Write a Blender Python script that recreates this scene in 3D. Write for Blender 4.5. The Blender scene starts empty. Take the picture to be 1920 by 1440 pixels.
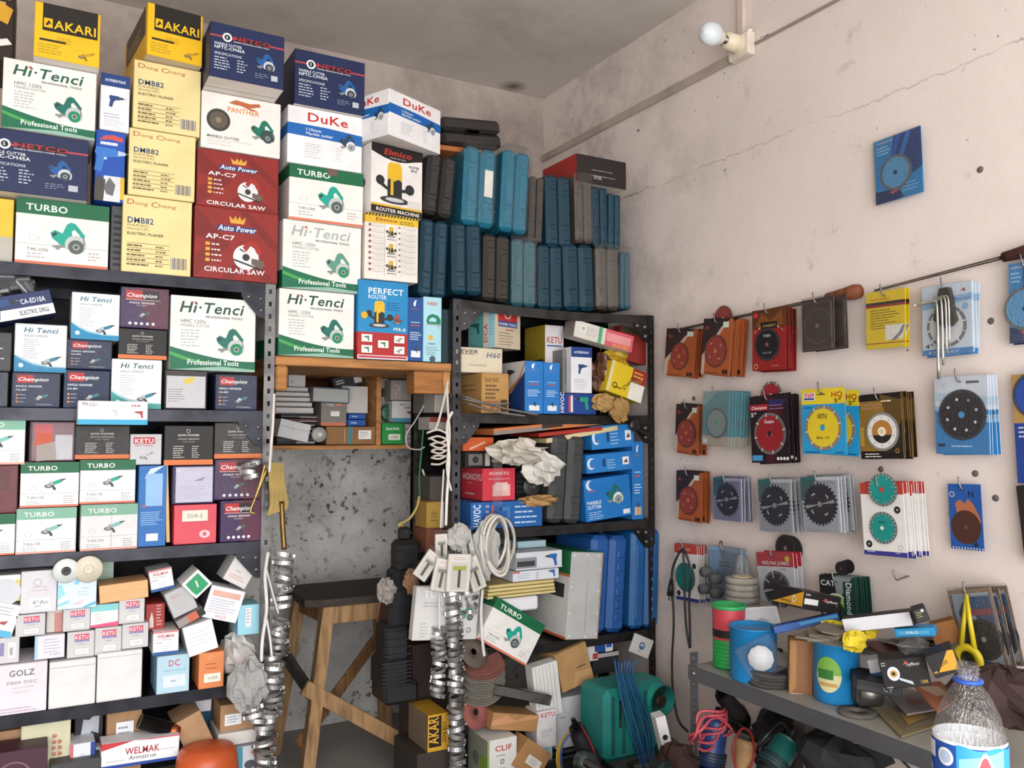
import bpy,math,random
from mathutils import Vector as V, Matrix as MX, Euler
rnd=random.Random(7)
SC=bpy.context.scene; COL=SC.collection
# ---------------------------------------------------------------- camera, sky, daylight, exposure
CZ=1.2; TH=math.radians(29.25); PI=math.pi
cd=bpy.data.cameras.new('camera'); cam=bpy.data.objects.new('camera',cd); COL.objects.link(cam)
cd.sensor_width=36; cd.lens=30; cd.clip_start=.02
cam.location=(0,0,CZ); cam.rotation_euler=(math.radians(90+3.04),math.radians(-.2),-TH); SC.camera=cam
CR=cam.rotation_euler.to_matrix(); C0=V((0,0,CZ))
w=bpy.data.worlds.new('sky'); SC.world=w; w.use_nodes=True
w.node_tree.nodes['Background'].inputs[0].default_value=(.93,.96,1,1); w.node_tree.nodes['Background'].inputs[1].default_value=1.6
def lamp(n,loc,rot,sx,sy,p,c):
    l=bpy.data.lights.new(n,'AREA'); l.shape='RECTANGLE'; l.size=sx; l.size_y=sy; l.energy=p; l.color=c
    o=bpy.data.objects.new(n,l); COL.objects.link(o); o.location=loc; o.rotation_euler=rot
lamp('daylight_through_shop_front',(-.35,-1.25,1.1),(math.radians(92),0,math.radians(-12)),3.2,2.1,95,(1,.985,.97))
SC.view_settings.view_transform='Standard'; SC.view_settings.look='None'; SC.view_settings.exposure=.42; SC.view_settings.gamma=1
SC.view_settings.use_curve_mapping=False
XR,YB,YL,HC=2.1,3.45,2.6,2.79     # right wall, back wall, front plane of the racks, ceiling height
def ray(px,py): return CR@V(((px-960)/1600,(720-py)/1600,-1))
def at(px,py,Y): d=ray(px,py); return C0+d*(Y/d.y)
def ax(px,py,X): d=ray(px,py); return C0+d*(X/d.x)
def az(px,py,Z): d=ray(px,py); return C0+d*((Z-CZ)/d.z)
# ---------------------------------------------------------------- materials
MATS={}
def lin(h):
    r=[int(h[i:i+2],16)/255 for i in (0,2,4)]
    return [(c/12.92 if c<=.04045 else ((c+.055)/1.055)**2.4)*.92 for c in r]+[1]
def mt(k):
    """'hex' printed paper; prefix p: plastic, m: metal, c: cardboard, w: wood, g: clear film, f: fabric/matte"""
    if k in MATS: return MATS[k]
    t,h=k.split(':') if ':' in k else ('',k)
    m=bpy.data.materials.new(('paper' if not t else {'p':'plastic','m':'metal','c':'cardboard','w':'wood','g':'film','f':'matte','s':'foil','v':'wood','b':'clear','h':'hazy'}[t])+'_'+h); MATS[k]=m; m.use_nodes=True
    N=m.node_tree.nodes; L=m.node_tree.links; b=N['Principled BSDF']
    if t in('g','b','h'):
        out=N['Material Output']; tr=N.new('ShaderNodeBsdfTransparent'); gl=N.new('ShaderNodeBsdfGlossy' if t!='h' else 'ShaderNodeBsdfPrincipled'); mx=N.new('ShaderNodeMixShader'); fr=N.new('ShaderNodeLayerWeight'); mm=N.new('ShaderNodeMath'); mm.operation='MULTIPLY_ADD'; mm.inputs[1].default_value=.55; mm.inputs[2].default_value={'g':.035,'b':.09,'h':.62}[t]
        tr.inputs[0].default_value=[.8+.195*c for c in lin(h)[:3]]+[1]; gl.inputs['Roughness'].default_value=.12 if t!='h' else .3
        if t=='h': gl.inputs['Base Color'].default_value=lin(h)
        fr.inputs[0].default_value=.12
        tx=N.new('ShaderNodeTexNoise'); tx.inputs['Scale'].default_value=25; bp=N.new('ShaderNodeBump'); bp.inputs['Strength'].default_value=.6; bp.inputs['Distance'].default_value=.01
        L.new(tx.outputs[0],bp.inputs['Height']); L.new(bp.outputs[0],gl.inputs['Normal']); L.new(bp.outputs[0],fr.inputs['Normal'])
        L.new(fr.outputs['Facing'],mm.inputs[0]); L.new(mm.outputs[0],mx.inputs[0]); L.new(tr.outputs[0],mx.inputs[1]); L.new(gl.outputs[0],mx.inputs[2]); L.new(mx.outputs[0],out.inputs[0]); return m
    tc=N.new('ShaderNodeTexCoord'); no=N.new('ShaderNodeTexNoise'); L.new(tc.outputs['Object'],no.inputs['Vector'])
    mp=N.new('ShaderNodeMixRGB'); c=lin(h); mp.inputs[1].default_value=c
    a={'':.86,'p':.78,'m':.6,'c':.8,'w':.55,'v':.5,'f':.75,'s':.7}[t]
    mp.inputs[2].default_value=[x*a for x in c[:3]]+[1]
    no.inputs['Scale'].default_value={'w':6,'m':18,'c':14}.get(t,9); no.inputs['Detail'].default_value=4
    if t in('w','v'):
        g=N.new('ShaderNodeMapping'); g.inputs['Scale'].default_value=(1,9,9) if t=='w' else (7,7,.8); L.new(tc.outputs['Object'],g.inputs[0]); L.new(g.outputs[0],no.inputs['Vector'])
    r=N.new('ShaderNodeValToRGB'); r.color_ramp.elements[0].position=.42; r.color_ramp.elements[1].position=.68
    L.new(no.outputs[0],r.inputs[0]); L.new(r.outputs[0],mp.inputs[0]); L.new(mp.outputs[0],b.inputs['Base Color'])
    b.inputs['Roughness'].default_value={'':.5,'p':.42,'m':.36,'c':.85,'w':.7,'v':.75,'f':.9,'s':.22}[t]
    b.inputs['Metallic'].default_value={'m':.85,'s':.35}.get(t,0)
    b.inputs['Specular IOR Level'].default_value={'':.35,'c':.15,'f':.15,'w':.25,'v':.2}.get(t,.5)
    if t in 'cwvm' and t:
        bp=N.new('ShaderNodeBump'); bp.inputs['Strength'].default_value=.15; L.new(no.outputs[0],bp.inputs['Height']); L.new(bp.outputs[0],b.inputs['Normal'])
    return m
# ---------------------------------------------------------------- mesh builder
GL={}
def glyphs(s,b,sh):
    k=(s,b,sh)
    if k not in GL:
        cu=bpy.data.curves.new('lettering','FONT'); cu.body=s; cu.resolution_u=2; cu.offset=.017*b; cu.shear=sh; cu.space_character=1+.07*b
        o=bpy.data.objects.new('lettering',cu); COL.objects.link(o); dg=bpy.context.evaluated_depsgraph_get()
        me=bpy.data.meshes.new_from_object(o.evaluated_get(dg),depsgraph=dg)
        vs=[(v.co.x/.7,v.co.y/.7) for v in me.vertices]; fs=[tuple(p.vertices) for p in me.polygons]
        bpy.data.objects.remove(o); bpy.data.curves.remove(cu); bpy.data.meshes.remove(me)
        x0=min(v[0] for v in vs); x1=max(v[0] for v in vs); GL[k]=([(x-x0,y) for x,y in vs],fs,x1-x0)
    return GL[k]
class MB:
    def __init__(s): s.v=[];s.f=[];s.m=[];s.sm=[];s.k=[]
    def mi(s,k):
        if k not in s.k: s.k.append(k)
        return s.k.index(k)
    def add(s,vs,fs,k,X=None,sm=False):
        n=len(s.v); i=s.mi(k)
        s.v+=[tuple(X@V(p)) for p in vs] if X else [tuple(p) for p in vs]
        for f in fs: s.f.append([n+j for j in f]); s.m.append(i); s.sm.append(sm)
        return s
    def box(s,lo,hi,k,b=0,X=None):
        lo,hi=V(lo),V(hi); c=(lo+hi)/2; h=(hi-lo)/2; b=min(b,.45*min(h))
        if b<=0:
            return s.add([c+V((a*h.x,e*h.y,g*h.z)) for a in(-1,1) for e in(-1,1) for g in(-1,1)],[(0,1,3,2),(4,6,7,5),(0,4,5,1),(2,3,7,6),(0,2,6,4),(1,5,7,3)],k,X)
        vs=[];ix={}
        for a in(-1,1):
            for e in(-1,1):
                for g in(-1,1):
                    for q in range(3):
                        d=[h[j]-(0 if j==q else b) for j in range(3)]; ix[a,e,g,q]=len(vs); vs.append(c+V((a*d[0],e*d[1],g*d[2])))
        fs=[]
        for q in range(3):
            o=[j for j in range(3) if j!=q]
            for sg in(-1,1):
                f=[]
                for p in((-1,-1),(1,-1),(1,1),(-1,1)):
                    t=[0]*3; t[q]=sg; t[o[0]],t[o[1]]=p; f.append(ix[(*t,q)])
                fs.append(f)
            for p in((-1,-1),(1,-1),(1,1),(-1,1)):
                f=[]
                for sg,qq in((-1,o[0]),(-1,o[1]),(1,o[1]),(1,o[0])):
                    t=[0]*3; t[q]=sg; t[o[0]],t[o[1]]=p; f.append(ix[(*t,qq)])
                fs.append(f)
        for a in(-1,1):
            for e in(-1,1):
                for g in(-1,1): fs.append([ix[a,e,g,q] for q in range(3)])
        return s.add(vs,fs,k,X)
    def tube(s,pts,r,k,n=8,X=None,closed=False,caps=True):
        pts=[V(p) for p in pts]; N=len(pts); rs=r if isinstance(r,(list,tuple)) else [r]*N; vs=[];fs=[]; up=None
        for i,p in enumerate(pts):
            t=(pts[(i+1)%N]-pts[i-1]) if closed or 0<i<N-1 else (pts[1]-p if i==0 else p-pts[i-1])
            t=t.normalized() if t.length>1e-9 else V((0,0,1))
            if up is None: up=V((0,0,1)) if abs(t.z)<.9 else V((1,0,0))
            a=t.cross(up); a=a.normalized() if a.length>1e-6 else t.orthogonal().normalized(); up=a.cross(t).normalized()
            vs+=[p+(a*math.cos(2*PI*j/n)+up*math.sin(2*PI*j/n))*rs[i] for j in range(n)]
        for i in range(N if closed else N-1):
            for j in range(n): q=(i+1)%N; fs.append((i*n+j,i*n+(j+1)%n,q*n+(j+1)%n,q*n+j))
        if not closed and caps: fs+=[tuple(range(n)),tuple(range((N-1)*n,N*n))]
        return s.add(vs,fs,k,X,n>5)
    def cyl(s,p,q,r,k,n=18,r2=None,X=None): return s.tube([p,q],[r,r if r2 is None else r2],k,n,X)
    def lathe(s,pr,k,n=28,X=None,sm=True):
        vs=[(r*math.cos(2*PI*j/n),r*math.sin(2*PI*j/n),z) for r,z in pr for j in range(n)]
        fs=[(i*n+j,i*n+(j+1)%n,(i+1)*n+(j+1)%n,(i+1)*n+j) for i in range(len(pr)-1) for j in range(n)]
        return s.add(vs,fs,k,X,sm)
    def prism(s,p,z0,z1,k,X=None):
        n=len(p)
        return s.add([(x,y,z0) for x,y in p]+[(x,y,z1) for x,y in p],[tuple(range(n)),tuple(range(n,2*n))]+[(i,(i+1)%n,n+(i+1)%n,n+i) for i in range(n)],k,X)
    def ball(s,c,r,k,n=14,sc=(1,1,1)):
        X=MX.Translation(c)@MX.Diagonal((*sc,1)); return s.lathe([(max(r*math.sin(PI*i/n),1e-4),-r*math.cos(PI*i/n)) for i in range(n+1)],k,n*2,X)
    def build(s,name,parent=None,X=None,label=None,cat=None,group=None,kind=None):
        me=bpy.data.meshes.new(name); me.from_pydata(s.v,[],s.f)
        for k in s.k: me.materials.append(mt(k) if isinstance(k,str) else k)
        me.polygons.foreach_set('material_index',s.m); me.polygons.foreach_set('use_smooth',s.sm); me.update()
        o=bpy.data.objects.new(name,me); COL.objects.link(o)
        if parent: o.parent=parent
        if X: o.matrix_basis=X
        return tag(o,label,cat,group,kind)
def tag(o,label=None,cat=None,group=None,kind=None):
    for a,b in(('label',label),('category',cat),('group',group),('kind',kind)):
        if b: o[a]=b
    return o
def empty(name,X,label,cat,group=None):
    o=bpy.data.objects.new(name,None); COL.objects.link(o); o.matrix_basis=X; o.empty_display_size=.02; return tag(o,label,cat,group)
def clone(o,X=None,label=None,group=None,parent=None,skip=None):
    c=o.copy(); COL.objects.link(c)
    if parent: c.parent=parent
    if X: c.matrix_basis=X
    if label: c['label']=label
    if group: c['group']=group
    for ch in o.children:
        if not(skip and ch.name.startswith(skip)): clone(ch,parent=c)
    return c
def arc(cx,cy,r,a0,a1,n=12,ry=None):
    ry=r if ry is None else ry
    return [(cx+r*math.cos(math.radians(a0+(a1-a0)*i/n)),cy+ry*math.sin(math.radians(a0+(a1-a0)*i/n))) for i in range(n+1)]
def frame(o,x,z,p):  # matrix from axes (x right, z up on the face), origin p
    x=V(x).normalized(); z=V(z).normalized(); y=z.cross(x); X=MX.Identity(4)
    for i,a in enumerate((x,y,z)):
        for j in range(3): X[j][i]=a[j]
    X.translation=p; return X
# ---------------------------------------------------------------- printed artwork on a flat face
class Art:
    def __init__(s,mb,F,w,h): s.b=mb;s.F=F;s.w=w;s.h=h;s.l=1;s.parts=[]
    def stick(s,x0,y0,x1,y1,k,n=3,kd='9a9aa4',txt=''): s.parts.append((x0,y0,x1,y1,k,n,kd,txt))
    def poly(s,pts,k,abs_=False):
        s.l+=1; z=s.l*.0001
        s.b.add([(x,y,z) if abs_ else (x*s.w,y*s.h,z) for x,y in pts],[tuple(range(len(pts)))],k,s.F)
    def r(s,x0,y0,x1,y1,k): s.poly([(x0,y0),(x1,y0),(x1,y1),(x0,y1)],k)
    def p(s,pts,k): s.poly(pts,k)
    def c(s,x,y,r,k,r0=0,n=28,ry=None):   # disc or ring, radius as a share of the height
        R=r*s.h; X,Y=x*s.w,y*s.h; s.l+=1; z=s.l*.0001; q=1 if ry is None else ry/r
        o=[(X+R*math.cos(2*PI*i/n),Y+R*q*math.sin(2*PI*i/n),z) for i in range(n)]
        if r0<=0: s.b.add(o,[tuple(range(n))],k,s.F)
        else:
            t=r0/r; s.b.add(o+[(X+(a-X)*t,Y+(b-Y)*t,z) for a,b,_ in o],[(i,(i+1)%n,n+(i+1)%n,n+i) for i in range(n)],k,s.F)
    def t(s,x,y,h,txt,k,w=None,b=0,sh=0,al=0,rot=0):   # h: cap height as share of face height; w: width as share of face width
        vs,fs,W=glyphs(txt,b,sh); H=h*s.h; sx=H if w is None else w*s.w/W; s.l+=1; z=s.l*.0001
        c,d=math.cos(math.radians(rot)),math.sin(math.radians(rot)); ox=-al*W*sx
        P=[(x*s.w+(px*sx+ox)*c-py*H*d,y*s.h+(px*sx+ox)*d+py*H*c,z) for px,py in vs]
        s.b.add(P,fs,k,s.F)
    def m(s,x,y,w,n,k,dy=.045,h=.016,seed=1):    # small print: rows of word-length dashes, first row at y, going down
        g=random.Random(seed*31+n)
        for i in range(n):
            X=x; e=x+w*g.uniform(.6,1); yy=y-i*dy
            s.l+=1; z=s.l*.0001
            while X<e-.01:
                q=min(e,X+w*g.uniform(.08,.28)); s.b.add([(X*s.w,yy*s.h,z),(q*s.w,yy*s.h,z),(q*s.w,(yy+h)*s.h,z),(X*s.w,(yy+h)*s.h,z)],[(0,1,2,3)],k,s.F); X=q+.012
            s.l-=1
        s.l+=1
    def u(s,x,y,sz,shapes,flip=1,rot=0):   # pictogram: shapes in a unit box, sz as share of height
        H=sz*s.h; c,d=math.cos(math.radians(rot)),math.sin(math.radians(rot))
        for sh,k in shapes:
            s.l+=1; z=s.l*.0001; P=[]
            for a,b in sh: a=(a-.5)*flip*H; b=(b-.5)*H; P.append((x*s.w+a*c-b*d,y*s.h+a*d+b*c,z))
            s.b.add(P,[tuple(range(len(P)))],k,s.F)
def cutter(c,g='c4c6c4',d='55605e',dk='3a3f40'):
    return [([(.0,.62),(.12,.72),(.36,.62),(.5,.4),(.42,.2),(.3,.26),(.05,.46)],c),
     ([(.3,.55),(.44,.92),(.56,1),(.68,.96),(.95,.62),(.93,.5),(.84,.5),(.8,.62),(.66,.78),(.58,.72),(.6,.56),(.5,.4)],c),
     ([(.02,.56),(.12,.66),(.2,.62),(.1,.5)],dk),([(.06,.18),(.98,.22),(.98,.27),(.3,.27),(.06,.24)],'8a8e8c'),
     (arc(.7,.3,.3,-40,210,18),g),(arc(.71,.24,.22,0,360,18),d),(arc(.71,.24,.1,0,360,12),'9aa09c'),(arc(.71,.24,.05,0,360,10),dk),
     ([(.9,.55),(.93,.55),(.95,.3),(.92,.3)],'666a68'),([(.1,.2),(.3,.3),(.36,.22),(.2,.1)],'8a8e8c')]
def grinder(c,g='b8bcbc',dk='2c3032'):
    return [([(.3,.45),(.42,.62),(.86,.78),(.98,.74),(1,.62),(.9,.55),(.5,.4)],c),([(.86,.78),(1.2,.82),(1.2,.77),(.98,.66)],dk),
     ([(.14,.46),(.28,.64),(.46,.6),(.5,.42),(.3,.3)],g),(arc(.2,.34,.24,0,360,18,.13),'6a6e70'),(arc(.22,.37,.12,0,360,14,.07),g),
     ([(.36,.38),(.5,.4),(.66,.16),(.6,.06),(.5,.1)],dk)]
def drill(c,dk='2a2c30'):
    return [([(.25,.62),(.3,.88),(.95,.9),(1,.7),(.92,.58),(.6,.56)],c),([(.66,.58),(.92,.6),(1.0,.06),(.78,.02)],c),([(.0,.7),(.02,.8),(.26,.84),(.26,.64)],dk),([(-.2,.74),(-.2,.77),(.02,.77),(.02,.74)],'888888'),([(.62,.56),(.7,.56),(.7,.46),(.6,.48)],dk)]
def csaw(c,g='dfe2e2',dk='33302e'):
    return [(arc(.42,.42,.42,0,360,24),g),([(.3,.75),(.5,1),(.72,.98),(.85,.8),(.95,.66),(.88,.5),(.76,.6),(.66,.8),(.56,.82),(.42,.6)],c),([(.02,.28),(.02,.34),(.98,.06),(.98,0)],dk),([(.6,.4),(.98,.35),(1.05,.2),(.9,.08),(.6,.2)],'6a5a50'),(arc(.42,.42,.12,0,360,14),dk),([(.2,.66),(.36,.58),(.38,.62),(.22,.7)],dk)]
def router(c='e8b820',dk='2c2c2e'):
    return [([(.3,.12),(.3,.6),(.7,.6),(.7,.12)],dk),([(.3,.55),(.3,.9),(.36,1),(.64,1),(.7,.9),(.7,.55),(.6,.62),(.5,.54),(.4,.62)],c),(arc(.1,.52,.12,0,360,12),dk),(arc(.92,.4,.13,0,360,12),dk),([(.1,.4),(.3,.3),(.3,.38),(.14,.48)],dk),([(.7,.3),(.92,.32),(.9,.4),(.7,.38)],dk),(arc(.5,.08,.4,0,360,18,.09),'3a3a3c'),(arc(.5,.09,.26,0,360,16,.05),'c8c8c8'),([(.38,.2),(.38,.6),(.46,.6),(.46,.2)],c)]
def jigsaw(c,dk='2c2c2e'):
    return [([(.0,.3),(.0,.6),(.2,.86),(.6,.95),(.9,.8),(1,.5),(.94,.3),(.8,.34),(.82,.56),(.6,.74),(.32,.66),(.3,.3)],c),([(.0,.22),(.0,.28),(.98,.28),(.98,.22)],'9a9a9a'),([(.14,0),(.14,.24),(.2,.24),(.18,0)],'888888'),([(.3,.3),(.3,.44),(.9,.44),(.9,.3)],c)]
def saw(c,teeth=28,r=.5,dk='5a4a44',hub='c0a890'):   # round blade seen flat
    P=[]
    for i in range(teeth):
        a=2*PI*i/teeth; b=2*PI*(i+.55)/teeth; P+=[(.5+r*math.cos(a),.5+r*math.sin(a)),(.5+r*.92*math.cos(b),.5+r*.92*math.sin(b))]
    return [(P,dk),(arc(.5,.5,r*.88,0,360,26),c),(arc(.5,.5,r*.12,0,360,12),hub)]
# ---------------------------------------------------------------- boxes
TOP={}
def place(rect,Y,yaw=0,lean=0,on=None):
    """a face given by its edges (x0,y0,x1,y1) or its corners TL,TR,BR,BL in the photo, stood at depth Y"""
    q=len(rect)==4 and isinstance(rect[0],(list,tuple))
    a,e=math.radians(yaw),math.radians(lean)
    n=V((math.sin(a)*math.cos(e),-math.cos(a)*math.cos(e),math.sin(e)))   # outward normal of the face
    P=rect if q else None
    cx,cy=(sum(p[0] for p in P)/4,sum(p[1] for p in P)/4) if q else ((rect[0]+rect[2])/2,(rect[1]+rect[3])/2)
    A=at(cx,cy,Y)
    def un(px,py): d=ray(px,py); return C0+d*((A-C0).dot(n)/d.dot(n))
    hx=V((math.cos(a),math.sin(a),0)); hz=n.cross(hx)*-1
    if hz.z<0: hz=-hz
    if q:
        tl,tr,br,bl=[un(*p) for p in P]; x=((tr-tl)+(br-bl)).normalized(); w=((tr-tl).length+(br-bl).length)/2
        z=hz-x*hz.dot(x); z.normalize(); h=((tl-bl).length+(tr-br).length)/2; h*=abs(((tl-bl)+(tr-br)).normalized().dot(z)); base=(tl+tr+bl+br)/4-z*h/2
        if on is not None:
            zb=TOP[on.name] if hasattr(on,'name') else on
            base=base+V((0,0,zb+.003-min(base.z-x.z*w/2,base.z+x.z*w/2)))
    else:
        x0,y0,x1,y1=rect; l,r_=un(x0,cy),un(x1,cy); t,b=un(cx,y0),un(cx,y1)
        x,z=hx,hz; w=(r_-l).dot(x); base=b+x*((l+r_)/2-b).dot(x); h=(t-b).dot(z)
        if on is not None:
            zb=TOP[on.name] if hasattr(on,'name') else on
            top=base.z+h*z.z; base=base+V((0,0,zb+.0025-base.z)); h=max(.01,(top-base.z)/max(z.z,.2))
    return frame(None,x,z,base),w,h
def lid_lines(mb,w,h,d,k):
    mb.add([(-w/2,d*.49,h+.0003),(w/2,d*.49,h+.0003),(w/2,d*.51,h+.0003),(-w/2,d*.51,h+.0003)],[(0,1,2,3)],k)
def carton(label,rect,Y,d,art=None,base='f0ece6',on=None,side=None,yaw=0,lean=0,name='carton',cat='box',group=None,edge=.0015,under=None,film=None):
    X,w,h=place(rect,Y,yaw,lean,on); mb=MB(); mb.box((-w/2,0,0),(w/2,d,h),base,edge)
    F=MX.Translation((-w/2,0,0))@MX.Rotation(PI/2,4,'X')
    ar=Art(mb,F,w,h)
    if art: art(ar)
    if side:
        FL=MX.Translation((-w/2,d,0))@MX.Rotation(-PI/2,4,'Z')@MX.Rotation(PI/2,4,'X'); side(Art(mb,FL,d,h))
    if under:
        mb.add([(-w/2,0,-.0003),(w/2,0,-.0003),(w/2,d,-.0003),(-w/2,d,-.0003)],[(0,1,2,3)],under)
        mb.add([(-w/2,d*.3,-.0008),(w/2,d*.3,-.0008),(w/2,d*.31,-.0008),(-w/2,d*.31,-.0008)],[(0,1,2,3)],'a8a29c')
    o=mb.build(name,None,X,label,cat,group); TOP[o.name]=max((X@V((a,0,h))).z for a in(-w/2,w/2))
    for x0,y0,x1,y1,k,n,kd,tx in ar.parts:
        q=MB(); A=Art(q,F,w,h); A.l=45; q.box((x0*w-w/2,-.0052,y0*h),(x1*w-w/2,-.0003,y1*h),k); A.l=53
        if tx: A.t((x0+x1)/2,y0+(y1-y0)*.3,(y1-y0)*.4,tx,kd,(x1-x0)*.6,0,0,.5)
        else: A.m(x0+(x1-x0)*.12,y1-(y1-y0)*.3,(x1-x0)*.7,n,kd,(y1-y0)/(n+1.2),(y1-y0)*.09)
        q.build('paper_label',o)
    if film:
        f=MB(); f.box((-w/2-.002,-.003,.001),(w/2+.002,d,h+.003),film,.004); f.build('clear_wrap',o)
    return o
# ---------------------------------------------------------------- the room
def wallmat(name,base,dirt,kind):
    m=bpy.data.materials.new(name); m.use_nodes=True; N=m.node_tree.nodes; L=m.node_tree.links; b=N['Principled BSDF']; b.inputs['Roughness'].default_value=.85; b.inputs['Specular IOR Level'].default_value=.2
    tc=N.new('ShaderNodeTexCoord'); P=tc.outputs['Object']
    def noise(sc,det=5,rough=.6,vec=P):
        n=N.new('ShaderNodeTexNoise'); n.inputs['Scale'].default_value=sc; n.inputs['Detail'].default_value=det; n.inputs['Roughness'].default_value=rough; L.new(vec,n.inputs['Vector']); return n.outputs[0]
    def ramp(s,a,c): r=N.new('ShaderNodeMapRange'); r.inputs[1].default_value=a; r.inputs[2].default_value=c; L.new(s,r.inputs[0]); return r.outputs[0]
    def mul(x,y,op='MULTIPLY'):
        q=N.new('ShaderNodeMath'); q.operation=op
        for i,s in enumerate((x,y)):
            if isinstance(s,(int,float)): q.inputs[i].default_value=s
            else: L.new(s,q.inputs[i])
        return q.outputs[0]
    def mix(f,a,c):
        q=N.new('ShaderNodeMixRGB'); L.new(f,q.inputs[0]) if not isinstance(f,(int,float)) else None
        for i,s in((1,a),(2,c)):
            if isinstance(s,str): q.inputs[i].default_value=lin(s)
            else: L.new(s,q.inputs[i])
        return q.outputs[0]
    col=mix(ramp(noise(1.3),.35,.7),base,dirt[0])
    if kind=='alcove':
        big=ramp(noise(2.7,7,.68),.42,.76); sp=ramp(noise(34,4,.6),.57,.64); fine=ramp(noise(70,2),.6,.7)
        col=mix(mul(big,.6),col,'565452'); col=mix(mul(mul(sp,.85),ramp(noise(4.2,4),.42,.6)),col,'161412'); col=mix(mul(fine,mul(big,.6)),col,'0e0d0c')
        sz=N.new('ShaderNodeSeparateXYZ'); L.new(P,sz.inputs[0]); col=mix(ramp(mul(sz.outputs[2],mul(noise(3),.25),'ADD'),1.92,2.1),col,mix(ramp(noise(2.2,6,.7),.4,.75),'c9bab0','8f827b'))
    if kind=='side':
        sx=N.new('ShaderNodeSeparateXYZ'); L.new(P,sx.inputs[0]); y,z=sx.outputs[1],sx.outputs[2]
        # darker smudges towards the far corner, scuffs, nail chips, and one long hairline crack climbing towards the front
        sm=mul(ramp(y,2.0,3.1),ramp(noise(3.4,5,.7),.46,.68)); col=mix(mul(sm,.5),col,'5a4c48')
        col=mix(mul(ramp(noise(5.5,6,.75),.62,.74),.35),col,'6e625e'); col=mix(mul(ramp(noise(38,2,.5),.7,.76),mul(ramp(noise(4,3),.5,.62),.8)),col,'3a3230')
        ln=mul(mul(y,-.006),2.17,'ADD'); wob=mul(mul(noise(5,6,.7),-.5,'ADD'),.1); ab=N.new('ShaderNodeMath'); ab.operation='ABSOLUTE'
        L.new(mul(mul(z,ln,'SUBTRACT'),wob,'ADD'),ab.inputs[0]); cr=mul(ramp(ab.outputs[0],.0035,.0005),ramp(noise(2.2,3),.38,.55)); col=mix(mul(cr,.7),col,'7c605a')
    if kind=='ceil':
        sx=N.new('ShaderNodeVectorMath'); sx.operation='DISTANCE'; L.new(P,sx.inputs[0]); sx.inputs[1].default_value=CEILSPOT
        col=mix(mul(ramp(sx.outputs['Value'],.075,.01),.75),col,'2a2522'); col=mix(mul(ramp(noise(2.2,6,.7),.5,.8),.4),col,'7e7770')
    L.new(col,b.inputs['Base Color']); bp=N.new('ShaderNodeBump'); bp.inputs['Strength'].default_value=.12; bp.inputs['Distance'].default_value=.02; L.new(noise(9,6,.7),bp.inputs['Height']); L.new(bp.outputs[0],b.inputs['Normal'])
    return m
CEILSPOT=az(962,162,HC)
def slab(name,lo,hi,m): return MB().box(lo,hi,m).build(name,kind='structure')
slab('floor',(-1.7,-1.3,-.1),(XR+.1,YB+.1,0),wallmat('cement_floor','a39f9a',['84807b'],'floor'))
slab('ceiling',(-1.7,-1.3,HC),(XR+.1,YB+.1,HC+.1),wallmat('ceiling_plaster','dad2ca',['c6beb6'],'ceil'))
slab('wall_back',(-1.7,YB,0),(XR+.1,YB+.1,HC),wallmat('bare_cement_plaster','e2e0dc',['c0bdb9'],'alcove'))
slab('wall_right',(XR,-1.3,0),(XR+.1,YB,HC),wallmat('pink_white_paint','e8dad3',['ddcfc8'],'side'))
slab('wall_left',(-1.7,-1.3,0),(-1.6,YB,HC),wallmat('cream_paint','dfd6cc',['c9c0b8'],'floor'))
# wiring casing along the wall under the ceiling, and the drop to it
p0,p1=ax(1022,300,XR),ax(1395,98,XR); zt=(p0.z+p1.z)/2
MB().box((XR-.016,p1.y,zt-.014),(XR-.0005,YB-.01,zt+.016),'p:b9a99e',.003).build('trim_1',kind='structure')
q=ax(1396,60,XR); MB().box((XR-.02,q.y-.014,zt+.016),(XR-.0005,q.y+.016,HC),'p:e2d0c6',.003).build('trim_2',kind='structure')
MB().tube([(XR-.006,p1.y-.05,zt+.012),(XR-.006,.4,zt+.012)],.0045,'p:7a655c').build('trim_3',kind='structure')
# lamp holder on the casing and the bulb in it
hb=ax(1398,88,XR); X=MX.Translation((XR-.001,hb.y,hb.z))
h=empty('bulb_holder',X,'cream angled bulb holder screwed to the wall casing below the ceiling','lamp holder')
MB().box((-.035,-.05,-.045),(0,.05,.035),'p:efe2d2',.006).build('back_plate',h)
ta=at(1352,68,2.0); ta=C0+(ray(1345,67)*(1.93/ray(1345,67).x)); dirn=(ta-hb).normalized(); s0=V((-.035,0,0))
B=MB(); B.tube([s0,s0+dirn*.02,s0+dirn*.075],[.032,.03,.026],'p:eadcc0',18); B.build('socket',h)
MB().tube([V((-.02,-.03,.02)),V((-.03,-.055,.035))],.009,'p:efe2d2').build('cable_nipple',h)
o0=V((XR-.001,hb.y,hb.z))+s0+dirn*.077; zq=dirn.to_track_quat('Z','Y').to_matrix().to_4x4()
bb=empty('light_bulb',MX.Translation(o0)@zq,'white globe light bulb, unlit, pointing sideways from its wall holder','light bulb')
MB().cyl((0,0,0),(0,0,.022),.0135,'m:8a8178').build('bulb_cap',bb)
MB().lathe([(.014,.022),(.02,.03),(.027,.05),(.029,.062)],'p:f2ece2').build('bulb_neck',bb)
MB().lathe([(.0292,.062),(.036,.075),(.038,.09),(.034,.11),(.022,.125),(.001,.131)],'p:e6eef2').build('bulb_globe',bb)
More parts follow.
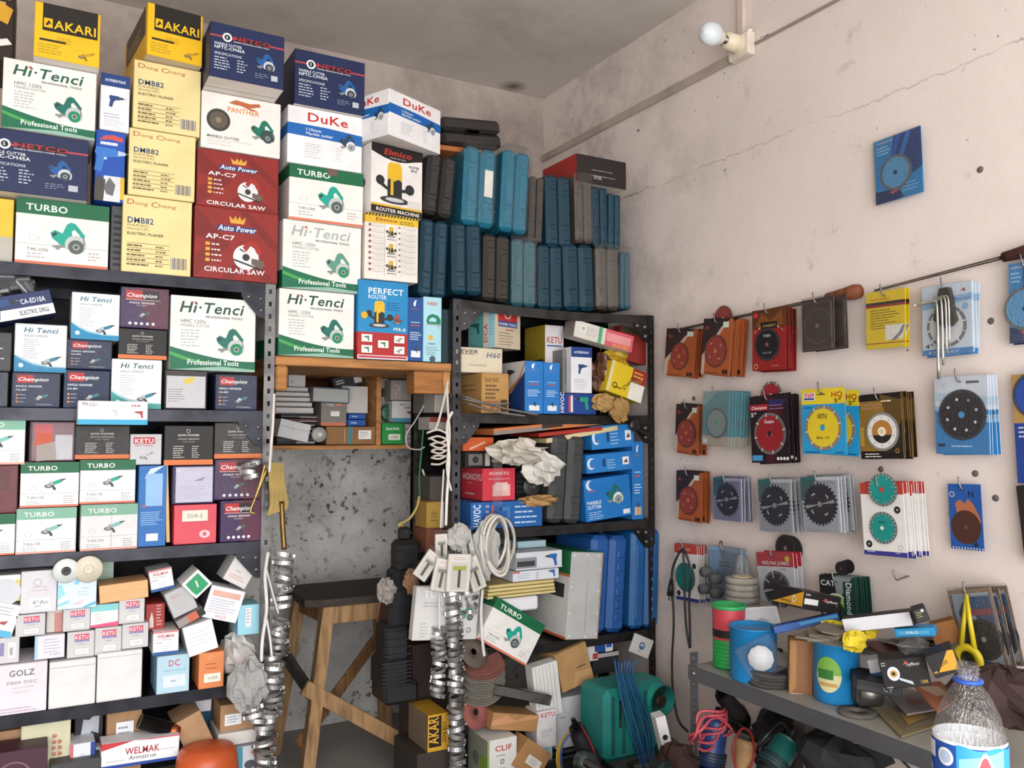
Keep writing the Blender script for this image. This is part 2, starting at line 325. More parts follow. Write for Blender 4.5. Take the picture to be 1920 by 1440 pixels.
# ---------------------------------------------------------------- slotted-angle racks
def angle(x0,y0,wx,wy,z0,z1,k,rack,pitch=.0375):
    """slotted angle post: one flange towards the front, one running back; the slots are real holes"""
    mb=MB()
    for(dx,dy) in((wx,0),(0,wy)):
        W=abs(dx)+abs(dy); sg=1 if dx+dy>0 else -1; cs=[0,W*.5-.0042,W*.5+.0042,W]
        zs=[z0]; z=z0+.03
        while z+.016<z1: zs+=[z,z+.014]; z+=pitch
        zs.append(z1); vs=[]; fs=[]
        for zz in zs:
            for c in cs: vs.append((x0+(sg*c if dx else 0),y0+(sg*c if dy else 0),zz))
        for i in range(len(zs)-1):
            for j in range(3):
                if not(i%2 and j==1): fs.append((i*4+j,i*4+j+1,i*4+j+5,i*4+j+4))
        mb.add(vs,fs,k)
    o=mb.build('post',rack); md=o.modifiers.new('thick','SOLIDIFY'); md.thickness=.002; md.offset=0; return o
def shelf(x0,x1,y0,y1,z,k,rack,lip=.032,sag=0,n=10):
    mb=MB(); vs=[];fs=[]
    for i in range(n+1):
        t=i/n; x=x0+(x1-x0)*t; s=-sag*4*t*(1-t)
        for(y,dz) in((y0,-lip),(y0,0),(y1,0),(y1,-lip)): vs.append((x,y,z+dz+(s if y==y0 else s*.3)))
    for i in range(n):
        for j in range(3): fs.append((i*4+j,i*4+j+1,i*4+j+5,i*4+j+4))
    mb.add(vs,fs,k); o=mb.build('shelf',rack); md=o.modifiers.new('thick','SOLIDIFY'); md.thickness=.0015; md.offset=-1; return o
def gusset(x,y,z,sx,k,rack):
    b=MB(); b.prism([(0,0),(sx*.07,0),(sx*.07,-.012),(sx*.02,-.07),(0,-.075)],0,.0025,k,MX.Translation((x,y,z))@MX.Rotation(PI/2,4,'X'))
    for(a,c) in((.014,-.015),(.05,-.012),(.012,-.05)): b.cyl((x+sx*a,y-.002,z+c),(x+sx*a,y-.008,z+c),.0062,'m:8c8c8a',8)
    return b.build('gusset_plate',rack)
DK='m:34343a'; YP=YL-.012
rk=empty('shelf_rack',MX.Identity(4),'dark slotted-angle rack crammed with cartons, the one with five shelves beside the wooden shelf','rack')
LX0,LX1,LD=-.32,at(513,740,YP).x,.42
ZL=[at(250,y,YL-.01).z for y in(511,768,1029,1310)]; ZL.append(.03)
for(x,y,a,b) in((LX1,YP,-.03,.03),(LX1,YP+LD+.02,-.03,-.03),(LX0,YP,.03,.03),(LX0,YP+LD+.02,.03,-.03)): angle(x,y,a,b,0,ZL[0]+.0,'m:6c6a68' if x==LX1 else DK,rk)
for z in ZL: shelf(LX0+.004,LX1-.004,YP+.003,YP+LD,z,DK,rk)
for z in ZL[:4]: gusset(LX1-.03,YP+.001,z-.032,-1,DK,rk)
MB().box((LX0,YP+LD+.022,.1),(LX1,YP+LD+.026,ZL[0]),'m:1c1c1f').build('shade_sheet',rk)  # added dark sheet, stands in for the shade behind the cartons
# right rack
RX0,RX1,RD=at(849,700,YP).x,at(1226,700,YP).x,.33
r2=empty('shelf_rack',MX.Identity(4),'grey slotted-angle rack against the side wall, plastic tool cases on its top','rack')
ZR=[at(1040,y,YP).z for y in(576,777,985,1205)]; ZR.append(.06)
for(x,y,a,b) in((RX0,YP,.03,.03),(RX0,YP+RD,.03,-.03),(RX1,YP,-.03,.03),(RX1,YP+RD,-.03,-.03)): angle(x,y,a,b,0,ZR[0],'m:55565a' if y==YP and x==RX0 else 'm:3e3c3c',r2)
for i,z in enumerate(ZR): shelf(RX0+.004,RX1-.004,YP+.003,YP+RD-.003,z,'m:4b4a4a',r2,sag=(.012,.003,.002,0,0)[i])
MB().box((RX0+.001,YP+RD+.03,ZR[3]-.03),(RX1-.001,YP+RD+.033,ZR[0]),'m:262426').build('shade_sheet',r2)  # dark sheet added so the rack interior reads as deep shade
for z in ZR[:3]: gusset(RX1-.03,YP+.001,z-.032,-1,'m:3e3c3c',r2); gusset(RX0+.03,YP+.001,z-.032,1,'m:55565a',r2)
# wooden shelf between the racks
ws=empty('wooden_shelf',MX.Identity(4),'brown wooden shelf unit bridging the gap between the two racks','shelf')
WB='w:b9824e'; wl,wr=at(514,665,YL),at(847,686,YL); ZW=(at(680,674,YL)).z; y2=3.0
MB().box((LX1+.006,YL,ZW-.028),(wr.x,YB-.02,ZW),WB,.002).build('top_board',ws)
MB().box((LX1+.008,YL+.002,ZW-.105),(at(541,690,YL).x,YL+.04,ZW-.0285),'w:b07a48',.006).build('leg_block',ws)
b0=at(768,712,YL+.05); MB().box((b0.x,YL+.01,at(800,738,YL+.01).z),(RX0-.003,YL+.075,ZW-.0285),'w:a8713f',.002).box((RX0-.028,YL+.002,at(800,737,YL).z),(RX0-.0025,YL+.0095,ZW-.0285),'w:c08a52',.001).build('leg_block',ws)
ZW2=at(640,835,y2).z; WXL,WXR=LX1+.012,RX0+.02; DVX=at(711,770,y2).x
MB().box((WXL,y2,ZW2-.014),(WXR,YB-.02,ZW2),WB,.001).build('bottom_board',ws)
MB().box((WXL,YB-.035,ZW2),(WXR,YB-.021,ZW-.0285),'w:8a5a34').build('back_board',ws)
MB().box((DVX-.009,y2+.005,ZW2+.0005),(DVX+.009,YB-.036,ZW-.0285),WB).build('divider',ws)
# ---------------------------------------------------------------- artwork of the cartons
def a_hitenci(a,t='1d4a3c',faint=0):
    a.r(0,0,1,.07,'8fb5a4'); a.p([(0,0),(0,.31)]+[(x,.31-.19*math.sin(min(1,x*1.05)*1.5708)+.02*x) for x in(.1,.2,.3,.4,.5,.6,.7,.8,.9,1)]+[(1,.03),(.6,.06)],'17694a')
    a.p([(0,.245),(.2,.17),(.4,.115),(.7,.085),(.4,.095),(.15,.14),(0,.2)],'46a04e')
    a.t(.1,.78,.145,'Hi·Tenci',t if not faint else 'aab0ae',.76,1,.22); a.r(.268,.9,.292,.93,'d23a34')
    a.t(.4,.715,.03,'PROFESSIONAL TOOLS','20302a',.44,1,.2); a.t(.12,.635,.05,'HMC 125N','60686a',.28); a.t(.12,.585,.035,'MARBLE CUTTER','8a9292',.33)
    a.m(.12,.53,.24,6,'b4baba',.042); a.u(.7,.4,.38,cutter('1f6f62' if not faint else '5f9a86','c2c6c6','1c8a5e')); a.t(.2,.075,.07,'Professional Tools','f0f4f0',.6,1)
def a_hitenci_g(a,wave='1b86b4',t='2a6e84'):
    a.p([(0,0),(0,.34),(.15,.24),(.35,.15),(.65,.1),(1,.1),(1,0)],wave); a.p([(0,.36),(0,.34),(.15,.24),(.35,.15),(.65,.1),(1,.1),(1,.115),(.65,.13),(.36,.19),(.16,.28)],'9ac6d4')
    a.t(.17,.82,.1,'Hi Tenci',t,.66,1,.2); a.t(.17,.73,.045,'ANGLE GRINDER','7a8286',.46); a.m(.17,.66,.34,9,'b9c0c2',.047); a.u(.68,.24,.3,grinder('2f7a96')); a.c(.13,.13,.045,'d8ecf4')
def a_turbo(a,kind='g',faint=0):
    gr='12653f' if not faint else '7fb59c'; tl='19a38e' if not faint else '7fbdb8'
    a.r(0,.76,1,1,gr); a.t(.1 if kind!='g' else .12,.82,.1,'TURBO','eef2ea',.44 if kind!='g' else .5,1); a.r(0,0,1,.045,'d8785c' if not faint else 'e0a292'); a.r(0,.3,1,.306,'9aa09e')
    if kind=='c': a.u(.56,.44,.5,cutter(tl)); a.c(.19,.4,.07,'d9a8a2',.064,ry=.045); a.t(.12,.2,.045,'T.MC-CM3','4a4e4e',.22); a.m(.12,.15,.2,2,'a8acac',.05); a.m(.78,.22,.14,3,'b2978e',.05)
    else: a.u(.56,.52,.34,grinder(tl,'a9b0b0','3a4244')); a.c(.2,.42,.07,'9aa2a0',.063,ry=.045); a.t(.12,.19,.055,'T-AG-125','6a7070',.28); a.m(.1,.12,.26,2,'b4b8b8',.05); a.m(.74,.22,.2,4,'a0a6a4',.048)
def a_netco(a):
    a.r(0,.745,1,.775,'b9454c'); a.r(.34,.72,.8,.81,'26141c'); a.c(.225,.76,.082,'eef0f2'); a.c(.225,.76,.052,'20242e'); a.t(.21,.735,.05,'S','eef0f2',None,1)
    a.t(.31,.735,.075,'NETCO','b5303a',.5,1); a.t(.31,.695,.022,'MARBLE GRINDING POWER TOOLS','dfe3ea',.48,1)
    a.t(.06,.6,.045,'MARBLE CUTTER','dfe3ea',.36,1); a.t(.06,.53,.055,'NPTC-CM4SA','e8ecf0',.4,1); a.t(.06,.42,.045,'SPECIFICATIONS','c9cfda',.36,1); a.m(.06,.36,.22,5,'b9c1cf',.05,.02); a.m(.36,.36,.14,5,'b9c1cf',.05,.02)
    a.u(.74,.44,.34,cutter('1f5c9c','c8ccd2','3a4250')); a.m(.6,.2,.2,3,'8a94a8',.035,.012); a.r(.82,.12,.91,.22,'b9bec8')
def a_duke(a):
    a.p([(0,.5),(0,.7),(.5,.7),(1,.66),(1,.47),(.5,.49)],'1763b0'); a.t(.26,.77,.15,'DuKe','c42a26',.54,1); a.t(.24,.6,.05,'110mm','dfe8f2',.2,1); a.t(.24,.53,.05,'Marble cutter','dfe8f2',.36,1)
    a.u(.8,.5,.3,cutter('24405c','d8dcdc','9aa0a2')); a.m(.22,.36,.24,6,'c2c6c8',.045); a.m(.64,.36,.1,6,'c2c6c8',.045)
def a_dmb(a):
    a.t(.06,.885,.07,'D','a8543c',.1); a.t(.17,.885,.048,'ong','a8543c',.18); a.t(.4,.875,.07,'C','a8543c',.1); a.t(.51,.885,.048,'heng','a8543c',.25)
    a.t(.07,.645,.075,'DMB82','1f3f70',.37,1); a.t(.07,.6,.03,'M1B-FF-82X1','6a5a3c',.3); a.t(.07,.555,.03,'82mm(3-1/4")','7a6a48',.3); a.t(.07,.49,.034,'ELECTRIC PLANER','3a3020',.52,1)
    for i in range(5):
        y=.38-i*.062; a.r(.07,y,.68,y+.005,'5c503a'); a.m(.07,y-.04,.32,1,'6a5c40',.05,.022,i); a.m(.48,y-.04,.16,1,'6a5c40',.05,.02,i+9)
    for i in range(11): a.r(.7+i*.022,.08,.7+i*.022+.006+.006*(i%3),.23,'7a7a8a')
def a_ap(a,cut=0):
    for p in([(.0,.0),(.42,.5),(0,1),(0,.6),(.2,.5),(0,.3)],[(.5,1),(1,.4),(1,.55),(.62,1)],[(.3,0),(.6,.4),(1,0),(.85,0),(.6,.25),(.45,0)]): a.p(p,'7c1d18')
    a.p([(.42,.8),(.4,.9),(.45,.85),(.475,.91),(.5,.85),(.525,.91),(.55,.85),(.6,.9),(.58,.8)],'d6a03c'); a.r(.26,.68,.72,.76,'2a3a72'); a.t(.27,.69,.075,'Auto Power','eceff4',.46,1,.2)
    a.t(.13,.56,.065,'AP-C7','eef0f0',.34,1)
    for i in range(4): a.r(.13,.46-i*.075,.18,.505-i*.075,'dca440'); a.m(.2,.47-i*.075,.16,1,'e6d8d0',.05,.022,i)
    a.u(.64,.37,.42,csaw('a82a24')); a.u(.66,.42,.46,[(arc(.5,.5,.02,0,360,8),'e0e0e0')]); a.t(.12,.1 if not cut else .04,.065,'CIRCULAR SAW','eef0f0',.72,1)
def a_akari(a):
    a.r(.12,.5,.96,1,'221d18'); a.r(.14,.56,.27,.73,'f2bd16'); a.p([(.16,.6),(.21,.7),(.26,.62),(.22,.64),(.2,.6)],'221d18'); a.t(.29,.56,.16,'AKARI','f4c21c',.64,1); a.m(.34,.4,.26,3,'b08a1c',.04,.012); a.r(.08,.31,.48,.35,'2a2418'); a.m(.06,.24,.42,4,'a8831a',.05,.014); a.u(.78,.17,.22,grinder('c99a1a','b88c18','8a6a14'))
def a_panther(a):
    a.p([(.33,.86),(.42,.93),(.6,.9),(.72,.93),(.74,.88),(.6,.82),(.7,.8),(.62,.78),(.48,.84),(.4,.84)],'b5653c'); a.t(.32,.7,.09,'PANTHER','d88a3e',.4,1); a.c(.21,.52,.2,'3e3a34'); a.c(.21,.52,.15,'5e5648'); a.c(.21,.52,.05,'8a7a60'); a.u(.77,.44,.42,cutter('16725a','2c4a44','3a4c48')); a.t(.07,.2,.045,'MARBLE CUTTER','6a6e6c',.4,1,.2); a.r(.07,.17,.65,.174,'c08a7a'); a.m(.08,.13,.34,2,'cdbdb4',.05,.012)
def a_hyper(a):
    a.r(0,.78,1,1,'1f3f7c'); a.t(.14,.86,.05,'HYPERMAX','dfe6f2',.72,1,.2); a.u(.55,.53,.24,drill('27457e'),-1); a.m(.12,.28,.6,2,'a8aeb8',.05); a.m(.14,.18,.7,4,'c4c8d0',.035,.012)
def a_bengali(a):
    a.p([(.1,.86),(.3,.93),(.6,.95),(.92,.92),(.9,.86),(.5,.88)],'c8524c'); a.m(.16,.8,.7,1,'e8eef6',.05,.04,3); a.u(.5,.6,.4,drill('3a78c8','b8cce4'),-1); a.r(.3,.0,.86,.36,'dadce2'); a.p([(0,0),(.3,0),(.36,.3),(.1,.36),(0,.2)],'4a4640'); a.r(.86,.04,1,.36,'d9b52c'); a.p([(.3,.2),(.5,.34),(.7,.24),(.62,.08),(.4,.1)],'6a6a6e')
def champ(kind):
    def f(a):
        if kind=='p': a.p([(.6,0),(1,0),(1,1),(.3,1)],'5a2840')
        a.r(.1,.7,.44,.93,'b8282c'); a.r(.44,.7,.8,.93,'2a1a20' if kind=='p' else '22304e'); a.t(.13,.76,.1,'Champion','f2f0ee',.62,1,.3)
        if kind=='p': a.r(.1,.69,.82,.7,'e8e4e2'); a.t(.17,.6,.045,'ANGLE GRINDER','e6e0e6',.54,1); a.t(.32,.54,.035,'CA-801','c8bcc8',.22); a.u(.5,.34,.26,grinder('44605e','b9b9b4')); [a.c(.2+i*.12,.11,.036,'e6dfe6') for i in range(5)]
        else: a.t(.08,.58,.055,'ANGLE GRINDER','dfe4ec',.54,1); a.t(.08,.48,.05,'CA-801','dfe4ec',.22,1); [a.c(.11,.36-i*.1,.028,'d08a4a') for i in range(3)]; a.m(.16,.35,.14,3,'b8c0cc',.1,.02); a.u(.62,.3,.34,grinder('3f7a80','c4c8cc')); a.t(.5,.07,.035,'PROFESSIONAL','c8ced8',.34)
    return f
def a_qws(a):
    a.r(0,0,1,.13,'d8743a'); a.c(.48,.86,.05,'a89c90',.034); a.t(.27,.73,.05,'QWS POWER','d8cfc8',.44,1); a.t(.27,.64,.04,'ANGLE GRINDER','c8c0ba',.44); a.t(.36,.57,.03,'OWS-100/801',  'a8a09a',.26); a.m(.18,.46,.24,6,'cfc8c2',.055,.02); a.m(.56,.46,.16,6,'cfc8c2',.055,.02)
def ketu(sq=0):
    def f(a):
        a.r(.27,.68,.8,.9,'d24a62'); a.t(.3,.71,.14,'KETU','f6eef0',.46,1); a.r(.27,.6,.8,.67,'6a6aa8'); a.t(.3,.615,.03,'KETU TOOLS','eceaf2',.44); a.r(.38,.5,.64,.52,'8a8a9a')
        a.stick(.3,.14,.78,.36,'f3f1ea',1,'a8a6a0',{1:'G10S',2:'9523',3:'100A'}.get(sq,'9523N'))
    return f
def a_xl(a):
    a.r(0,0,1,.22,'3aa6d0'); a.t(.05,.82,.12,'XL','4a2c2c',.1,1); a.m(.16,.86,.14,2,'8a5a54',.08,.03); a.u(.5,.52,.34,drill('c2ccd8','d4dce4')); a.m(.76,.78,.2,1,'b04a44',.1,.06); a.u(.87,.45,.34,drill('a8443e'))
def a_crescent(vert=1,tool=None,marble=0):
    def f(a):
        if vert:
            a.p([(.4,.86)]+arc(.55,.9,.2,200,90,8,.06)+[(.5,.93),(.47,.86)],'dfeaf6'); a.t(.2,.81,.02,'TOOLS','c0605c',.5); a.r(.2,.6,.75,.615,'9ac4e6'); a.r(.2,.55,.7,.57,'b8584c'); a.m(.15,.44,.7,4,'cfe2f2',.035,.012); a.r(.22,.06,.78,.16,'e4e6ea'); a.p([(.5,.16),(.44,.2),(.56,.22),(.6,.12)],'3a3432')
        else:
            a.p(arc(.1,.5,.09,60,300,10,.3)+arc(.13,.5,.07,300,60,8,.24),'dfeaf6'); a.m(.05,.32,.14,1,'c0605c',.1,.05); a.r(.34,.3,.4,.7,'1b3f6a'); a.m(.44,.6,.2,4,'b8d4ec',.14,.04); a.r(.78,.3,.92,.72,'e6e8ea'); a.p([(.8,.4),(.86,.62),(.9,.42)],'5a3a34')
        if marble: a.t(.06,.36,.07,'MARBLE','e6eef6',.28,1); a.t(.06,.27,.07,'CUTTER','e6eef6',.28,1); a.u(.62,.56,.42,cutter('1c6c66','dfe6e6','8a9694')); a.m(.06,.18,.34,4,'c6dcf0',.04,.012); a.r(.82,.1,.95,.19,'e6e8ea')
    return f
def a_havoc(a):
    a.t(.13,.1,.3,'HAVOC','dfeaf6',.26,1,0,0,90); a.m(.6,.75,.36,4,'bcd6ee',.2,.06); a.r(.28,.14,.31,.86,'c25a6a')
def plainm(k,n=4,x=.15,y=.7,w=.7): return lambda a:a.m(x,y,w,n,k,.13,.03)
# ---------------------------------------------------------------- cartons on top of the first rack, and on the wooden shelf
z0=ZL[0]; T=carton; W_='ede9e2'; SM='e8e2da'
b=T('yellow carton with grey base, cut off by the picture edge, on the rack top',(-85,368,25,484),YL+.02,.2,lambda a:a.r(0,0,1,.4,'b9b4a8'),'e2c23a',z0)
t=T('white and green carton, teal cutter picture, beside the cream stack on the rack top',(29,378,204,498),YL,.24,lambda a:a_turbo(a,'c'),W_,z0)
n1=T('navy carton with red stripe resting on the white and green carton on the rack top',(-41,249,165,364),YL-.03,.24,a_netco,'1c2850',t,under=SM)
hl=T('white carton with green wave stacked on the navy carton, below a yellow one',(4,122,180,246),YL-.035,.24,lambda a:a_hitenci(a,'1d5a46'),W_,n1,under=SM)
T('yellow and black carton topmost above the white carton with green wave',(64,14,188,112),YL-.075,.22,a_akari,'f0bb18',hl,side=lambda a:a.r(.1,.5,.9,1,'3a2e1c'),under=SM)
T('black and brown carton with yellow print at the top corner of the picture',(-95,-60,27,112),YL-.0,.22,lambda a:(a.p([(.55,.5),(.8,.66),(.98,.6),(.9,.42)],'d8a028'),a.p([(.6,.2),(.9,.26),(.98,.2),(.7,.14)],'e6e2dc'),a.m(.55,.76,.4,3,'c9a64a',.06,.03)),'2a1c18',hl)
sl=T('dark slotted plastic box under the blue drill carton on the rack top',(207,386,235,505),YL+.03,.2,lambda a:[a.r(.2,.1+i*.09,.9,.14+i*.09,'15161a') for i in range(9)],'p:34363c',z0,name='plastic_box')
bg=T('slim blue carton with drill drawing and torn silver corner, between navy and cream cartons',(178,246,234,384),YL,.22,a_bengali,'1d4fae',sl)
T('slim white carton with blue band and a small drill, on the blue drill carton',(188,140,243,245),YL,.22,a_hyper,'eceaf0',bg)
d=z0
for lb,r in(('bottom',(229,372,359,512)),('middle',(241,248,366,372)),('top',(250,122,376,248))):
    d=T(lb+' cream carton in the stack of three with blue model number',r,YL-.002,.23,a_dmb,'ead697',d,side=plainm('b09a60',3),group='cream planer cartons')
T('yellow and black carton standing on the three cream cartons',(276,17,380,124),YL-.04,.34,a_akari,'f0bb18',d,side=lambda a:(a.r(.08,.45,.92,1,'4a3c24'),a.m(.15,.7,.7,3,'b08a30',.08,.03)),under='cdbfa8',yaw=5)
p=T('lower dark red carton with saw picture, on the rack top beside the rack post',(364,393,521,523),YL-.01,.25,a_ap,'8e231c',z0)
p=T('upper dark red carton with saw picture, below the white panther carton',(369,288,522,392),YL,.25,lambda a:a_ap(a,1),'8e231c',p)
p=T('white carton with leaping cat and black blade picture on the dark red cartons',(377,182,526,287),YL-.005,.24,a_panther,'ebe6e0',p)
T('navy carton with red stripe topmost over the white carton with leaping cat',(393,54,533,154),YL-.115,.25,a_netco,'1c2850',p,under=SM)
k=T('lowest white carton with green wave on the wooden shelf',(523,546,664,660),YL+.005,.24,a_hitenci,W_,ZW,side=lambda a:(a.p([(0,0),(0,.3),(1,.26),(1,0)],'1d7050'),a.m(.2,.7,.6,4,'b0b6b4')),yaw=3)
k=T('faded white carton with green wave, second up from the wooden shelf',(530,419,677,537),YL,.24,lambda a:a_hitenci(a,faint=1),W_,k,side=lambda a:a.p([(0,0),(0,.3),(1,.26),(1,0)],'1d7050'),yaw=2)
k=T('white and green carton with torn lid and teal cutter picture in the middle stack',(542,316,681,419),YL,.24,lambda a:(a_turbo(a,'c'),a.r(.5,.88,.64,1.0,'6a5248')),W_,k,side=lambda a:a.r(0,.76,1,1,'12653f'))
k=T('white carton with blue band and red lettering under the navy carton',(539,208,679,314),YL,.24,a_duke,'edeaea',k,side=lambda a:a.r(0,.5,1,.7,'1763b0'))
T('navy carton with red stripe topmost of the stack over the wooden shelf',(552,104,684,207),YL-.01,.25,a_netco,'1c2850',k,under=SM)
def a_perf(a):
    a.r(0,.04,1,.34,'b02a2c'); a.r(0,0,1,.05,'e6e0e0'); a.r(.02,.015,.98,.04,'b8344a'); a.t(.2,.83,.075,'PERFECT','eaf0f4',.7,1); a.t(.2,.765,.05,'ROUTER','dfeaf2',.36,1); a.m(.56,.72,.32,4,'15588e',.03,.012); a.u(.42,.57,.34,router('e2b42a')); a.u(.78,.52,.12,router('a8503c','8a3c30')); a.c(.12,.55,.045,'d8ac2c'); a.t(.7,.37,.04,'PFR-8','e6eef4',.24,1)
    for x,y in((.16,.26),(.16,.12),(.48,.19),(.8,.26),(.8,.12)): a.r(x-.09,y-.045,x+.12,y+.05,'e9e7e2'); a.u(x+.01,y,.07,grinder('3f7a62') if x>.5 else drill('3f7a62'))
def a_elchart(a):
    a.r(0,.9,1,1,'e3bb30'); a.r(0,.86,1,.9,'e3bb30'); a.t(.2,.895,.05,'Elmico','8c2a24',.4,1); a.m(.64,.91,.3,2,'5a4a20',.03,.012)
    for i in range(17): a.p([(i/17,.965),(i/17+.03,.965),(i/17+.05,1),(i/17+.02,1)],'2a2620')
    for x in(.36,.58,.68): a.r(x,.06,x+.004,.84,'8a8680')
    for j in range(3): a.u(.48,.74-j*.26,.16,router('d2a83a')); a.r(.4,.62-j*.26,.56,.628-j*.26,'3a3a3a')
    for j in range(9):
        a.c(.08,.82-j*.085,.02,'8a4a50'); a.r(.14,.8-j*.085,.34,.85-j*.085,'d9d6d0'); a.c(.63,.82-j*.085,.014,'8a4a44'); a.r(.72,.8-j*.085,.94,.85-j*.085,'d9d6d0')
def a_elrout(a):
    a.p([(0,1),(0,.88)]+[(x,.88-.1*math.sin(x*3.1416)) for x in(.1,.25,.4,.55,.7,.85)]+[(1,.86),(1,1)],'1c1718'); a.t(.24,.86,.085,'Elmico','c9382e',.54,1,.15); a.t(.36,.815,.02,'MADE BY ELM','d8d0cc',.3); a.r(0,0,1,.1,'2a2320'); a.t(.1,.025,.05,'ROUTER MACHINE','efeae0',.84,1); a.r(0,.1,1,.13,'dcb030'); a.u(.45,.46,.6,router('e3b528')); a.t(.72,.73,.035,'ROUTER','3a3430',.2,1,.2); a.t(.76,.68,.035,'ER-8','3a3430',.12,1,.2); a.r(.7,.14,.95,.24,'d8d4d0')
k=T('blue and red carton with a yellow-topped router on the wooden shelf',(671,527,765,669),YL-.005,.2,a_perf,'2089c2',ZW,side=lambda a:a.r(0,0,1,.34,'b02a2c'))
k=T('white chart carton with yellow hazard band below the router carton',(684,404,784,519),YL-.01,.2,a_elchart,'e9e2d8',k,side=lambda a:a.r(0,.86,1,1,'d2ac34'))
k=T('white carton with big black and yellow router picture',(696,276,792,394),YL-.012,.2,a_elrout,'ebe6e2',k,side=lambda a:a.u(.5,.5,.5,router('8a8a8a','4a4a4c')),yaw=9)
T('white carton with blue band and red lettering turned corner-on above the router carton',(729,186,826,281),YL-.06,.22,a_duke,'edeaea',k,side=a_duke,under='d8d2cc',yaw=24)
s1=T('slim dark blue carton with pale swoosh beside the router carton on the wooden shelf',(764,558,795,672),YL+.0,.2,a_crescent(),'244f8e',ZW)
def a_hid(a): a.t(.2,.87,.05,'HID','c23c34',.56,1); a.u(.55,.63,.24,jigsaw('1f7f5c'),-1); a.c(.4,.37,.04,'e2ac3a'); a.t(.25,.26,.03,'4-WAY','3a4a50',.4,1); a.m(.14,.21,.72,4,'7a98a4',.035,.012); a.c(.5,.04,.05,'4a5a60')
s2=T('slim pale blue carton with green jigsaw picture at the end of the wooden shelf',(794,557,828,674),YL-.005,.2,a_hid,'a9d7e2',ZW)
s3=T('dark teal carton squeezed between the pale blue carton and the grey rack post',(829,580,849,688),YL+.03,.2,None,'263e44',ZW)
# ---------------------------------------------------------------- plastic tool cases on the second rack
def case(label,quad,Y,d,k,on=None,wrap=None,group='plastic tool cases',sticker=0,flat=0):
    X,w,h=place(quad,Y)
    if on is not None: X.translation.z+=on+.001-min((X@V((a,0,0))).z for a in(-w/2,w/2))
    o=empty('tool_case',X,label,'tool case',group); b=min(.02,w*.2)
    for sg in(-1,1):
        if flat: MB().box((-w/2,0,0 if sg<0 else h*.5+.0015),(w/2,d,h*.5-.0015 if sg<0 else h),k,.016).box((-w*.12,-.004,h*.42),(w*.12,.01,h*.58),k,.003).build('shell',o); continue
        m=MB(); x0,x1=(-w/2,-.0015) if sg<0 else (.0015,w/2)
        m.box((x0,0,0),(x1,d,h),k,b); cx=(x0+x1)/2; q=abs(x1-x0)*.28
        if w>.05: m.box((cx-q,-.004,h*.3),(cx+q,.01,h*.72),k,.003).box((cx-q,-.003,h*.09),(cx+q,.01,h*.24),k,.003).box((cx-q,-.003,h*.78),(cx+q,.01,h*.9),k,.003)
        m.build('shell',o)
    MB().tube([(-.005,d*.35,h-.002),(-.005,d*.37,h+.012),(-.005,d*.63,h+.012),(-.005,d*.65,h-.002)],.006,k).build('handle',o)
    if sticker: MB().box((w*.1,-.006,h*.38),(w*.36,-.0045,h*.72),'ece6da').build('sticker',o,label='cream sticker')
    if wrap: MB().box((-w/2-.005,-.012,.0),(w/2+.005,d+.004,h+.02),wrap,.014).build('clear_wrap',o)
    TOP[o.name]=(X@V((0,0,h))).z; return o
TE,BLU,GY='p:12394a','p:15718c','p:332e2b'; zr=ZR[0]
def zpx(x,y,Y=YL): return at(x,y,Y).z
cs=[('teal tool case leaning at the end of the lower row, over the pale blue carton',[(797,411),(848,418),(832,561),(780,553)],TE,TOP[s2.name],0),
('open-seamed teal tool case above the grey rack post, lower row',[(852,415),(908,422),(902,553),(846,550)],TE,None,0),
('dark grey tool case in the lower row with a brown edge beside it',[(911,437),(962,444),(952,566),(905,561)],GY,None,0),
('teal case in crinkled clear film in the lower row',[(966,447),(1010,452),(1004,577),(957,572)],'p:32616a',None,'g:e8f0f2'),
('slim teal tool case after the film-wrapped one in the lower row',[(1015,457),(1059,462),(1053,581),(1008,578)],TE,None,0),
('broad teal tool case in the middle of the lower row over the sagging shelf',[(1063,455),(1117,459),(1116,583),(1057,580)],TE,None,0),
('grey-brown case in loose film near the wall, lower row',[(1120,461),(1161,465),(1164,582),(1119,579)],'p:575049',None,'g:e4e2e0'),
('narrow teal case in film, last in the lower row beside the wall',[(1163,470),(1181,474),(1184,580),(1167,580)],'p:245565',None,'g:e4eaec')]
for l,q,k,on,wr in cs: case(l,q,YL+.0,.26,k,on,wr)
for l,q,k,wr,st in[('black tool case leaning in the upper row beside the router carton',[(808,284),(862,299),(846,409),(791,396)],'p:2c2a2a',0,0),
('bright blue case in clear film with a cream sticker, upper row',[(879,272),(940,284),(921,429),(862,416)],BLU,'g:f0f4f6',1),
('bright blue case in clear film without sticker, upper row',[(952,279),(1003,290),(982,440),(932,429)],BLU,'g:f0f4f6',0),
('grey case squeezed after the two film-wrapped blue ones in the upper row',[(1003,331),(1027,335),(1012,455),(984,449)],'p:4a4440',0,0),
('teal tool case standing in the middle of the upper row',[(1031,327),(1079,332),(1066,465),(1020,459)],TE,0,0),
('grey-brown case in film beside the middle teal case, upper row',[(1082,327),(1114,331),(1109,457),(1077,453)],'p:544b46','g:e4e2e0',0),
('thin teal case under the red and black box, upper row',[(1115,350),(1142,354),(1140,462),(1110,459)],TE,0,0),
('thin teal case nearest the wall in the upper row',[(1144,362),(1163,366),(1166,467),(1141,464)],'p:123f50',0,0)]: case(l,q,YL+.004,.26,k,None,wr,sticker=st)
fo=T('flat orange-brown carton lying under the black case on the upper row',[(818,270),(905,281),(903,290),(817,279)],YL+.06,.2,None,'c:b06a3c')
cb=case('black tool case lying flat on top behind the turned white and blue carton',[(832,217),(934,226),(946,278),(828,269)],YL+.09,.25,'p:2a2625',None,flat=1)
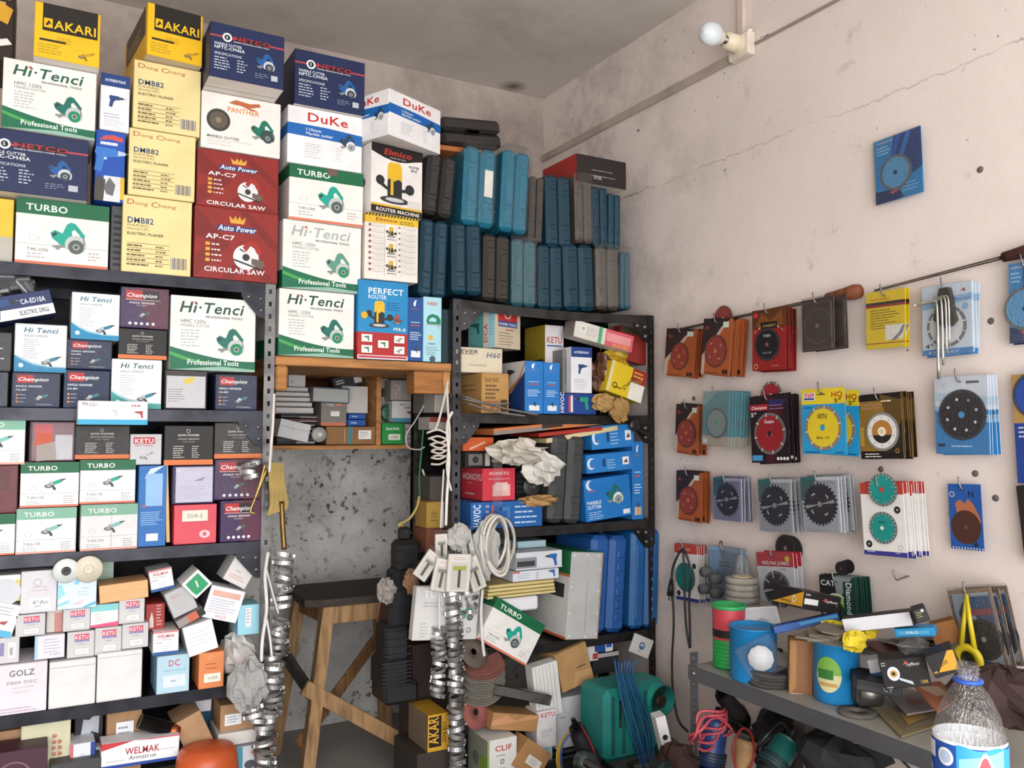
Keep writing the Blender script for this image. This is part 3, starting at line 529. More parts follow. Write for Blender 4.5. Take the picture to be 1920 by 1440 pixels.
T('red and black carton lying on the upper row of cases against the wall',(1081,296,1174,348),YL+.0,.24,lambda a:(a.m(.3,.5,.5,2,'8a8682',.2,.03),a.t(.34,.2,.12,'UITER','b8b4b0',.16,1)),'2b2423',None,side=lambda a:a.r(0,0,1,1,'a8322c'),under='cfc6be',name='carton')
# ---------------------------------------------------------------- first rack, upper shelf
NV,PU,BK,WH,GW='1f2a4a','3f2852','1d1a1a','eeeeee','e6e5e6'; FM='g:ffffff'
z=ZL[1]
b=T('navy grinder carton with red brand patch, upper shelf, under the glossy blue-wave carton',(22,699,113,758),YL,.16,champ('n'),NV,z,film=FM)
T('white carton with blue wave in glossy film, lower of the two on the upper shelf',(27,608,125,695),YL,.16,a_hitenci_g,'e9edf0',b,film=FM)
b=T('navy grinder carton with red brand patch, lowest under the leaning white box',(119,694,206,757),YL,.16,champ('n'),NV,z)
b=T('navy grinder carton with red brand patch, second up on the upper shelf',(126,638,210,692),YL,.16,champ('n'),NV,b,film=FM)
T('white carton with blue wave topmost of its stack on the upper shelf',(134,550,224,634),YL,.16,a_hitenci_g,'e9edf0',b)
b=T('white carton with teal wave and grinder beside the two navy cartons',(209,674,303,756),YL-.01,.16,lambda a:(a_hitenci_g(a,'3f9a94','2f5a54'),a.r(.33,.0,.6,.14,'ece9e2')),'e8ebea',z)
b=T('black carton with orange foot under the purple carton, upper shelf',(222,617,313,671),YL,.16,a_qws,BK,b)
T('purple carton with framed red brand patch topmost on the upper shelf',(226,540,316,615),YL,.16,champ('p'),PU,b,film=FM)
b1=T('silvery film-wrapped carton under the tall white and green carton',(309,695,388,760),YL,.16,lambda a:(a.r(.04,.04,.96,.86,'c9c9cc'),a.p([(.4,.76),(.7,.86),(.66,.7),(.5,.64)],'d9c64a'),a.m(.08,.5,.4,6,'8a8a8e',.06,.02)),'2c2226',z,film=FM)
b2=T('navy carton in glossy film beside the rack post, upper shelf',(404,703,482,762),YL,.16,champ('n'),NV,z,film=FM)
T('tall white carton with green wave on the upper shelf beside the rack post',(319,558,479,690),YL,.22,a_hitenci,W_,b1)
b=T('navy carton in crinkled film at the picture edge, upper shelf',(-60,697,15,758),YL,.16,champ('n'),'3a4450',z,film=FM)
b=T('black and silver film-wrapped carton above it at the picture edge',(-60,622,21,694),YL,.16,plainm('c9c9cc',5),'3a3a3e',b,film=FM)
def a_edr(a): a.p([(0,0),(1,0),(1,.42),(0,.42)],'dfe2e8'); a.t(.62,.56,.2,'CA-ED10A','dfe4ee',.3,1); a.t(.58,.13,.17,'ELECTRIC DRILL','2c3240',.36,1); a.u(.42,.5,.9,drill('24487e'),-1)
T('navy and white drill carton tilted on top of the film-wrapped ones',[(-62,566),(94,541),(103,587),(-55,613)],YL-.02,.14,a_edr,'20305e')
m=MB(); g=random.Random(3); X,w_,h_=place((-10,525,66,549),YL+.04)
for i in range(14): p=V((g.uniform(-w_/2,w_/2),g.uniform(0,.1),g.uniform(0,h_))); m.box((-.03,-.02,-.006),(.03,.02,.006),'s:8f8f92',.003,MX.Translation(p)@Euler((g.uniform(-1,1),g.uniform(-1,1),g.uniform(-2,2))).to_matrix().to_4x4())
m.build('foil_bag',None,X,'crumpled silver plastic bag lying above the tilted drill carton','bag')
# ---------------------------------------------------------------- first rack, second shelf
z=ZL[2]
tb=T('white and green carton, bottom row at the picture edge, second shelf',(-75,966,28,1046),YL,.16,a_turbo,GW,z)
b=T('maroon carton in film above it at the picture edge',(-70,873,33,962),YL+.01,.16,lambda a:(a.r(.55,.5,.85,.9,'5a2228'),a.r(.0,.6,.1,.9,'e2dede')),'6a262c',tb,film=FM)
T('white and green carton topmost at the picture edge, second shelf',(-60,785,47,869),YL,.16,lambda a:a_turbo(a,'g',1),GW,b)
b=T('white and green grinder carton, bottom row, first from the picture edge',(30,953,143,1037),YL-.01,.16,lambda a:a_turbo(a,'g',1),GW,z,edge=.003)
b=T('white and green grinder carton, middle row, under the film-wrapped dark one',(38,867,148,948),YL,.16,a_turbo,GW,b)
T('dark carton in film with a painted orange reflection, on the white and green cartons',(55,790,141,862),YL+.01,.15,lambda a:(a.r(.06,.02,.96,.96,'8a6a72'),a.r(.1,.66,.5,.92,'c45a5e'),a.p([(.1,.4),(.16,.72),(.5,.7),(.5,.4)],'c8542e'),a.r(.56,.04,.94,.66,'c3c3ca'),a.p([(.16,.0),(.16,.4),(.56,.5),(.6,.05)],'a59a94')),'4a3038',b,film=FM)  # the orange shape is a reflection painted into the print
b=T('white and green grinder carton, bottom row, beside the tall blue carton',(151,946,258,1028),YL-.015,.16,lambda a:(a_turbo(a,'g',1),a.r(.53,.0,.534,.9,'7a7a7a')),GW,z,film=FM)
b=T('white and green grinder carton, middle row, under the black and orange carton',(150,862,254,942),YL,.16,a_turbo,GW,b)
q1=T('black carton with orange foot, third row, under the protruding white box',(141,798,243,860),YL,.15,a_qws,BK,b,film=FM)
T('white box with blue base and drill picture sticking out over the second shelf',(146,752,277,796),YL-.07,.14,a_xl,'eceaea',q1,under='dcd8d4')
b=T('tall blue carton standing on the second shelf beside the white and green ones',(259,873,312,1023),YL-.005,.2,lambda a:(a.p([(.2,.84),(.4,.96),(.9,1),(.5,.9)],'c8dcf0'),a.r(.25,.5,.85,.9,'8fb8e2'),a.m(.1,.42,.8,7,'9cc4ea',.025,.008),a.r(.3,.07,.72,.16,'dfe4ea'),a.r(.1,.49,.3,.51,'b85a5a')),'2a6cb4',z)
T('grey carton with red brand patch on top of the tall blue carton',(244,814,303,871),YL,.14,ketu(0) if 0 else lambda a:(a.r(.1,.68,.78,.9,'b8323c'),a.t(.15,.71,.14,'KETU','f2eeee',.58,1),a.t(.15,.6,.05,'KETU TOOLS','a83a48',.56,1),a.u(.5,.3,.34,grinder('aab0b4','c4c8ca','7a7e80'))),'c3c3c6',b)
T('tan cardboard sheet standing on edge beside the tall blue carton',[(303,838),(309,838),(324,1016),(317,1017)],YL-.004,.18,None,'c:d8b886',name='cardboard_sheet',cat='sheet')
b=T('pink carton with pasted cream label, bottom row, second shelf',(326,946,406,1018),YL,.16,lambda a:(a.stick(.18,.58,.78,.86,'e6dfd0',1,'8a867e','504-5'),a.c(.72,.24,.13,'eec6c8',ry=.1),a.c(.72,.24,.05,'c85a6a')),'d8505e',z)
b=T('lavender film-wrapped carton with grinder sketch, second shelf',(323,873,401,943),YL,.16,lambda a:(a.r(.08,.04,.97,.96,'c8c6dc'),a.c(.14,.88,.05,'e8e6f0',.03),a.m(.3,.88,.5,1,'d8a8b0'),a.m(.1,.44,.8,6,'b0acca',.06,.014),a.p([(.5,.6),(.8,.7),(.7,.6)],'8a8a9a')),'2c2450',b,film=FM)
T('black carton with orange foot, third row, with slack open top',(308,798,400,862),YL-.005,.16,a_qws,BK,b)
b=T('purple carton with grinder, bottom row, against the rack post',(413,938,491,1010),YL-.005,.16,champ('p'),PU,z)
b=T('purple carton with grinder in glossy film, above the other by the post',(402,861,493,936),YL,.16,champ('p'),PU,b,film=FM)
T('glossy black carton with orange foot, third row, against the rack post',(402,793,494,859),YL-.004,.16,a_qws,'2a2625',b,film=FM)
# ---------------------------------------------------------------- first rack, third shelf
z=ZL[3]
def a_golz(a): a.t(.28,.76,.12,'GOLZ','6a6a6e',.48,1); a.t(.24,.6,.06,'FIBER DISC','9a9a9e',.56,1); a.t(.34,.51,.035,'125X22MM','b0aab0',.4); a.t(.38,.42,.035,'50PCS','b0aab0',.24); a.m(.05,.1,.8,2,'c8bcc6',.06,ZL[4])
g0=T('pale pink carton with grey lettering at the front of the third shelf',(-12,1245,88,1320),YL-.012,.18,a_golz,'ece2ea',z)
w1=T('plain white carton in film next to the pale pink one',(92,1238,179,1315),YL-.012,.18,lambda a:a.r(.02,.86,.98,.875,'b8b8ba'),'efefef',z,film=FM)
w2=T('plain white carton in film next to the light blue one',(182,1222,266,1301),YL-.012,.18,lambda a:a.r(.02,.9,.98,.912,'b8b8ba'),'efefef',z,film=FM)
dc=T('light blue carton with pink lettering on the third shelf',(294,1229,355,1285),YL-.015,.14,lambda a:(a.t(.36,.72,.16,'DC','d2486a',.34,1),a.r(.18,.6,.9,.612,'7aa0b4'),a.r(.2,.16,.88,.48,'dce6ec'),a.r(.42,.3,.6,.34,'a8b6be')),'b6d6e6',z,side=lambda a:a.r(0,0,1,1,'8fb4c8'))
og=T('orange carton with white label near the front edge of the third shelf',(373,1223,420,1269),YL-.02,.12,lambda a:(a.c(.45,.86,.06,'d8b49a',.045),a.m(.26,.66,.5,2,'b0603a',.12,.03),a.stick(.2,.18,.86,.42,'f0ead8',1,'6a8a6a','V-A0A')),'e08a54',z)
b=T('grey carton with violet print at the picture edge, third shelf',(-40,1197,36,1245),YL,.14,lambda a:(a.r(.52,.3,.62,.8,'8a86b4'),a.r(.72,.2,.9,.8,'eceae6'),a.r(.76,.3,.84,.6,'a8a8a8')),'d2d0d2',g0)
c1=T('white and pale blue carton with handwritten label, third shelf',(65,1191,121,1243),YL,.14,lambda a:(a.r(0,0,.1,1,'a8cfe6'),a.m(.3,.8,.6,5,'b4acb8',.13,.03),a.t(.5,.14,.09,'5.SM','9a96a0',.34)),'e2e0e8',g0)
KT=[]
for lb,r,on in(('bottom row, under the light blue patterned box',(126,1184,177,1231),w1),('bottom row, second of three',(178,1176,228,1226),w1),('bottom row, beside the small red and white carton',(229,1169,278,1219),w2)):
    KT.append(T('small grey carton with pink brand patch, '+lb,r,YL,.12,ketu(1),'cdcccd',on,group='grey brush cartons'))
wm2=lambda a:(a.r(0,0,1,.13,'2c5aa0'),a.r(0,.92,1,1,'d8888c'),a.t(.16,.72,.13,'WELMAK','c04a54',.68,1),a.t(.36,.62,.06,'Armature','7a7a82',.36),a.r(.1,.65,.3,.66,'a05a60'),a.m(.12,.5,.4,1,'9a9aa2',.1,.03),a.m(.3,.36,.5,3,'d2d2d6',.1,.03))
b=T('small white carton with red lettering and blue foot on the light blue carton',(287,1183,335,1231),YL-.005,.12,wm2,WH,dc,side=lambda a:a.r(0,.9,1,1,'a85a60'))
T('plain white carton tilted on the orange carton',[(339,1180),(396,1160),(411,1214),(357,1232)],YL-.02,.12,plainm('d6d6da',4),'eeeef0',None,side=lambda a:a.r(0,0,1,1,'a8a8ac'))
T('white carton with red and blue prints leaning at the picture edge, third shelf',[(-12,1128),(41,1136),(20,1198),(-24,1190)],YL,.1,lambda a:(a.p([(0,0),(1,0),(.94,.2),(0,.2)],'5ab4dc'),a.m(.1,.86,.8,3,'b4b4ba',.1,.03),a.p([(.2,.4),(.7,.5),(.6,.36)],'a84a54')),WH)
k1=T('small grey carton with pink brand patch, middle row, by the leaning white carton',(29,1152,85,1197),YL,.12,ketu(2),'cdcccd',c1,group='grey brush cartons')
T('narrow beige carton with reddish side, middle row of the third shelf',(87,1140,117,1191),YL+.02,.12,lambda a:a.r(.5,0,1,.8,'c0847c'),'cdc6bf',c1)
k2=T('small grey carton with pink brand patch, middle row, under the patterned box',(118,1141,169,1186),YL+.002,.12,ketu(2),'cdcccd',KT[0],group='grey brush cartons')
T('small carton with turquoise top and pink foot, middle row',(170,1133,222,1178),YL,.12,lambda a:(a.r(0,.7,1,1,'86d0d4'),a.p([(0,0),(1,0),(1,.2),(0,.1)],'e05a80'),a.m(.16,.56,.3,4,'c6c6c6',.1,.03)),'e6e6e4',KT[1])
k4=T('small grey carton with pink brand patch, middle row, below the orange pads',(223,1123,271,1172),YL-.004,.12,ketu(3),'cdcccd',KT[2],group='grey brush cartons',side=lambda a:a.r(0,0,1,1,'d2a49a'))
T('red carton with a bottle picture beside the grey carton, third shelf',(273,1132,309,1181),YL+.03,.12,lambda a:(a.p([(.2,.1),(.2,.4),(.32,.7),(.42,.4),(.42,.1)],'d8c8c4'),a.m(.56,.9,.3,7,'d8a8a4',.12,.05)),'a03430',None)
T('grey carton tilted under the green-faced box',[(306,1116),(352,1095),(372,1138),(328,1160)],YL+.0,.13,lambda a:(a.t(.2,.7,.12,'KETU','c88a98',.36,1),a.m(.2,.5,.5,3,'aeaeb2',.12,.03)),'bcbcbe')
T('white carton with orange print tilted beside the pale blue pouch box',[(396,1096),(460,1110),(443,1169),(379,1157)],YL-.005,.1,lambda a:(a.r(.1,.7,.9,.88,'e0b0a0'),a.m(.1,.6,.8,6,'b8b8ca',.08,.025),a.t(.36,.06,.09,'9523','cf6a54',.3)),'ebebf0',None,side=lambda a:a.r(0,0,1,1,'4a4654'))
T('pale cyan carton standing near the rack post, third shelf',(446,1134,487,1190),YL+.0,.1,lambda a:(a.r(.36,.26,.6,.9,'e8eef0'),a.m(.4,.8,.16,5,'c07a84',.1,.04)),'9cd4e6')
T('narrow orange and black carton tilted under the white one',[(330,1166),(380,1138),(386,1150),(336,1180)],YL-.012,.1,lambda a:(a.r(.4,0,.75,1,'c8684c'),a.r(.75,0,1,1,'2a2626')),'9a928e')
T('white and yellow carton with round window at the picture edge, top row',(-30,1079,38,1129),YL+.005,.1,lambda a:(a.r(.86,0,1,.8,'d8c45a'),a.c(.6,.36,.5,'cfd2d8'),a.t(.28,.5,.14,'T','c07a84',.1,1)),WH)
g1=T('grey-white carton with handwriting on the top row of the third shelf',(39,1070,107,1133),YL,.12,lambda a:(a.c(.46,.72,.1,'c2c2c6',.06),a.m(.3,.6,.5,2,'c4b4b8',.08,.02),a.r(.24,.08,.8,.36,'e9e7ea'),a.t(.32,.2,.1,'4*An','7a7a86',.44),a.t(.4,.13,.05,'8MM','8a8a92',.16)),'d9d7dc',k1)
lb_=T('light blue patterned carton under the two discs',(108,1083,181,1140),YL-.012,.12,lambda a:(a.p([(.0,.3),(.2,.5),(.1,.8),(0,.8)],'9ad8ee'),a.p([(.4,.8),(.5,1),(.6,.98),(.52,.76)],'8acbe4'),a.p([(0,.16),(.3,.3),(.3,.2),(0,.1)],'8ad0ec'),a.p([(.64,.04),(.98,.2),(.98,.1),(.7,.0)],'5cb8dc'),a.p([(.3,.12),(.7,.3),(.6,.14)],'dcc6d8'),a.t(.6,.62,.06,'Cutter','9ab4c4',.22),a.m(.52,.52,.3,2,'b4cad6',.1,.03)),'d8e8f2',k2)
o=T('wad of orange-brown emery pads lying on the small cartons',[(186,1099),(277,1087),(279,1119),(187,1133)],YL-.008,.11,lambda a:(a.r(0,.5,1,.512,'c08a5c'),a.r(.02,.3,.9,.306,'c8946a')),'e6b07c',None,name='emery_pads',cat='sanding pads')
T('small white carton with red lettering standing above the orange pads',[(279,1072),(323,1062),(326,1102),(283,1112)],YL+.03,.1,wm2,WH,None,side=lambda a:a.r(0,0,1,1,'9a9296'))
T('white-framed green square carton tilted corner up in clear plastic',[(340,1097),(370,1068),(400,1093),(368,1123)],YL-.02,.1,lambda a:(a.p([(.13,.13),(.4,.1),(.87,.13),(.87,.87),(.13,.87),(.1,.4)],'2c9a66'),a.p([(.4,.36),(.48,.36),(.6,.66),(.52,.68)],'cfe6da')),'e8eae8',None,name='carton')
T('grey carton tilted corner up against the rack post, third shelf',[(442,1042),(483,1062),(459,1106),(418,1085)],YL+.0,.1,lambda a:(a.c(.5,.74,.05,'c2bcbc',.035),a.m(.3,.5,.4,1,'8a8a8a',.1,.03),a.m(.14,.3,.7,2,'d2aeb0',.1,.05)),'d6d3d1',None)
T('pale green carton standing behind the cream disc',(178,1048,213,1104),YL+.13,.12,lambda a:(a.m(.1,.8,.8,5,'8ab49a',.1,.02),a.t(.4,.12,.14,'D','6a4a44',.14,1)),'bcd6c2',None)
def disc_thing(label,px,py,r,Y,k,k2,name='backing_pad',cat='disc'):
    p=at(px,py,Y); R=r/1600*Y*1.0; X=MX.Translation(p)@MX.Rotation(PI/2,4,'X')
    o=MB().lathe([(.001,-.004),(R*.9,-.006),(R,-.002),(R,.004),(R*.9,.006),(R*.3,.007),(.001,.007)],k).build(name,None,X,label,cat)
    MB().lathe([(R*.36,.007),(R*.34,.013),(R*.2,.014),(R*.1,.009),(.001,.009)],k2).build('hub',o); return o
disc_thing('white plastic disc with dark centre hole standing on the patterned carton',124,1070,20,YL-.022,'p:d2d8d4','p:3a3c3c')
disc_thing('cream ridged disc with bright hub standing beside the white disc',166,1067,22,YL-.022,'p:cfc7b2','p:dcd4c0')
# ---------------------------------------------------------------- first rack, lowest shelf in view
BR='c:b08a68'
T('brown carton at the picture edge on the lowest shelf',(-60,1374,38,1555),YL+.05,.16,None,BR,ZL[4])
def a_beng(a):
    g=random.Random(5)
    for cx,n,k in((.66,9,'c8725c'),(.78,8,'c8725c'),(.56,3,'8a6a5a')):
        for i in range(n): y=.55+i*.04; a.r(cx-.03,y,cx-.02,y+.032,k); a.c(cx+.01+g.uniform(-.01,.01),y+.015,.012,k,.007); a.r(cx-.02,y+.01,cx+.03,y+.016,k)
T('cream carton with red upright lettering on the lowest shelf',(37,1350,130,1555),YL+.02,.16,a_beng,'dcd8b8',ZL[4])
T('black foil pouch box with glaring silver front, lowest shelf',(140,1336,193,1395),YL+.07,.1,lambda a:(a.p([(.2,.2),(.3,.8),(.5,.76),(.7,.92),(.86,.9),(.84,.3),(.6,.4),(.4,.1)],'s:c8ccd6'),),'26222a')
T('brown carton with white label standing on the lowest shelf beside the pouch',(198,1326,264,1555),YL+.05,.16,lambda a:(a.stick(.26,.74,.76,.9,'ececf2')),BR,ZL[4])
T('brown carton with white label near the post, on a white box',(413,1319,478,1370),YL+.02,.14,lambda a:(a.stick(.12,.26,.6,.66,'eceef2')),BR)
T('white box under the labelled brown carton near the post',(409,1372,483,1396),YL+.0,.14,None,'dfdcd4')
T('tilted plain brown carton behind the orange tub',[(328,1358),(374,1332),(404,1392),(351,1424)],YL+.0,.13,None,'c:b4906e')
bs=T('dark blue carton standing at the back of the lowest shelf',(352,1300,410,1555),YL+.16,.14,None,'27597a',ZL[4])
T('white card box leaning on the dark blue carton',[(346,1300),(395,1296),(399,1332),(351,1338)],YL+.12,.03,None,'e2e4ec')
T('upright white carton with pink lettering and blue foot, lowest shelf',(130,1394,176,1555),YL-.004,.1,lambda a:(a.r(.82,0,1,1,'2c4a9a'),a.r(0,0,.12,1,'d8707c'),a.t(.3,.7,.2,'WELMAK','c8506a',.9,1,0,0,90),a.m(.4,.9,.3,5,'b4c4dc',.05,.01)),'e6eaf2',ZL[4])
T('white carton with faint red lettering half behind the long red and white box',(177,1401,200,1555),YL+.03,.1,lambda a:a.t(.2,.84,.05,'WEL','c4505c',.7,1),'e4e4ea',ZL[4])
def a_wel(a): a.p([(0,1),(.42,1),(0,.72)],'c83a40'); a.p([(.4,1),(1,1),(1,.94),(.6,.95)],'c85a64'); a.t(.3,.46,.26,'WELMAK','b83444',.44,1); a.t(.35,.24,.17,'Armatrue','5a5a62',.35); a.r(.06,.26,.3,.275,'8a8a96'); a.r(.7,.48,.94,.495,'8a8a96'); a.r(0,0,1,.12,'26489e')
T('long white carton with big red lettering slanting across the lowest shelf',[(188,1395),(334,1378),(338,1420),(190,1446)],YL-.03,.07,a_wel,'eeeef2',None,side=lambda a:a.r(0,.8,1,1,'c83a40'))
T('maroon carton at the very bottom corner of the picture',[(-40,1420),(86,1398),(90,1500),(-40,1520)],YL-.06,.1,lambda a:a.c(.5,.5,.3,'8a6070',.27),'4c2c3c')
T('dark grey carton under the long red and white box',(92,1428,188,1555),YL-.035,.1,lambda a:a.r(.6,.7,1,.9,'6a2430'),'4a4a4c',ZL[4])
T('white and cyan carton with a dark oval picture at the foot of the post',(442,1399,484,1555),YL-.004,.12,lambda a:(a.r(0,0,.28,1,'5aa8c0'),a.c(.62,.78,.07,'5a5c66',ry=.05),a.c(.74,.92,.025,'d08a5c')),'e6e8ee',ZL[4])
# wound armature with its copper end, and the orange tub
p=at(298,1362,YL+.01); X=MX.Translation(p)@MX.Rotation(math.radians(25),4,'Y')@MX.Rotation(PI/2,4,'Y')
o=MB().cyl((0,0,-.055),(0,0,.03),.021,'m:3a3838').build('motor_armature',None,X,'dark motor armature with copper winding lying behind the long carton','armature')
MB().lathe([(.017,.03),(.023,.04),(.02,.055),(.012,.06)],'m:9a5432').build('copper_winding',o); MB().cyl((0,0,.05),(0,0,.095),.007,'m:b0aca6').build('shaft',o)
p=at(388,1432,YL-.07); R=.083
o=MB().lathe([(R*1.05,-.12),(R*1.02,-.02),(R*.97,.022),(R*.86,.043),(R*.5,.05),(.001,.052)],'p:cc5a2a',36).build('plastic_tub',None,MX.Translation(p),'orange plastic tub upside down at the foot of the rack','tub')
MB().lathe([(R*1.06,-.125),(R*1.12,-.125),(R*1.12,-.11),(R*1.05,-.11)],'p:b84c22',36).build('rim',o)
# ---------------------------------------------------------------- inside the wooden shelf
Y2=y2+.02
def zz(y,Y=Y2): return at(640,y,Y).z
b=ZW2
for i in range(6): b=T(('black flat box with white edge lines, %s in the lower pile on the wooden shelf'%('bottom','second','third','fourth','fifth','top')[i]) if i!=4 else 'red-edged flat box in the pile of black ones on the wooden shelf',(519+i*1.5,815-i*7.5,592+(i%3)*3,822-i*7.5),Y2+.05,.2,lambda a,i=i:(a.r(.02,.4,.98,.6,'5c2224' if i==4 else '4a4a4e'),a.r(.5,.1,.98,.3,'b8b8bc')),'5a2326' if i==4 else '1e1e20',b,group='flat boxes on the wooden shelf')
for i in range(5): b=T('flat white carton, %s in the pale pile on the wooden shelf'%('bottom','second','third','fourth','top')[i],(517,764-i*9.5,588-i*2.5,772-i*9.5),Y2+.02,.2,lambda a:a.r(.02,.05,.98,.2,'5a5a5e'),'bcb8b4',b,group='flat boxes on the wooden shelf')
T('small white carton on the pale pile beside the shelf leg',(541,694,573,718),Y2+.05,.08,lambda a:(a.m(.5,.7,.4,1,'4a4a4e',.1,.06),a.c(.2,.3,.1,'9aa4b0')),'c4c0c0',b)
T('small blue carton on the pale pile beside the shelf leg',(520,710,540,721),Y2+.03,.08,None,'2c4a78',b)
T('scuffed white carton with loose flaps at the front of the wooden shelf',[(527,784),(584,797),(577,830),(520,818)],Y2-.005,.1,lambda a:(a.r(0,.6,1,.62,'7a7a78'),a.c(.45,.56,.03,'4a4a48')),'c8c8c8')
lo=T('long brown carton with a white label and a blue strip, wooden shelf',(612,800,704,830),Y2+.0,.12,lambda a:(a.stick(.64,.3,.9,.8,'e6e2da',3,'8a8478'),a.r(.44,0,.52,1,'3a7a84'),a.r(.36,.1,.37,.9,'c9b49a')),'c:8e6a4a',ZW2)
mk=T('grey carton with orange band under the blue-grey box, wooden shelf',(602,751,650,798),Y2-.0,.1,lambda a:(a.t(.2,.78,.09,'MAK','c0bab4',.3,1),a.p([(.5,.8),(.7,.9),(.94,.8)],'c8784c'),a.r(0,0,.94,.14,'c06a4c'),a.stick(.36,.38,.7,.58,'dcd8d2',1)),'76706a',lo)
for i in(0,1): T(('lower','upper')[i]+' small blue carton behind the brown long one',(651+i*2,787-i*11,686,797-i*11),Y2+.03,.08,lambda a:a.m(.2,.4,.5,1,'a8c0e0',.2,.2),'1f4fa0',lo if i==0 else b)if i==0 else None
b=[o for o in bpy.data.objects if o.get('label','').startswith('lower small blue')][0]
b=T('upper small blue carton behind the brown long one',(653,776,686,786),Y2+.03,.08,lambda a:a.m(.2,.4,.5,1,'a8c0e0',.2,.2),'1f4fa0',b)
T('blue-grey box with grey top on the grey and orange carton',[(588,725),(657,728),(653,757),(584,753)],Y2-.01,.1,lambda a:a.r(.02,.06,.97,.9,'9c9e9e'),'34464e',None,side=lambda a:a.r(0,0,1,1,'6a6c6a'))
T('white carton with worn faces under the black one, wooden shelf',(641,724,690,771),Y2+.04,.1,None,'bdb8b2',b)
T('black carton with white end label lying on the white carton',[(610,712),(664,700),(693,716),(640,730)],Y2+.05,.06,lambda a:(a.m(.1,.6,.3,2,'b0acaa',.2,.1),a.r(.72,.2,.98,.8,'b8b2ae')),'221c20')
disc_thing('grey flap disc with dark hub standing in front of the long brown carton',598,815,14.5,Y2-.03,'p:8f8e88','p:c8c6c0','flap_disc')
b=T('green carton with white label inside the wooden shelf, far side',(716,793,757,829),Y2+.0,.1,lambda a:(a.t(.2,.66,.13,'DAWK','e6efe6',.62,1),a.stick(.28,.2,.82,.48,'d8dcc8',1,'4a5a44','C80')),'1f8a3c',ZW2)
disc_thing('dark green disc leaning on the green carton',729,774,17,Y2+.06,'p:14563c','p:1c6044','flap_disc')
c2=T('grey and white carton pile beside the green carton',(759,795,788,829),Y2+.03,.1,lambda a:[a.r(0,.24*i,1,.24*i+.03,'3a3636') for i in(1,2,3)],'b4afaa',ZW2)
b=T('white carton with a red drill picture above the green carton',(735,752,780,793),Y2+.02,.1,lambda a:(a.t(.3,.8,.08,'XL','3a2c2c',.3,1),a.m(.5,.66,.4,1,'6a5a54',.1,.05),a.u(.72,.4,.3,drill('8a2c2c')),a.r(0,0,1,.2,'4a8a9a'),a.r(.8,0,1,1,'a8a4a2')),'d0cccb',b)
b=T('grey carton with upright red lettering, topmost inside the wooden shelf',(733,713,772,752),Y2+.03,.1,lambda a:(a.r(.22,.2,.44,.8,'c4beba'),a.t(.4,.22,.16,'KETU','8a3438',.55,1,0,0,90)),'9c9590',b)
for i in(0,1): T(('lower','upper')[i]+' narrow grey carton with upright lettering beside the divider',(714,744-i*22,730,793-i*40) if i==0 else (714,704,730,728),Y2+.1,.06,lambda a:a.t(.7,.2,.3,'KCL','5a5654',.6,1,0,0,90),'a8a29c')
# ---------------------------------------------------------------- second rack: helper things
ORDN=['first','second','third','fourth','fifth','sixth','seventh','eighth','ninth','tenth','eleventh','twelfth','thirteenth']
ORD=['front','second','third','fourth','fifth','sixth','seventh','eighth','ninth','tenth']
def crumple(label,pts,Y,k,name='crumpled_paper',cat='paper',seed=1,sy=.03,n=9,rough=.35,depth=0):
    """a crushed sheet: a lumpy closed surface over an outline given by its box (x0,y0,x1,y1)"""
    g=random.Random(seed); a,b=at(pts[0],pts[1],Y),at(pts[2],pts[3],Y); c=(a+b)/2; sx,sz=abs(b.x-a.x)/2,abs(b.z-a.z)/2
    m=MB(); N=n*2; vs=[];fs=[]
    for i in range(n+1):
        for j in range(N):
            t,p=PI*i/n,2*PI*j/N; r=1+g.uniform(-rough,rough*.6); vs.append((sx*r*math.sin(t)*math.cos(p),sy*r*math.sin(t)*math.sin(p)*1.4,sz*r*math.cos(t)))
    for i in range(n):
        for j in range(N): q=(j+1)%N; fs+=[(i*N+j,i*N+q,(i+1)*N+q),(i*N+j,(i+1)*N+q,(i+1)*N+j)]
    return m.add(vs,fs,k).build(name,None,MX.Translation(c+V((0,depth,0))),label,cat)
def px3(L,Y): return [at(x,y,Y) for x,y in L]
def smooth(P,n=6):
    P=[V(p) for p in P]; out=[]
    for i in range(len(P)-1):
        a,b,c,d=P[max(0,i-1)],P[i],P[i+1],P[min(len(P)-1,i+2)]
        for j in range(n):
            t=j/n; out.append(.5*((2*b)+(c-a)*t+(2*a-5*b+4*c-d)*t*t+(3*b-a-3*c+d)*t**3))
    return out+[P[-1]]
def wire(label,pts,r,k,name='cord',cat='cord',group=None):
    P=smooth(pts); c=P[0].copy(); return MB().tube([p-c for p in P],r,k,7).build(name,None,MX.Translation(c),label,cat,group)
# ---------------------------------------------------------------- second rack, first shelf
z=ZR[1]-.001
fd=T('brown carton with black print at the end of the shelf beside the grey post',(903,700,954,757),YL-.006,.17,lambda a:(a.t(.14,.78,.1,'FLAP DISC','5a4428',.5,1),a.m(.14,.66,.5,4,'6a5234',.1,.05),a.r(.12,.04,.62,.3,'b0683c'),a.c(.24,.17,.08,'c89a68'),a.c(.5,.17,.08,'c89a68'),a.r(.7,.04,.94,.34,'4a3a2a')),'c:b98f58',z,side=plainm('8a6a40',2))
cr=T('cream carton with pen scribbles lying on the brown carton by the post',(852,652,942,703),YL+.03,.2,lambda a:(a.t(.12,.76,.15,'EVER','4a4a4a',.36,1,.2),a.t(.66,.62,.2,'H60','5a6480',.3,1,.2),a.t(.3,.26,.1,'Comma','7a7064',.36,0,.2),a.r(.08,.72,.4,.74,'4a4a4a')),'d9cdb4',fd)
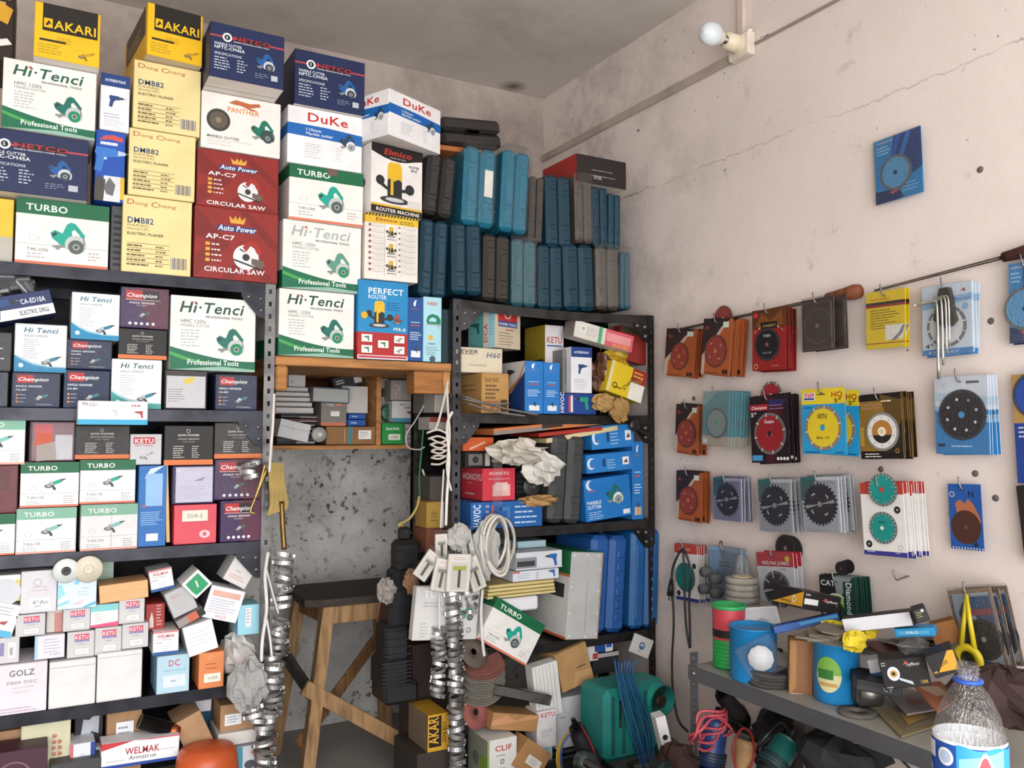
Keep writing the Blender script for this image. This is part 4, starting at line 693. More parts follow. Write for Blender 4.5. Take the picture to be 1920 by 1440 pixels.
T('beige and teal carton turned corner-on above the cream one',(929,577,976,643),YL+.03,.13,lambda a:(a.r(.1,.62,.86,.95,'c23a34'),a.r(.12,.52,.86,.66,'2c4a8a'),a.c(.48,.8,.12,'e6d8d4',.08,ry=.08),a.t(.16,.55,.07,'POWER TOOLS','e8e6e6',.66,1),a.m(.14,.36,.6,5,'8a7e6c',.07,.02),a.m(.4,.44,.5,1,'b0604a',.06,.03)),'cbbca2',cr,side=lambda a:(a.r(0,0,.56,1,'5a9490'),a.u(.25,.5,.3,drill('1c5a54')),a.r(.56,0,.74,1,'cfc0b4'),a.t(.71,.14,.12,'DCA','b0483c',.5,1,0,0,90),a.r(.74,0,1,1,'9cc6cc'),a.m(.78,.8,.18,8,'6a9aa0',.07,.02)),under='a89c86',yaw=20)
c1=T('first of two tall blue cartons with pale swoosh, its white side showing a drill',(984,677,1019,773),YL-.012,.2,a_crescent(),'2a78c2',z,side=lambda a:(a.r(0,0,1,1,'dad6d2'),a.p([(0,.3),(.4,.44),(.8,.7),(1,1),(1,.94),(.8,.62),(.4,.36),(0,.24)],'c87a3c'),a.p([(0,0),(0,.26),(.5,.4),(1,.8),(1,0)],'23447e'),a.u(.5,.74,.3,drill('3a3a3e'),-1)))
T('second of two tall blue cartons with pale swoosh, next to a white one',(1020,680,1050,774),YL-.012,.2,a_crescent(),'2a78c2',z)
T('tall carton with yellow side and white front behind the two blue ones',(1022,610,1057,772),YL+.1,.15,lambda a:(a.t(.1,.8,.07,'KETU','c0483c',.8,1),a.r(.1,.76,.9,.775,'3a5a9a'),a.m(.5,.7,.4,6,'b8b8ba',.04,.012),a.u(.5,.36,.2,drill('3a6a8a'))),'dddada',z,side=lambda a:(a.r(0,0,1,1,'a8902c'),a.u(.6,.5,.3,drill('3a382c'))))
hv=T('navy carton lying on its side with upright lettering under the white drill carton',(1049,738,1118,774),YL+.0,.16,lambda a:(a.t(.12,.08,.2,'HIVOC','e2e8f0',.46,1,0,0,90),a.r(.24,.1,.3,.9,'b8485a'),a.r(.3,.1,.36,.9,'d8dce6'),a.u(.62,.56,.7,drill('2f9a7a'))),'23448a',z)
T('grey carton with dark front standing between blue and white drill cartons',(1055,656,1071,736),YL+.03,.12,lambda a:a.r(.2,.2,.8,.8,'6a6a6a'),'7c7a78',hv)
T('slim white carton with navy top and blue drill, on the lying navy carton',(1071,651,1110,737),YL+.0,.12,a_hyper,'e6e6ea',hv)
T('long white and red carton tilted down towards the wall, upper compartment',[(1082,600),(1190,631),(1183,661),(1073,629)],YL-.01,.07,lambda a:(a.r(.52,.0,1,1,'d8606a'),a.r(.54,.3,.96,.8,'e89a9c'),a.t(.66,.05,.2,'KOBI','e8b04a',.26,1),a.r(.4,0,.46,1,'5aa87c'),a.c(.14,.6,.2,'f0efec'),a.c(.14,.6,.14,'b8b4b0'),a.m(.2,.7,.2,4,'b4b0ac',.14,.05)),'d9d5cc',None,side=lambda a:a.r(0,0,1,1,'8a8078'))
T('red carton standing aslant against the wall-side post',[(1172,620),(1221,616),(1209,692),(1152,662)],YL+.07,.05,lambda a:a.r(0,.82,1,1,'4a4030'),'9c3430')
T('yellow and red carton tilted over the shelf edge near the wall-side post',[(1156,679),(1222,702),(1193,755),(1129,727)],YL-.03,.08,lambda a:(a.r(0,0,.6,1,'dcbc24'),a.r(0,0,.08,1,'d8cca0'),a.r(.6,.55,1,1,'9c2c28'),a.r(.6,0,1,.55,'e6e2d8'),a.t(.48,.2,.12,'Deshi','4a4420',.44,1,.2,0,60),a.c(.2,.26,.1,'5a5420',.06),a.r(.2,.2,.4,.24,'4a4420'),a.t(.66,.5,.1,'VISCUT','8a9a3a',.28,1,0,0,20),a.m(.64,.85,.3,2,'d8a84a',.12,.06)),'dcbc24')
crumple('crushed yellow carton flap behind the tilted yellow and red box',(1124,655,1178,692),YL+.05,'c9a52c',seed=4)
crumple('brown film-wrapped bundle between the white drill carton and the yellow one',(1108,664,1146,736),YL+.03,'s:6a4636','bundle','bundle',5)
crumple('torn brown paper on the shelf below the white drill carton',(1111,738,1152,771),YL-.02,'c:b8935e','torn_paper','paper',6,.02)
crumple('torn brown card flap hanging over the shelf edge near the wall',(1146,745,1181,790),YL-.04,'c:a98450','torn_card','card',7,.012)
for i,(a,b_) in enumerate([((866,742),(1010,778)),((872,755),(985,780)),((868,748),(955,757))]):
    P=px3([a,((a[0]+b_[0])/2,(a[1]+b_[1])/2+4),b_],YL-.05-.006*i); MB().tube([p-P[0] for p in smooth(P)],.004,'m:a8a49e',7).build('steel_strip',None,MX.Translation(P[0]),'thin steel strip sticking out below the brown carton, '+('longest one','middle one','shortest one')[i],'strip','steel strips at the post')
# ---------------------------------------------------------------- second rack, second shelf
z=ZR[2]-.001
for i,(q,k,l) in enumerate([([(930,802),(1140,786),(1143,792),(922,818)],'c87848','orange-edged grey board'),([(1010,812),(1128,800),(1131,806),(1012,820)],'a83428','dark red board'),([(1022,822),(1156,799),(1161,805),(1028,832)],'d8c69a','cream board')]):
    T(l+' lying in the flat pile under the sagging shelf',q,YL-.01+.004*i,.22,lambda a,i=i:(a.r(0,.0,.45,.6,'8a8078'),a.r(.4,.3,.58,1,'3a2c28')) if i==0 else None,k,name='flat_board',cat='board',group='flat boards under the shelf')
hb2=T('blue carton lying on the second shelf with upright white lettering',(883,940,1017,989),YL-.012,.18,lambda a:(a_havoc(a),a.m(.2,.8,.06,4,'e0c8d0',.2,.08),a.u(.46,.6,.5,drill('3f7cb8'))),'2560a6',z)
rd=T('red carton with cut-off white lettering on its side, on the blue lying carton',(905,878,966,936),YL+.0,.17,lambda a:(a.t(.2,.8,.09,'HONGYU','f0dada',.6,1),a.r(.18,.66,.84,.68,'e8b0b0'),a.r(.3,.14,.84,.5,'e6b4ac'),a.r(.38,.3,.76,.56,'ecc8c0')),'cf3a4a',hb2,side=lambda a:(a.t(.1,.62,.2,'HONGYU','eadcd8',.86,1),a.m(.3,.5,.4,1,'c88a88',.1,.04),a.m(.2,.16,.7,1,'d8b4b0',.1,.05)),group=None)
bt=T('black carton with silver tool pictures on the red carton',(872,847,936,877),YL+.03,.16,lambda a:(a.r(.1,.15,.5,.85,'6a6864'),a.c(.3,.5,.22,'2a2826'),a.r(.58,.1,.72,.9,'b8b4ae'),a.r(.78,.3,.96,.8,'8a8680')),'1d1b1b',rd)
T('orange carton topmost by the grey post under the flat boards',(868,820,926,847),YL+.03,.14,lambda a:a.p([(.2,.2),(.7,.7),(.72,.6),(.24,.1)],'e0b09a'),'c4592c',bt)
T('black film-wrapped box with white logo behind the crumpled paper',(966,848,1012,880),YL+.06,.12,lambda a:(a.r(.1,.5,.6,.9,'7a2c34'),a.t(.3,.2,.2,'ASE','c8c4c4',.4,1,.2)),'222023',None,film=FM)
T('dark carton at the back of the second shelf beside the large grey case',(968,884,1042,939),YL+.09,.12,lambda a:[a.r(.0,.2+i*.2,.5,.24+i*.2,'5a5a5e') for i in range(4)],'2b2a2c',hb2)
disc_thing('black grinding disc leaning among the clutter of the second shelf',996,912,21,YL-.005,'p:2b2a2b','p:353334','grinding_disc')
crumple('torn brown card strip under the black grinding disc',(972,930,1046,948),YL-.01,'c:b9935f','torn_card','card',9,.03)
case('large dark grey tool case leaning on the second shelf beside the blue cartons',[(1045,829),(1105,832),(1086,997),(1022,994)],YL-.015,.28,'p:414243',z,group='cases on the shelves')
bc=T('blue stone-cutter carton with white tool picture, standing on the second shelf',[(1101,903),(1181,893),(1184,968),(1093,986)],YL-.008,.15,a_crescent(0,None,1) if 0 else lambda a:a_crescent(1,None,1)(a) if 0 else (a.p(arc(.12,.86,.08,60,300,10,.12)+arc(.16,.86,.06,300,60,8,.1),'dfeaf6'),a.m(.06,.7,.26,1,'c0605c',.1,.03),a.t(.04,.4,.08,'MARBLE','e6eef6',.3,1),a.t(.04,.29,.08,'CUTTER','e6eef6',.3,1),a.u(.64,.56,.5,cutter('1c6c66','dfe6e6','8a9694')),a.m(.06,.2,.34,4,'c6dcf0',.05,.014),a.r(.8,.06,.95,.17,'e6e8ea')),'1f74bf',z)
b2=T('flat blue carton in the middle of the blue pile on the second shelf',[(1101,866),(1189,856),(1182,892),(1099,901)],YL-.005,.15,a_crescent(0),'2a7cc4',bc)
T('flat blue carton topmost of the blue pile under the flat boards',[(1111,817),(1190,811),(1188,854),(1108,863)],YL+.0,.15,a_crescent(0),'2a7cc4',b2)
T('slim blue carton standing at the wall-side post beside the blue pile',(1186,828,1206,957),YL-.004,.14,lambda a:(a_crescent()(a),a.r(.3,.06,.75,.16,'c8a070')),'2474bc',z)
p=at(1189,797,YL-.02); X=MX.Translation(p)@MX.Rotation(PI/2,4,'X')
o=MB().lathe([(.001,-.006),(.02,-.006),(.024,0),(.02,.006),(.008,.008),(.001,.008)],'p:242022').build('wrench',None,X,'black wrench with round head and flat handle poking out past the wall-side post','wrench')
MB().box((.0,-.012,-.003),(.085,.0,.004),'p:1e1c1d',.002,MX.Rotation(math.radians(-26),4,'Z')).build('handle',o)
crumple('crumpled dirty white paper bunched in front of the black cartons',(924,826,1020,868),YL-.05,'cfc8bb','crumpled_paper','paper',11,.05,10,.5)
crumple('torn white paper hanging below the bunched one',(988,850,1050,904),YL-.045,'dcd8d0','crumpled_paper','paper',12,.04,9,.55)
# coil of clear hose hanging from a knot
kx=at(930,855,YL-.08); o=empty('hose_coil',MX.Translation(kx),'coil of clear plastic hose hanging by a flat strap in front of the shelves','hose')
P=px3([(922,858),(921,905),(919,962)],YL-.085)+[]; Q=px3([(945,858),(944,905),(946,962)],YL-.085)
m=MB(); m.prism([(-.018,-.165),(.02,-.165),(.018,.0),(-.014,.0)],-.001,.0012,'g:eef0f2',MX.Rotation(PI/2,4,'X')); m.build('strap',o,MX.Translation((.005,0,0)))
m=MB(); g=random.Random(2)
for i in range(7):
    c=at(930+g.uniform(-7,9),1022+g.uniform(-4,4),YL-.1+.008*i)-kx; rx,rz=g.uniform(.034,.062),g.uniform(.085,.106); a=g.uniform(-.25,.25)
    m.tube([c+V((rx*math.cos(t)*math.cos(a)-rz*math.sin(t)*math.sin(a),.01*math.sin(t*2+i),rx*math.cos(t)*math.sin(a)+rz*math.sin(t)*math.cos(a))) for t in [2*PI*j/30 for j in range(30)]],.0055,'p:d8d2c8' if i%3 else 'g:e6e2da',8,closed=True)
m.build('coil',o)
crumple('clear plastic bag behind the hose coil',(886,980,936,1082),YL-.06,'h:dcdad6','plastic_bag','bag',13,.02,9,.3)
# ---------------------------------------------------------------- second rack, third shelf
z=ZR[3]
def bluecase(label,quad,Y,k,ribs):
    X,w,h=place(quad,Y); X.translation.z+=z+.001-min((X@V((a,0,0))).z for a in(-w/2,w/2)); o=empty('tool_case',X,label,'tool case','cases on the shelves'); d=.27
    for sg in(-1,1):
        m=MB(); m.box((-w/2,0,0) if sg<0 else (.0015,0,0),(-.0015,d,h) if sg<0 else (w/2,d,h),k,.018)
        if ribs:
            for i in range(6): m.box((sg*w*.28-.016,-.005,h*(.12+.13*i)),(sg*w*.28+.016,.01,h*(.12+.13*i)+.028),k,.004).box((sg*w*.5-.012,.02,h*(.12+.13*i)),(sg*w*.5+.005,d-.03,h*(.12+.13*i)+.03),k,.004)
        else: m.box((sg*w*.28-.012,-.004,h*.1),(sg*w*.28+.012,.01,h*.86),k,.004)
        m.build('shell',o)
    MB().tube([(0,.07,h-.004),(0,.075,h+.02),(0,.19,h+.02),(0,.195,h-.004)],.011,k).build('handle',o); TOP[o.name]=X.translation.z+h; return o
bluecase('ribbed bright blue tool case leaning on the white and green metal-edged carton',[(1093,1006),(1166,1008),(1187,1187),(1125,1192)],YL-.012,'p:23589c',1)
bluecase('smooth blue tool case with seam, standing at the wall-side post',[(1180,986),(1240,984),(1238,1168),(1190,1171)],YL-.01,'p:1c5d9a',0)
gb=T('tall green and white carton with riveted grey metal end, tilted on the third shelf',[(1076,1049),(1134,1046),(1117,1212),(1056,1210)],YL-.05,.3,lambda a:([a.c(x,y,.011,'e8e8e6') for x,y in((.1,.96),(.5,.97),(.85,.96),(.93,.8),(.93,.55),(.93,.3),(.93,.06),(.6,.03),(.1,.04),(.06,.3),(.06,.6))],a.r(.56,.1,.568,.7,'8a8a8a'),a.r(.96,0,1,1,'b89878')),'b9b9b8',z,side=lambda a:(a.r(0,0,1,1,'dcdad6'),a.r(0,.74,1,1,'1f6a44'),a.r(0,.71,1,.74,'c8763c'),a.r(.35,.46,.9,.62,'3a3a3c'),a.r(0,0,1,.03,'c8643c')),edge=.003)
gbm=MB(); gbm.box((-.05,.005,.001),(.05,.29,.004),'1f6a44',0); Xg=gb.matrix_basis; hgb=max(v.co.z for v in gb.data.vertices); wgb=max(v.co.x for v in gb.data.vertices)
MB().box((-wgb+.001,.004,hgb),(wgb-.001,.296,hgb+.0012),'1f6a44').build('green_lid',gb)
b=z
T('white tray box with rounded corner under the cream pads',(930,1121,1010,1147),YL-.03,.16,None,'e2e2e6',None,edge=.006)
b=None
for i in range(4):
    b=T('cream pad in a pile of four, '+('bottom one','second from below','third from below','top one')[i],(914+i,1113-i*5,1042-i,1117.6-i*5),YL-.03,.17,None,('d9c78c','d2bd7e')[i%2],b,name='cream_pad',cat='pad',group='cream pads')
b=T('white and blue drill carton lying on the cream pads',(962,1069,1048,1097),YL-.025,.16,lambda a:(a.u(.84,.6,.8,drill('2f62a8')),a.m(.1,.7,.3,3,'aab4c4',.2,.07),[a.r(.5,.2+i*.24,.54,.3+i*.24,'c87a6a') for i in range(3)],a.r(0,.84,.14,1,'c8643c')),'d6dae2',b)
b=T('grey and white drill carton with crushed edge, second of the lying pair',(968,1034,1054,1068),YL-.02,.2,lambda a:(a.r(0,.1,.44,.7,'8a8c90'),a.r(.02,.2,.4,.5,'3c3c40'),a.u(.76,.5,.8,drill('2f62a8')),a.r(.46,0,1,.1,'c8c8cc')),'d3d7dc',b)
T('pale blue flat carton on top of the lying drill cartons',(971,1014,1024,1032),YL+.06,.18,None,'a9c6cf',b)
tq=T('white and green carton with teal cutter tilted sharply below the cream pads',[(922,1119),(1017,1163),(991,1258),(908,1198)],YL-.06,.1,lambda a:a_turbo(a,'c'),'e9e6e2',None,side=lambda a:a.r(0,.76,1,1,'12653f'))
dk=T('dark brown carton standing at the foot of the rack end beside the stool',(772,1206,838,1500),YL+.16,.12,None,'3a2c28',.0)
T('flattened white carton with faint lettering hanging at the rack end behind the clamps',[(777,1098),(898,1102),(896,1197),(777,1203)],YL-.052,.03,lambda a:(a.t(.12,.8,.12,'TURBO','f4f4f2',.5,1),a.m(.12,.68,.34,2,'b8b8b8',.06,.03),a.m(.1,.3,.14,5,'b0b0b2',.06,.02),a.u(.82,.5,.3,cutter('4aa878')),a.c(.86,.18,.05,'5a5a5c',.035)),'d6d4d2')
T('dark red carton with a green tool picture on the dark brown one',[(734,1100),(776,1097),(777,1196),(750,1188)],YL+.1,.14,lambda a:(a.u(.6,.62,.4,grinder('2f7a4a')),a.u(.7,.3,.3,drill('5a7a94')),[a.r(.86,.3+i*.12,.92,.34+i*.12,'c8a08a') for i in range(5)]),'6e2a22',None)
# things seen through the open end of the rack
T('dark grey box seen through the rack end above the small gold box',(806,893,850,949),YL+.12,.14,None,'4a4642',None)
gx=T('small gold carton with white end, at the open end of the rack',(800,941,832,967),YL+.08,.1,lambda a:(a.t(.3,.5,.14,'AR','6a5424',.3,1),a.m(.26,.4,.4,2,'7a6434',.14,.06),a.r(.86,0,1,1,'dcd8d0')),'a8863c',ZR[2]+.001)
T('brown sheet box behind the hanging white packets',(800,985,846,1035),YL+.1,.12,None,'c:8a5a44',None)
T('pale carton seen through the rack end below the wooden shelf bracket',(815,736,848,757),YL+.14,.1,None,'a8a49e',ZR[1]+.001)
T('grey carton beside the pale one seen through the rack end',(795,722,816,757),YL+.2,.1,None,'6f6c68',ZR[1]+.001)
T('red and white carton seen through the rack end under its upper shelf',(805,782,846,806),YL+.14,.1,lambda a:a.r(0,.6,1,1,'8a3a34'),'b0aca6',None)
# ---------------------------------------------------------------- heap at the foot of the second rack
p=at(906,1275,YL-.02)
for i in range(13):
    X=MX.Translation(p+V((.005*((i*7)%3-1),0,.06-.0082*i)))@Euler((math.radians(20),math.radians(-16),0)).to_matrix().to_4x4()
    MB().lathe([(.011,.0),(.011,.003),(.068,.003),(.07,.0015),(.068,0),(.011,0)],('f:8a5a50' if i in(0,1,2) else 'f:7e7a70'),30,None,False).build('sanding_disc',None,X,'sanding disc in the tilted stack beside the clamps, '+('topmost' if i==0 else ORDN[i]+' from the top'),'sanding disc','stacked sanding discs')
for i,(x,y,rx) in enumerate([(892,1335,72),(888,1222,60)]):
    X=MX.Translation(at(x,y,YL-.03))@Euler((math.radians(rx),0,math.radians(12))).to_matrix().to_4x4()
    MB().lathe([(.011,0),(.011,.002),(.055,.002),(.055,0),(.011,0)],'f:a0625a' if i==0 else 'f:6e625a',30).build('sanding_disc',None,X,('reddish fibre disc leaning below the stack of sanding discs','brown fibre disc leaning above the stack of sanding discs')[i],'sanding disc')
T('plain tan carton with torn flap tumbled below the riveted one',[(1030,1232),(1084,1211),(1127,1263),(1066,1297)],YL-.03,.12,lambda a:(a.p([(.3,0),(.5,.36),(1,.3),(1,0)],'c29a6a'),a.r(.56,.44,.84,.47,'5a4430')),'c:b58e60')
T('corrugated white carton lying aslant beside the tan one',[(968,1257),(1030,1248),(1069,1326),(1038,1347)],YL-.045,.05,lambda a:[a.r(.1+i*.14,.02,.13+i*.14,.98,'c2c0ba') for i in range(6)],'e0dfdc')
m=MB(); X,w_,h_=place([(930,1284),(1036,1304),(1030,1324),(924,1302)],YL-.09)
for lo,hi in(((-w_/2,0,0),(w_/2,.035,.002)),((-w_/2,0,h_-.002),(w_/2,.035,h_)),((-w_/2,0,0),(w_/2,.002,h_)),((-w_/2,.033,0),(w_/2,.035,h_))): m.box(lo,hi,'m:a09e9a')
m.build('square_tube',None,X,'short grey square steel tube lying across the heap','steel tube')
T('torn brown carton flattened in the heap under the steel tube',[(916,1332),(1010,1346),(1006,1368),(930,1372)],YL-.07,.1,lambda a:a.p([(0,.5),(.3,.9),(.5,.6),(.8,1),(1,1),(1,.8),(0,.2)],'c9946c'),'c:b08558')
T('small white carton with red lettering upright in the heap',(1007,1332,1043,1402),YL-.06,.08,lambda a:(a.r(.1,.8,.96,1,'eadfe0'),a.t(.2,.82,.12,'KETU','b84450',.72,1),a.r(.2,.4,.8,.5,'c8c8ca'),a.m(.2,.36,.5,2,'a8a8ac',.06,.02)),'dcdad9')
T('large white carton behind the black grinder at the bottom',(1042,1304,1118,1500),YL+.02,.16,lambda a:(a.r(.6,.9,.66,.93,'8a8070'),a.m(.1,.6,.2,1,'a85a5a',.06,.02)),'d8d8de',.062)
T('pale blue carton under the small red-lettered white one',(1009,1402,1036,1500),YL-.055,.08,plainm('8aa8bc',4),'b4cfdf',.062)
T('white and green carton with red lettering at the foot of the rack',(914,1385,969,1500),YL-.11,.14,lambda a:(a.t(.26,.8,.09,'CLIF','b8303c',.56,1),a.m(.3,.72,.5,1,'6a6a6a',.05,.012),a.c(.5,.62,.04,'5a5a5a',.025),a.m(.36,.5,.3,2,'a8a8a8',.06,.02),a.r(0,0,.06,1,'8aa858')),'dfddd8',.0,side=lambda a:(a.r(0,0,1,1,'8c8e80'),a.r(.6,.3,1,.7,'7a9a3c'),a.c(.4,.6,.12,'6a6c62')))
T('brown carton with white label slumped at the foot of the heap',[(984,1379),(1030,1411),(1012,1470),(968,1440)],YL-.12,.08,lambda a:(a.stick(.3,.3,.8,.6,'e2ddd4')),'c:a98054')
T('small gold and black carton with upright lettering standing by the chain of clamps',(802,1339,842,1408),YL-.03,.16,lambda a:(a.r(.06,.12,.64,.96,'241f1a'),a.t(.5,.2,.3,'AKARI','dca83a',1.2,1,0,0,90),a.t(.86,.2,.12,'GEAR BOX','4a3a1c',.9,1,0,0,90)),'cf9c30',None,side=lambda a:a.r(0,0,1,1,'7a6a58'))
T('crate of dark board carrying the gold and black carton',(782,1409,846,1520),YL-.03,.2,None,'3c3632',.0,name='dark_crate',cat='crate')
T('small blue and white carton under the ribbed blue case',(1121,1197,1149,1222),YL+.0,.08,lambda a:(a.r(.5,0,1,1,'d8dde6'),a.r(.56,.3,.92,.7,'2c5aa8')),'1f4a90')
T('white card with blue cog emblem in clear film below the blue cases',[(1189,1187),(1222,1199),(1219,1239),(1184,1222)],YL-.06,.01,lambda a:(a.c(.5,.52,.2,'2f6fa8'),a.c(.5,.52,.12,'e8e8e6'),a.c(.5,.46,.08,'2f6fa8'),a.m(.3,.2,.4,1,'a8b4c0',.1,.04)),'e3e2de',name='blade_card',cat='card',film=FM)
T('dark grey carton stacked under the small blue and white one',(1112,1224,1160,1262),YL+.03,.12,lambda a:a.r(0,.8,1,1,'c2bfba'),'2f2e30')
T('white and red carton half hidden behind the tumbled tan carton',(1095,1212,1122,1240),YL+.02,.1,lambda a:a.r(.6,.1,.96,.5,'b8464c'),'e2dfdc')
# ---------------------------------------------------------------- wooden stool
zs=az(650,1105,.0).z; ys=2.93; st=empty('stool',MX.Translation((at(640,1120,ys).x+.06,ys,0)),'wooden stool with dark worn top and crossed braces in front of the stained wall','stool')
fl,fr=at(610,1128,ys),at(745,1118,ys); ox=st.matrix_basis.translation; ZSt=fl.z+.012
W1,W2='v:ab8760','v:8c6644'
sx0,sx1=at(590,1125,ys).x-ox.x,.2
MB().prism([(sx0+.02,-.03),(sx1,-.03),(sx1+.015,-.01),(sx1+.015,.3),(sx0-.03,.3),(sx0-.035,.0)],ZSt-.026,ZSt,'w:453d37').build('seat',st)
def leg(x0,y0,x1,y1,s=.021):
    m=MB(); zt=ZSt-.027
    m.add([(x+a*s,y+b*s,zz_) for(x,y,zz_) in((x1,y1,0),(x0,y0,zt)) for a,b in((-1,-1),(1,-1),(1,1),(-1,1))],[(0,1,2,3),(4,5,6,7)]+[(i,(i+1)%4,4+(i+1)%4,4+i) for i in range(4)],W1)
    return m.build('leg',st)
LG=[(sx0+.045,.0,at(572,1445,ys-.05).x-ox.x,-.05),(sx1-.03,.0,sx1+.05,-.05),(sx0+.02,.26,sx0-.055,.31),(sx1-.03,.26,sx1+.03,.31)]
for l in LG: leg(*l)
def bar(p,q,t,hh,k,name):
    p,q=V(p),V(q); d=(q-p); L=d.length; X=MX.Translation(p)@d.to_track_quat('X','Z').to_matrix().to_4x4()
    MB().box((0,-t/2,-hh/2),(L,t/2,hh/2),k,.002,X).build(name,st)
bar((LG[0][0]+.018,.0,ZSt-.06),(LG[1][0],.0,ZSt-.06),.018,.06,W1,'apron')
bar((LG[2][0],.26,ZSt-.06),(LG[0][0],.0,ZSt-.06),.018,.06,W2,'apron')
def lp(l,zq): t=1-zq/(ZSt-.027); return V((l[0]+(l[2]-l[0])*t,l[1]+(l[3]-l[1])*t,zq))
qa=at(582,1290,ys-.06)-ox; qb=at(770,1400,ys-.06)-ox; qb.x=min(qb.x,.24)
bar((qa.x-.015,qa.y+.02,qa.z),(qb.x,qa.y+.02,qb.z),.018,.05,W1,'brace')
bar(lp(LG[0],.13)+V((-.03,.03,0)),lp(LG[3],.42)+V((.0,-.03,0)),.016,.045,W2,'brace')
bar(lp(LG[2],.38)+V((-.06,-.03,.04)),lp(LG[0],.28)+V((.0,.03,0)),.016,.05,'w:4a4440','brace')
# black ribbed machine housings hanging on a cord at the rack end
hx=at(755,1000,YL+.12); o=empty('breaker_hammer',MX.Translation(hx),'black ribbed demolition hammer hanging upright by a cord at the rack end','power tool')
def seg(px0,py0,px1,py1,dd,name,ribs=0,b=.012):
    a,c=at(px0,py0,YL+.12)-hx,at(px1,py1,YL+.12)-hx; m=MB(); m.box((a.x,-dd/2,c.z),(c.x,dd/2,a.z),'p:1d1d20',b)
    for i in range(ribs): z_=c.z+(a.z-c.z)*(i+1)/(ribs+1); m.box((a.x-.002,-dd/2-.005,z_-.003),(c.x+.002,0,z_+.003),'p:232326',.001)
    m.build(name,o)
seg(748,988,768,1012,.04,'neck'); seg(738,1012,782,1070,.08,'handle_housing',2,.016); seg(730,1066,772,1105,.08,'grip'); seg(722,1100,768,1170,.09,'gear_housing',1)
seg(712,1168,758,1232,.1,'motor_housing',4); seg(705,1230,756,1280,.12,'vent_grille',7); seg(708,1276,772,1306,.13,'foot_plate')
wire('gold-coloured cord tying the black hammer to the rack end post',px3([(770,1000),(757,988),(748,984),(768,972),(782,950),(786,930)],YL+.14),.005,'p:b09a5c')
crumple('clear plastic bag with white print hanging beside the stool',(708,1086,740,1130),YL+.03,'h:b8b0aa','plastic_bag','bag',21,.02)
crumple('torn brown card hanging under the white packets beside the hammer',(757,1070,783,1112),YL+.02,'c:8f6c52','torn_card','card',22,.012)
# ---------------------------------------------------------------- packs hanging on the side wall
def placex(Q,X):
    tl,tr,br,bl=[ax(x,y,X) for x,y in Q]; x=((tr-tl)+(br-bl)); x.x=0; w=((tr-tl).length+(br-bl).length)/2; h=((tl-bl).length+(tr-br).length)/2
    zv=(tl-bl)+(tr-br); zv.x=0; x.normalize(); zv.normalize(); z=(zv+V((0,x.z,-x.y))*(1 if V((0,x.z,-x.y)).dot(zv)>0 else -1)).normalized(); x=V((0,-z.z,z.y)) if V((0,-z.z,z.y)).dot(x)>0 else V((0,z.z,-z.y))
    return frame(None,x,z,(tl+tr+br+bl)/4-z*h/2),w,h
def hook(label,y,z,out,up=.03,slant=0):
    P=[(0,0,0),(-out*.6,0,-.004),(-out,0,-.006),(-out-.006,slant,up*.4),(-out-.006,slant*1.6,up)]
    return MB().tube(smooth(P,4),.0022,'m:8a8a88',7).build('wall_hook',None,MX.Translation((XR-.0005,y,z)),label,'hook','wire hooks on the side wall')
def cards(desc,Q,n,sp,art,base,back=None,film=None,blade=None,th=.0022,name='blade_pack',cat='blade pack',dome=0,jit=2.5,tail='',hk=1,gap=.012,shift=0):
    X=XR-gap-n*sp; M,w,h=placex(Q,X); F=MX.Translation((-w/2,0,0))@MX.Rotation(PI/2,4,'X'); g=random.Random(n*7+int(Q[0][0]))
    def make(lbl,mx,full):
        mb=MB(); mb.box((-w/2,0,0),(w/2,th,h),base,.0007)
        if art: art(Art(mb,F,w,h))
        o=mb.build(name,None,mx,lbl,cat,desc+' on one hook' if n>1 else None)
        if blade:
            (bx,by,br,shp,bk)=blade; m=MB(); R=br*h; pts=shp(R); cx,cz=(bx-.5)*w,by*h
            A=Art(m,MX.Translation((cx,-.0012,cz))@MX.Rotation(PI/2,4,'X'),1,1)
            m.prism(pts,0,.0016,bk[0],MX.Translation((cx,-.0008,cz))@MX.Rotation(PI/2,4,'X'))
            A.l=20; A.c(0,0,R*.86,bk[1],0,32); 
            for e in bk[3:]: e(A,R)
            A.c(0,0,R*.13,bk[2],0,14); m.build('blade',o)
        if dome:
            m=MB(); m.box((-w/2+.002,-dome,.002),(w/2-.002,-.0005,h*.93),film,.004); m.box((-w/2,-.001,0),(w/2,0,h+.006),film); m.build('clear_blister',o)
        elif film: MB().box((-w/2-.001,-.0045,-.001),(w/2+.001,-.0035,h+.002),film).build('clear_blister',o)
        return o
    f=make(desc+((', front of its hook' if n>1 else '')+tail),M,1); objs=[f]
    for k in range(1,n):
        T_=MX.Translation((sp*k,g.uniform(-.004,.004)-shift*k,g.uniform(-.004,.004)))@M@MX.Translation((0,0,h))@MX.Rotation(math.radians(g.uniform(-jit,jit)),4,'Y')@MX.Translation((0,0,-h))
        objs.append(clone(f,T_,desc+', '+(ORD[k] if k<10 else 'last')+' from the front'+tail,skip=None if dome else 'clear_blister'))
    if hk:
        c=M@V((0,0,h-.008)); hook('wire hook holding the '+desc+tail,c.y,c.z,XR-X+.006,.026,.004)
    return f,M,w,h
def disc(n=40,teeth=0,dp=.06):
    def s(R):
        if not teeth: return [(R*math.cos(2*PI*i/n),R*math.sin(2*PI*i/n)) for i in range(n)]
        P=[]
        for i in range(teeth): a=2*PI*i/teeth; b=2*PI*(i+.5)/teeth; P+=[(R*math.cos(a),R*math.sin(a)),(R*(1-dp*2)*math.cos(b),R*(1-dp*2)*math.sin(b))]
        return P
    return s
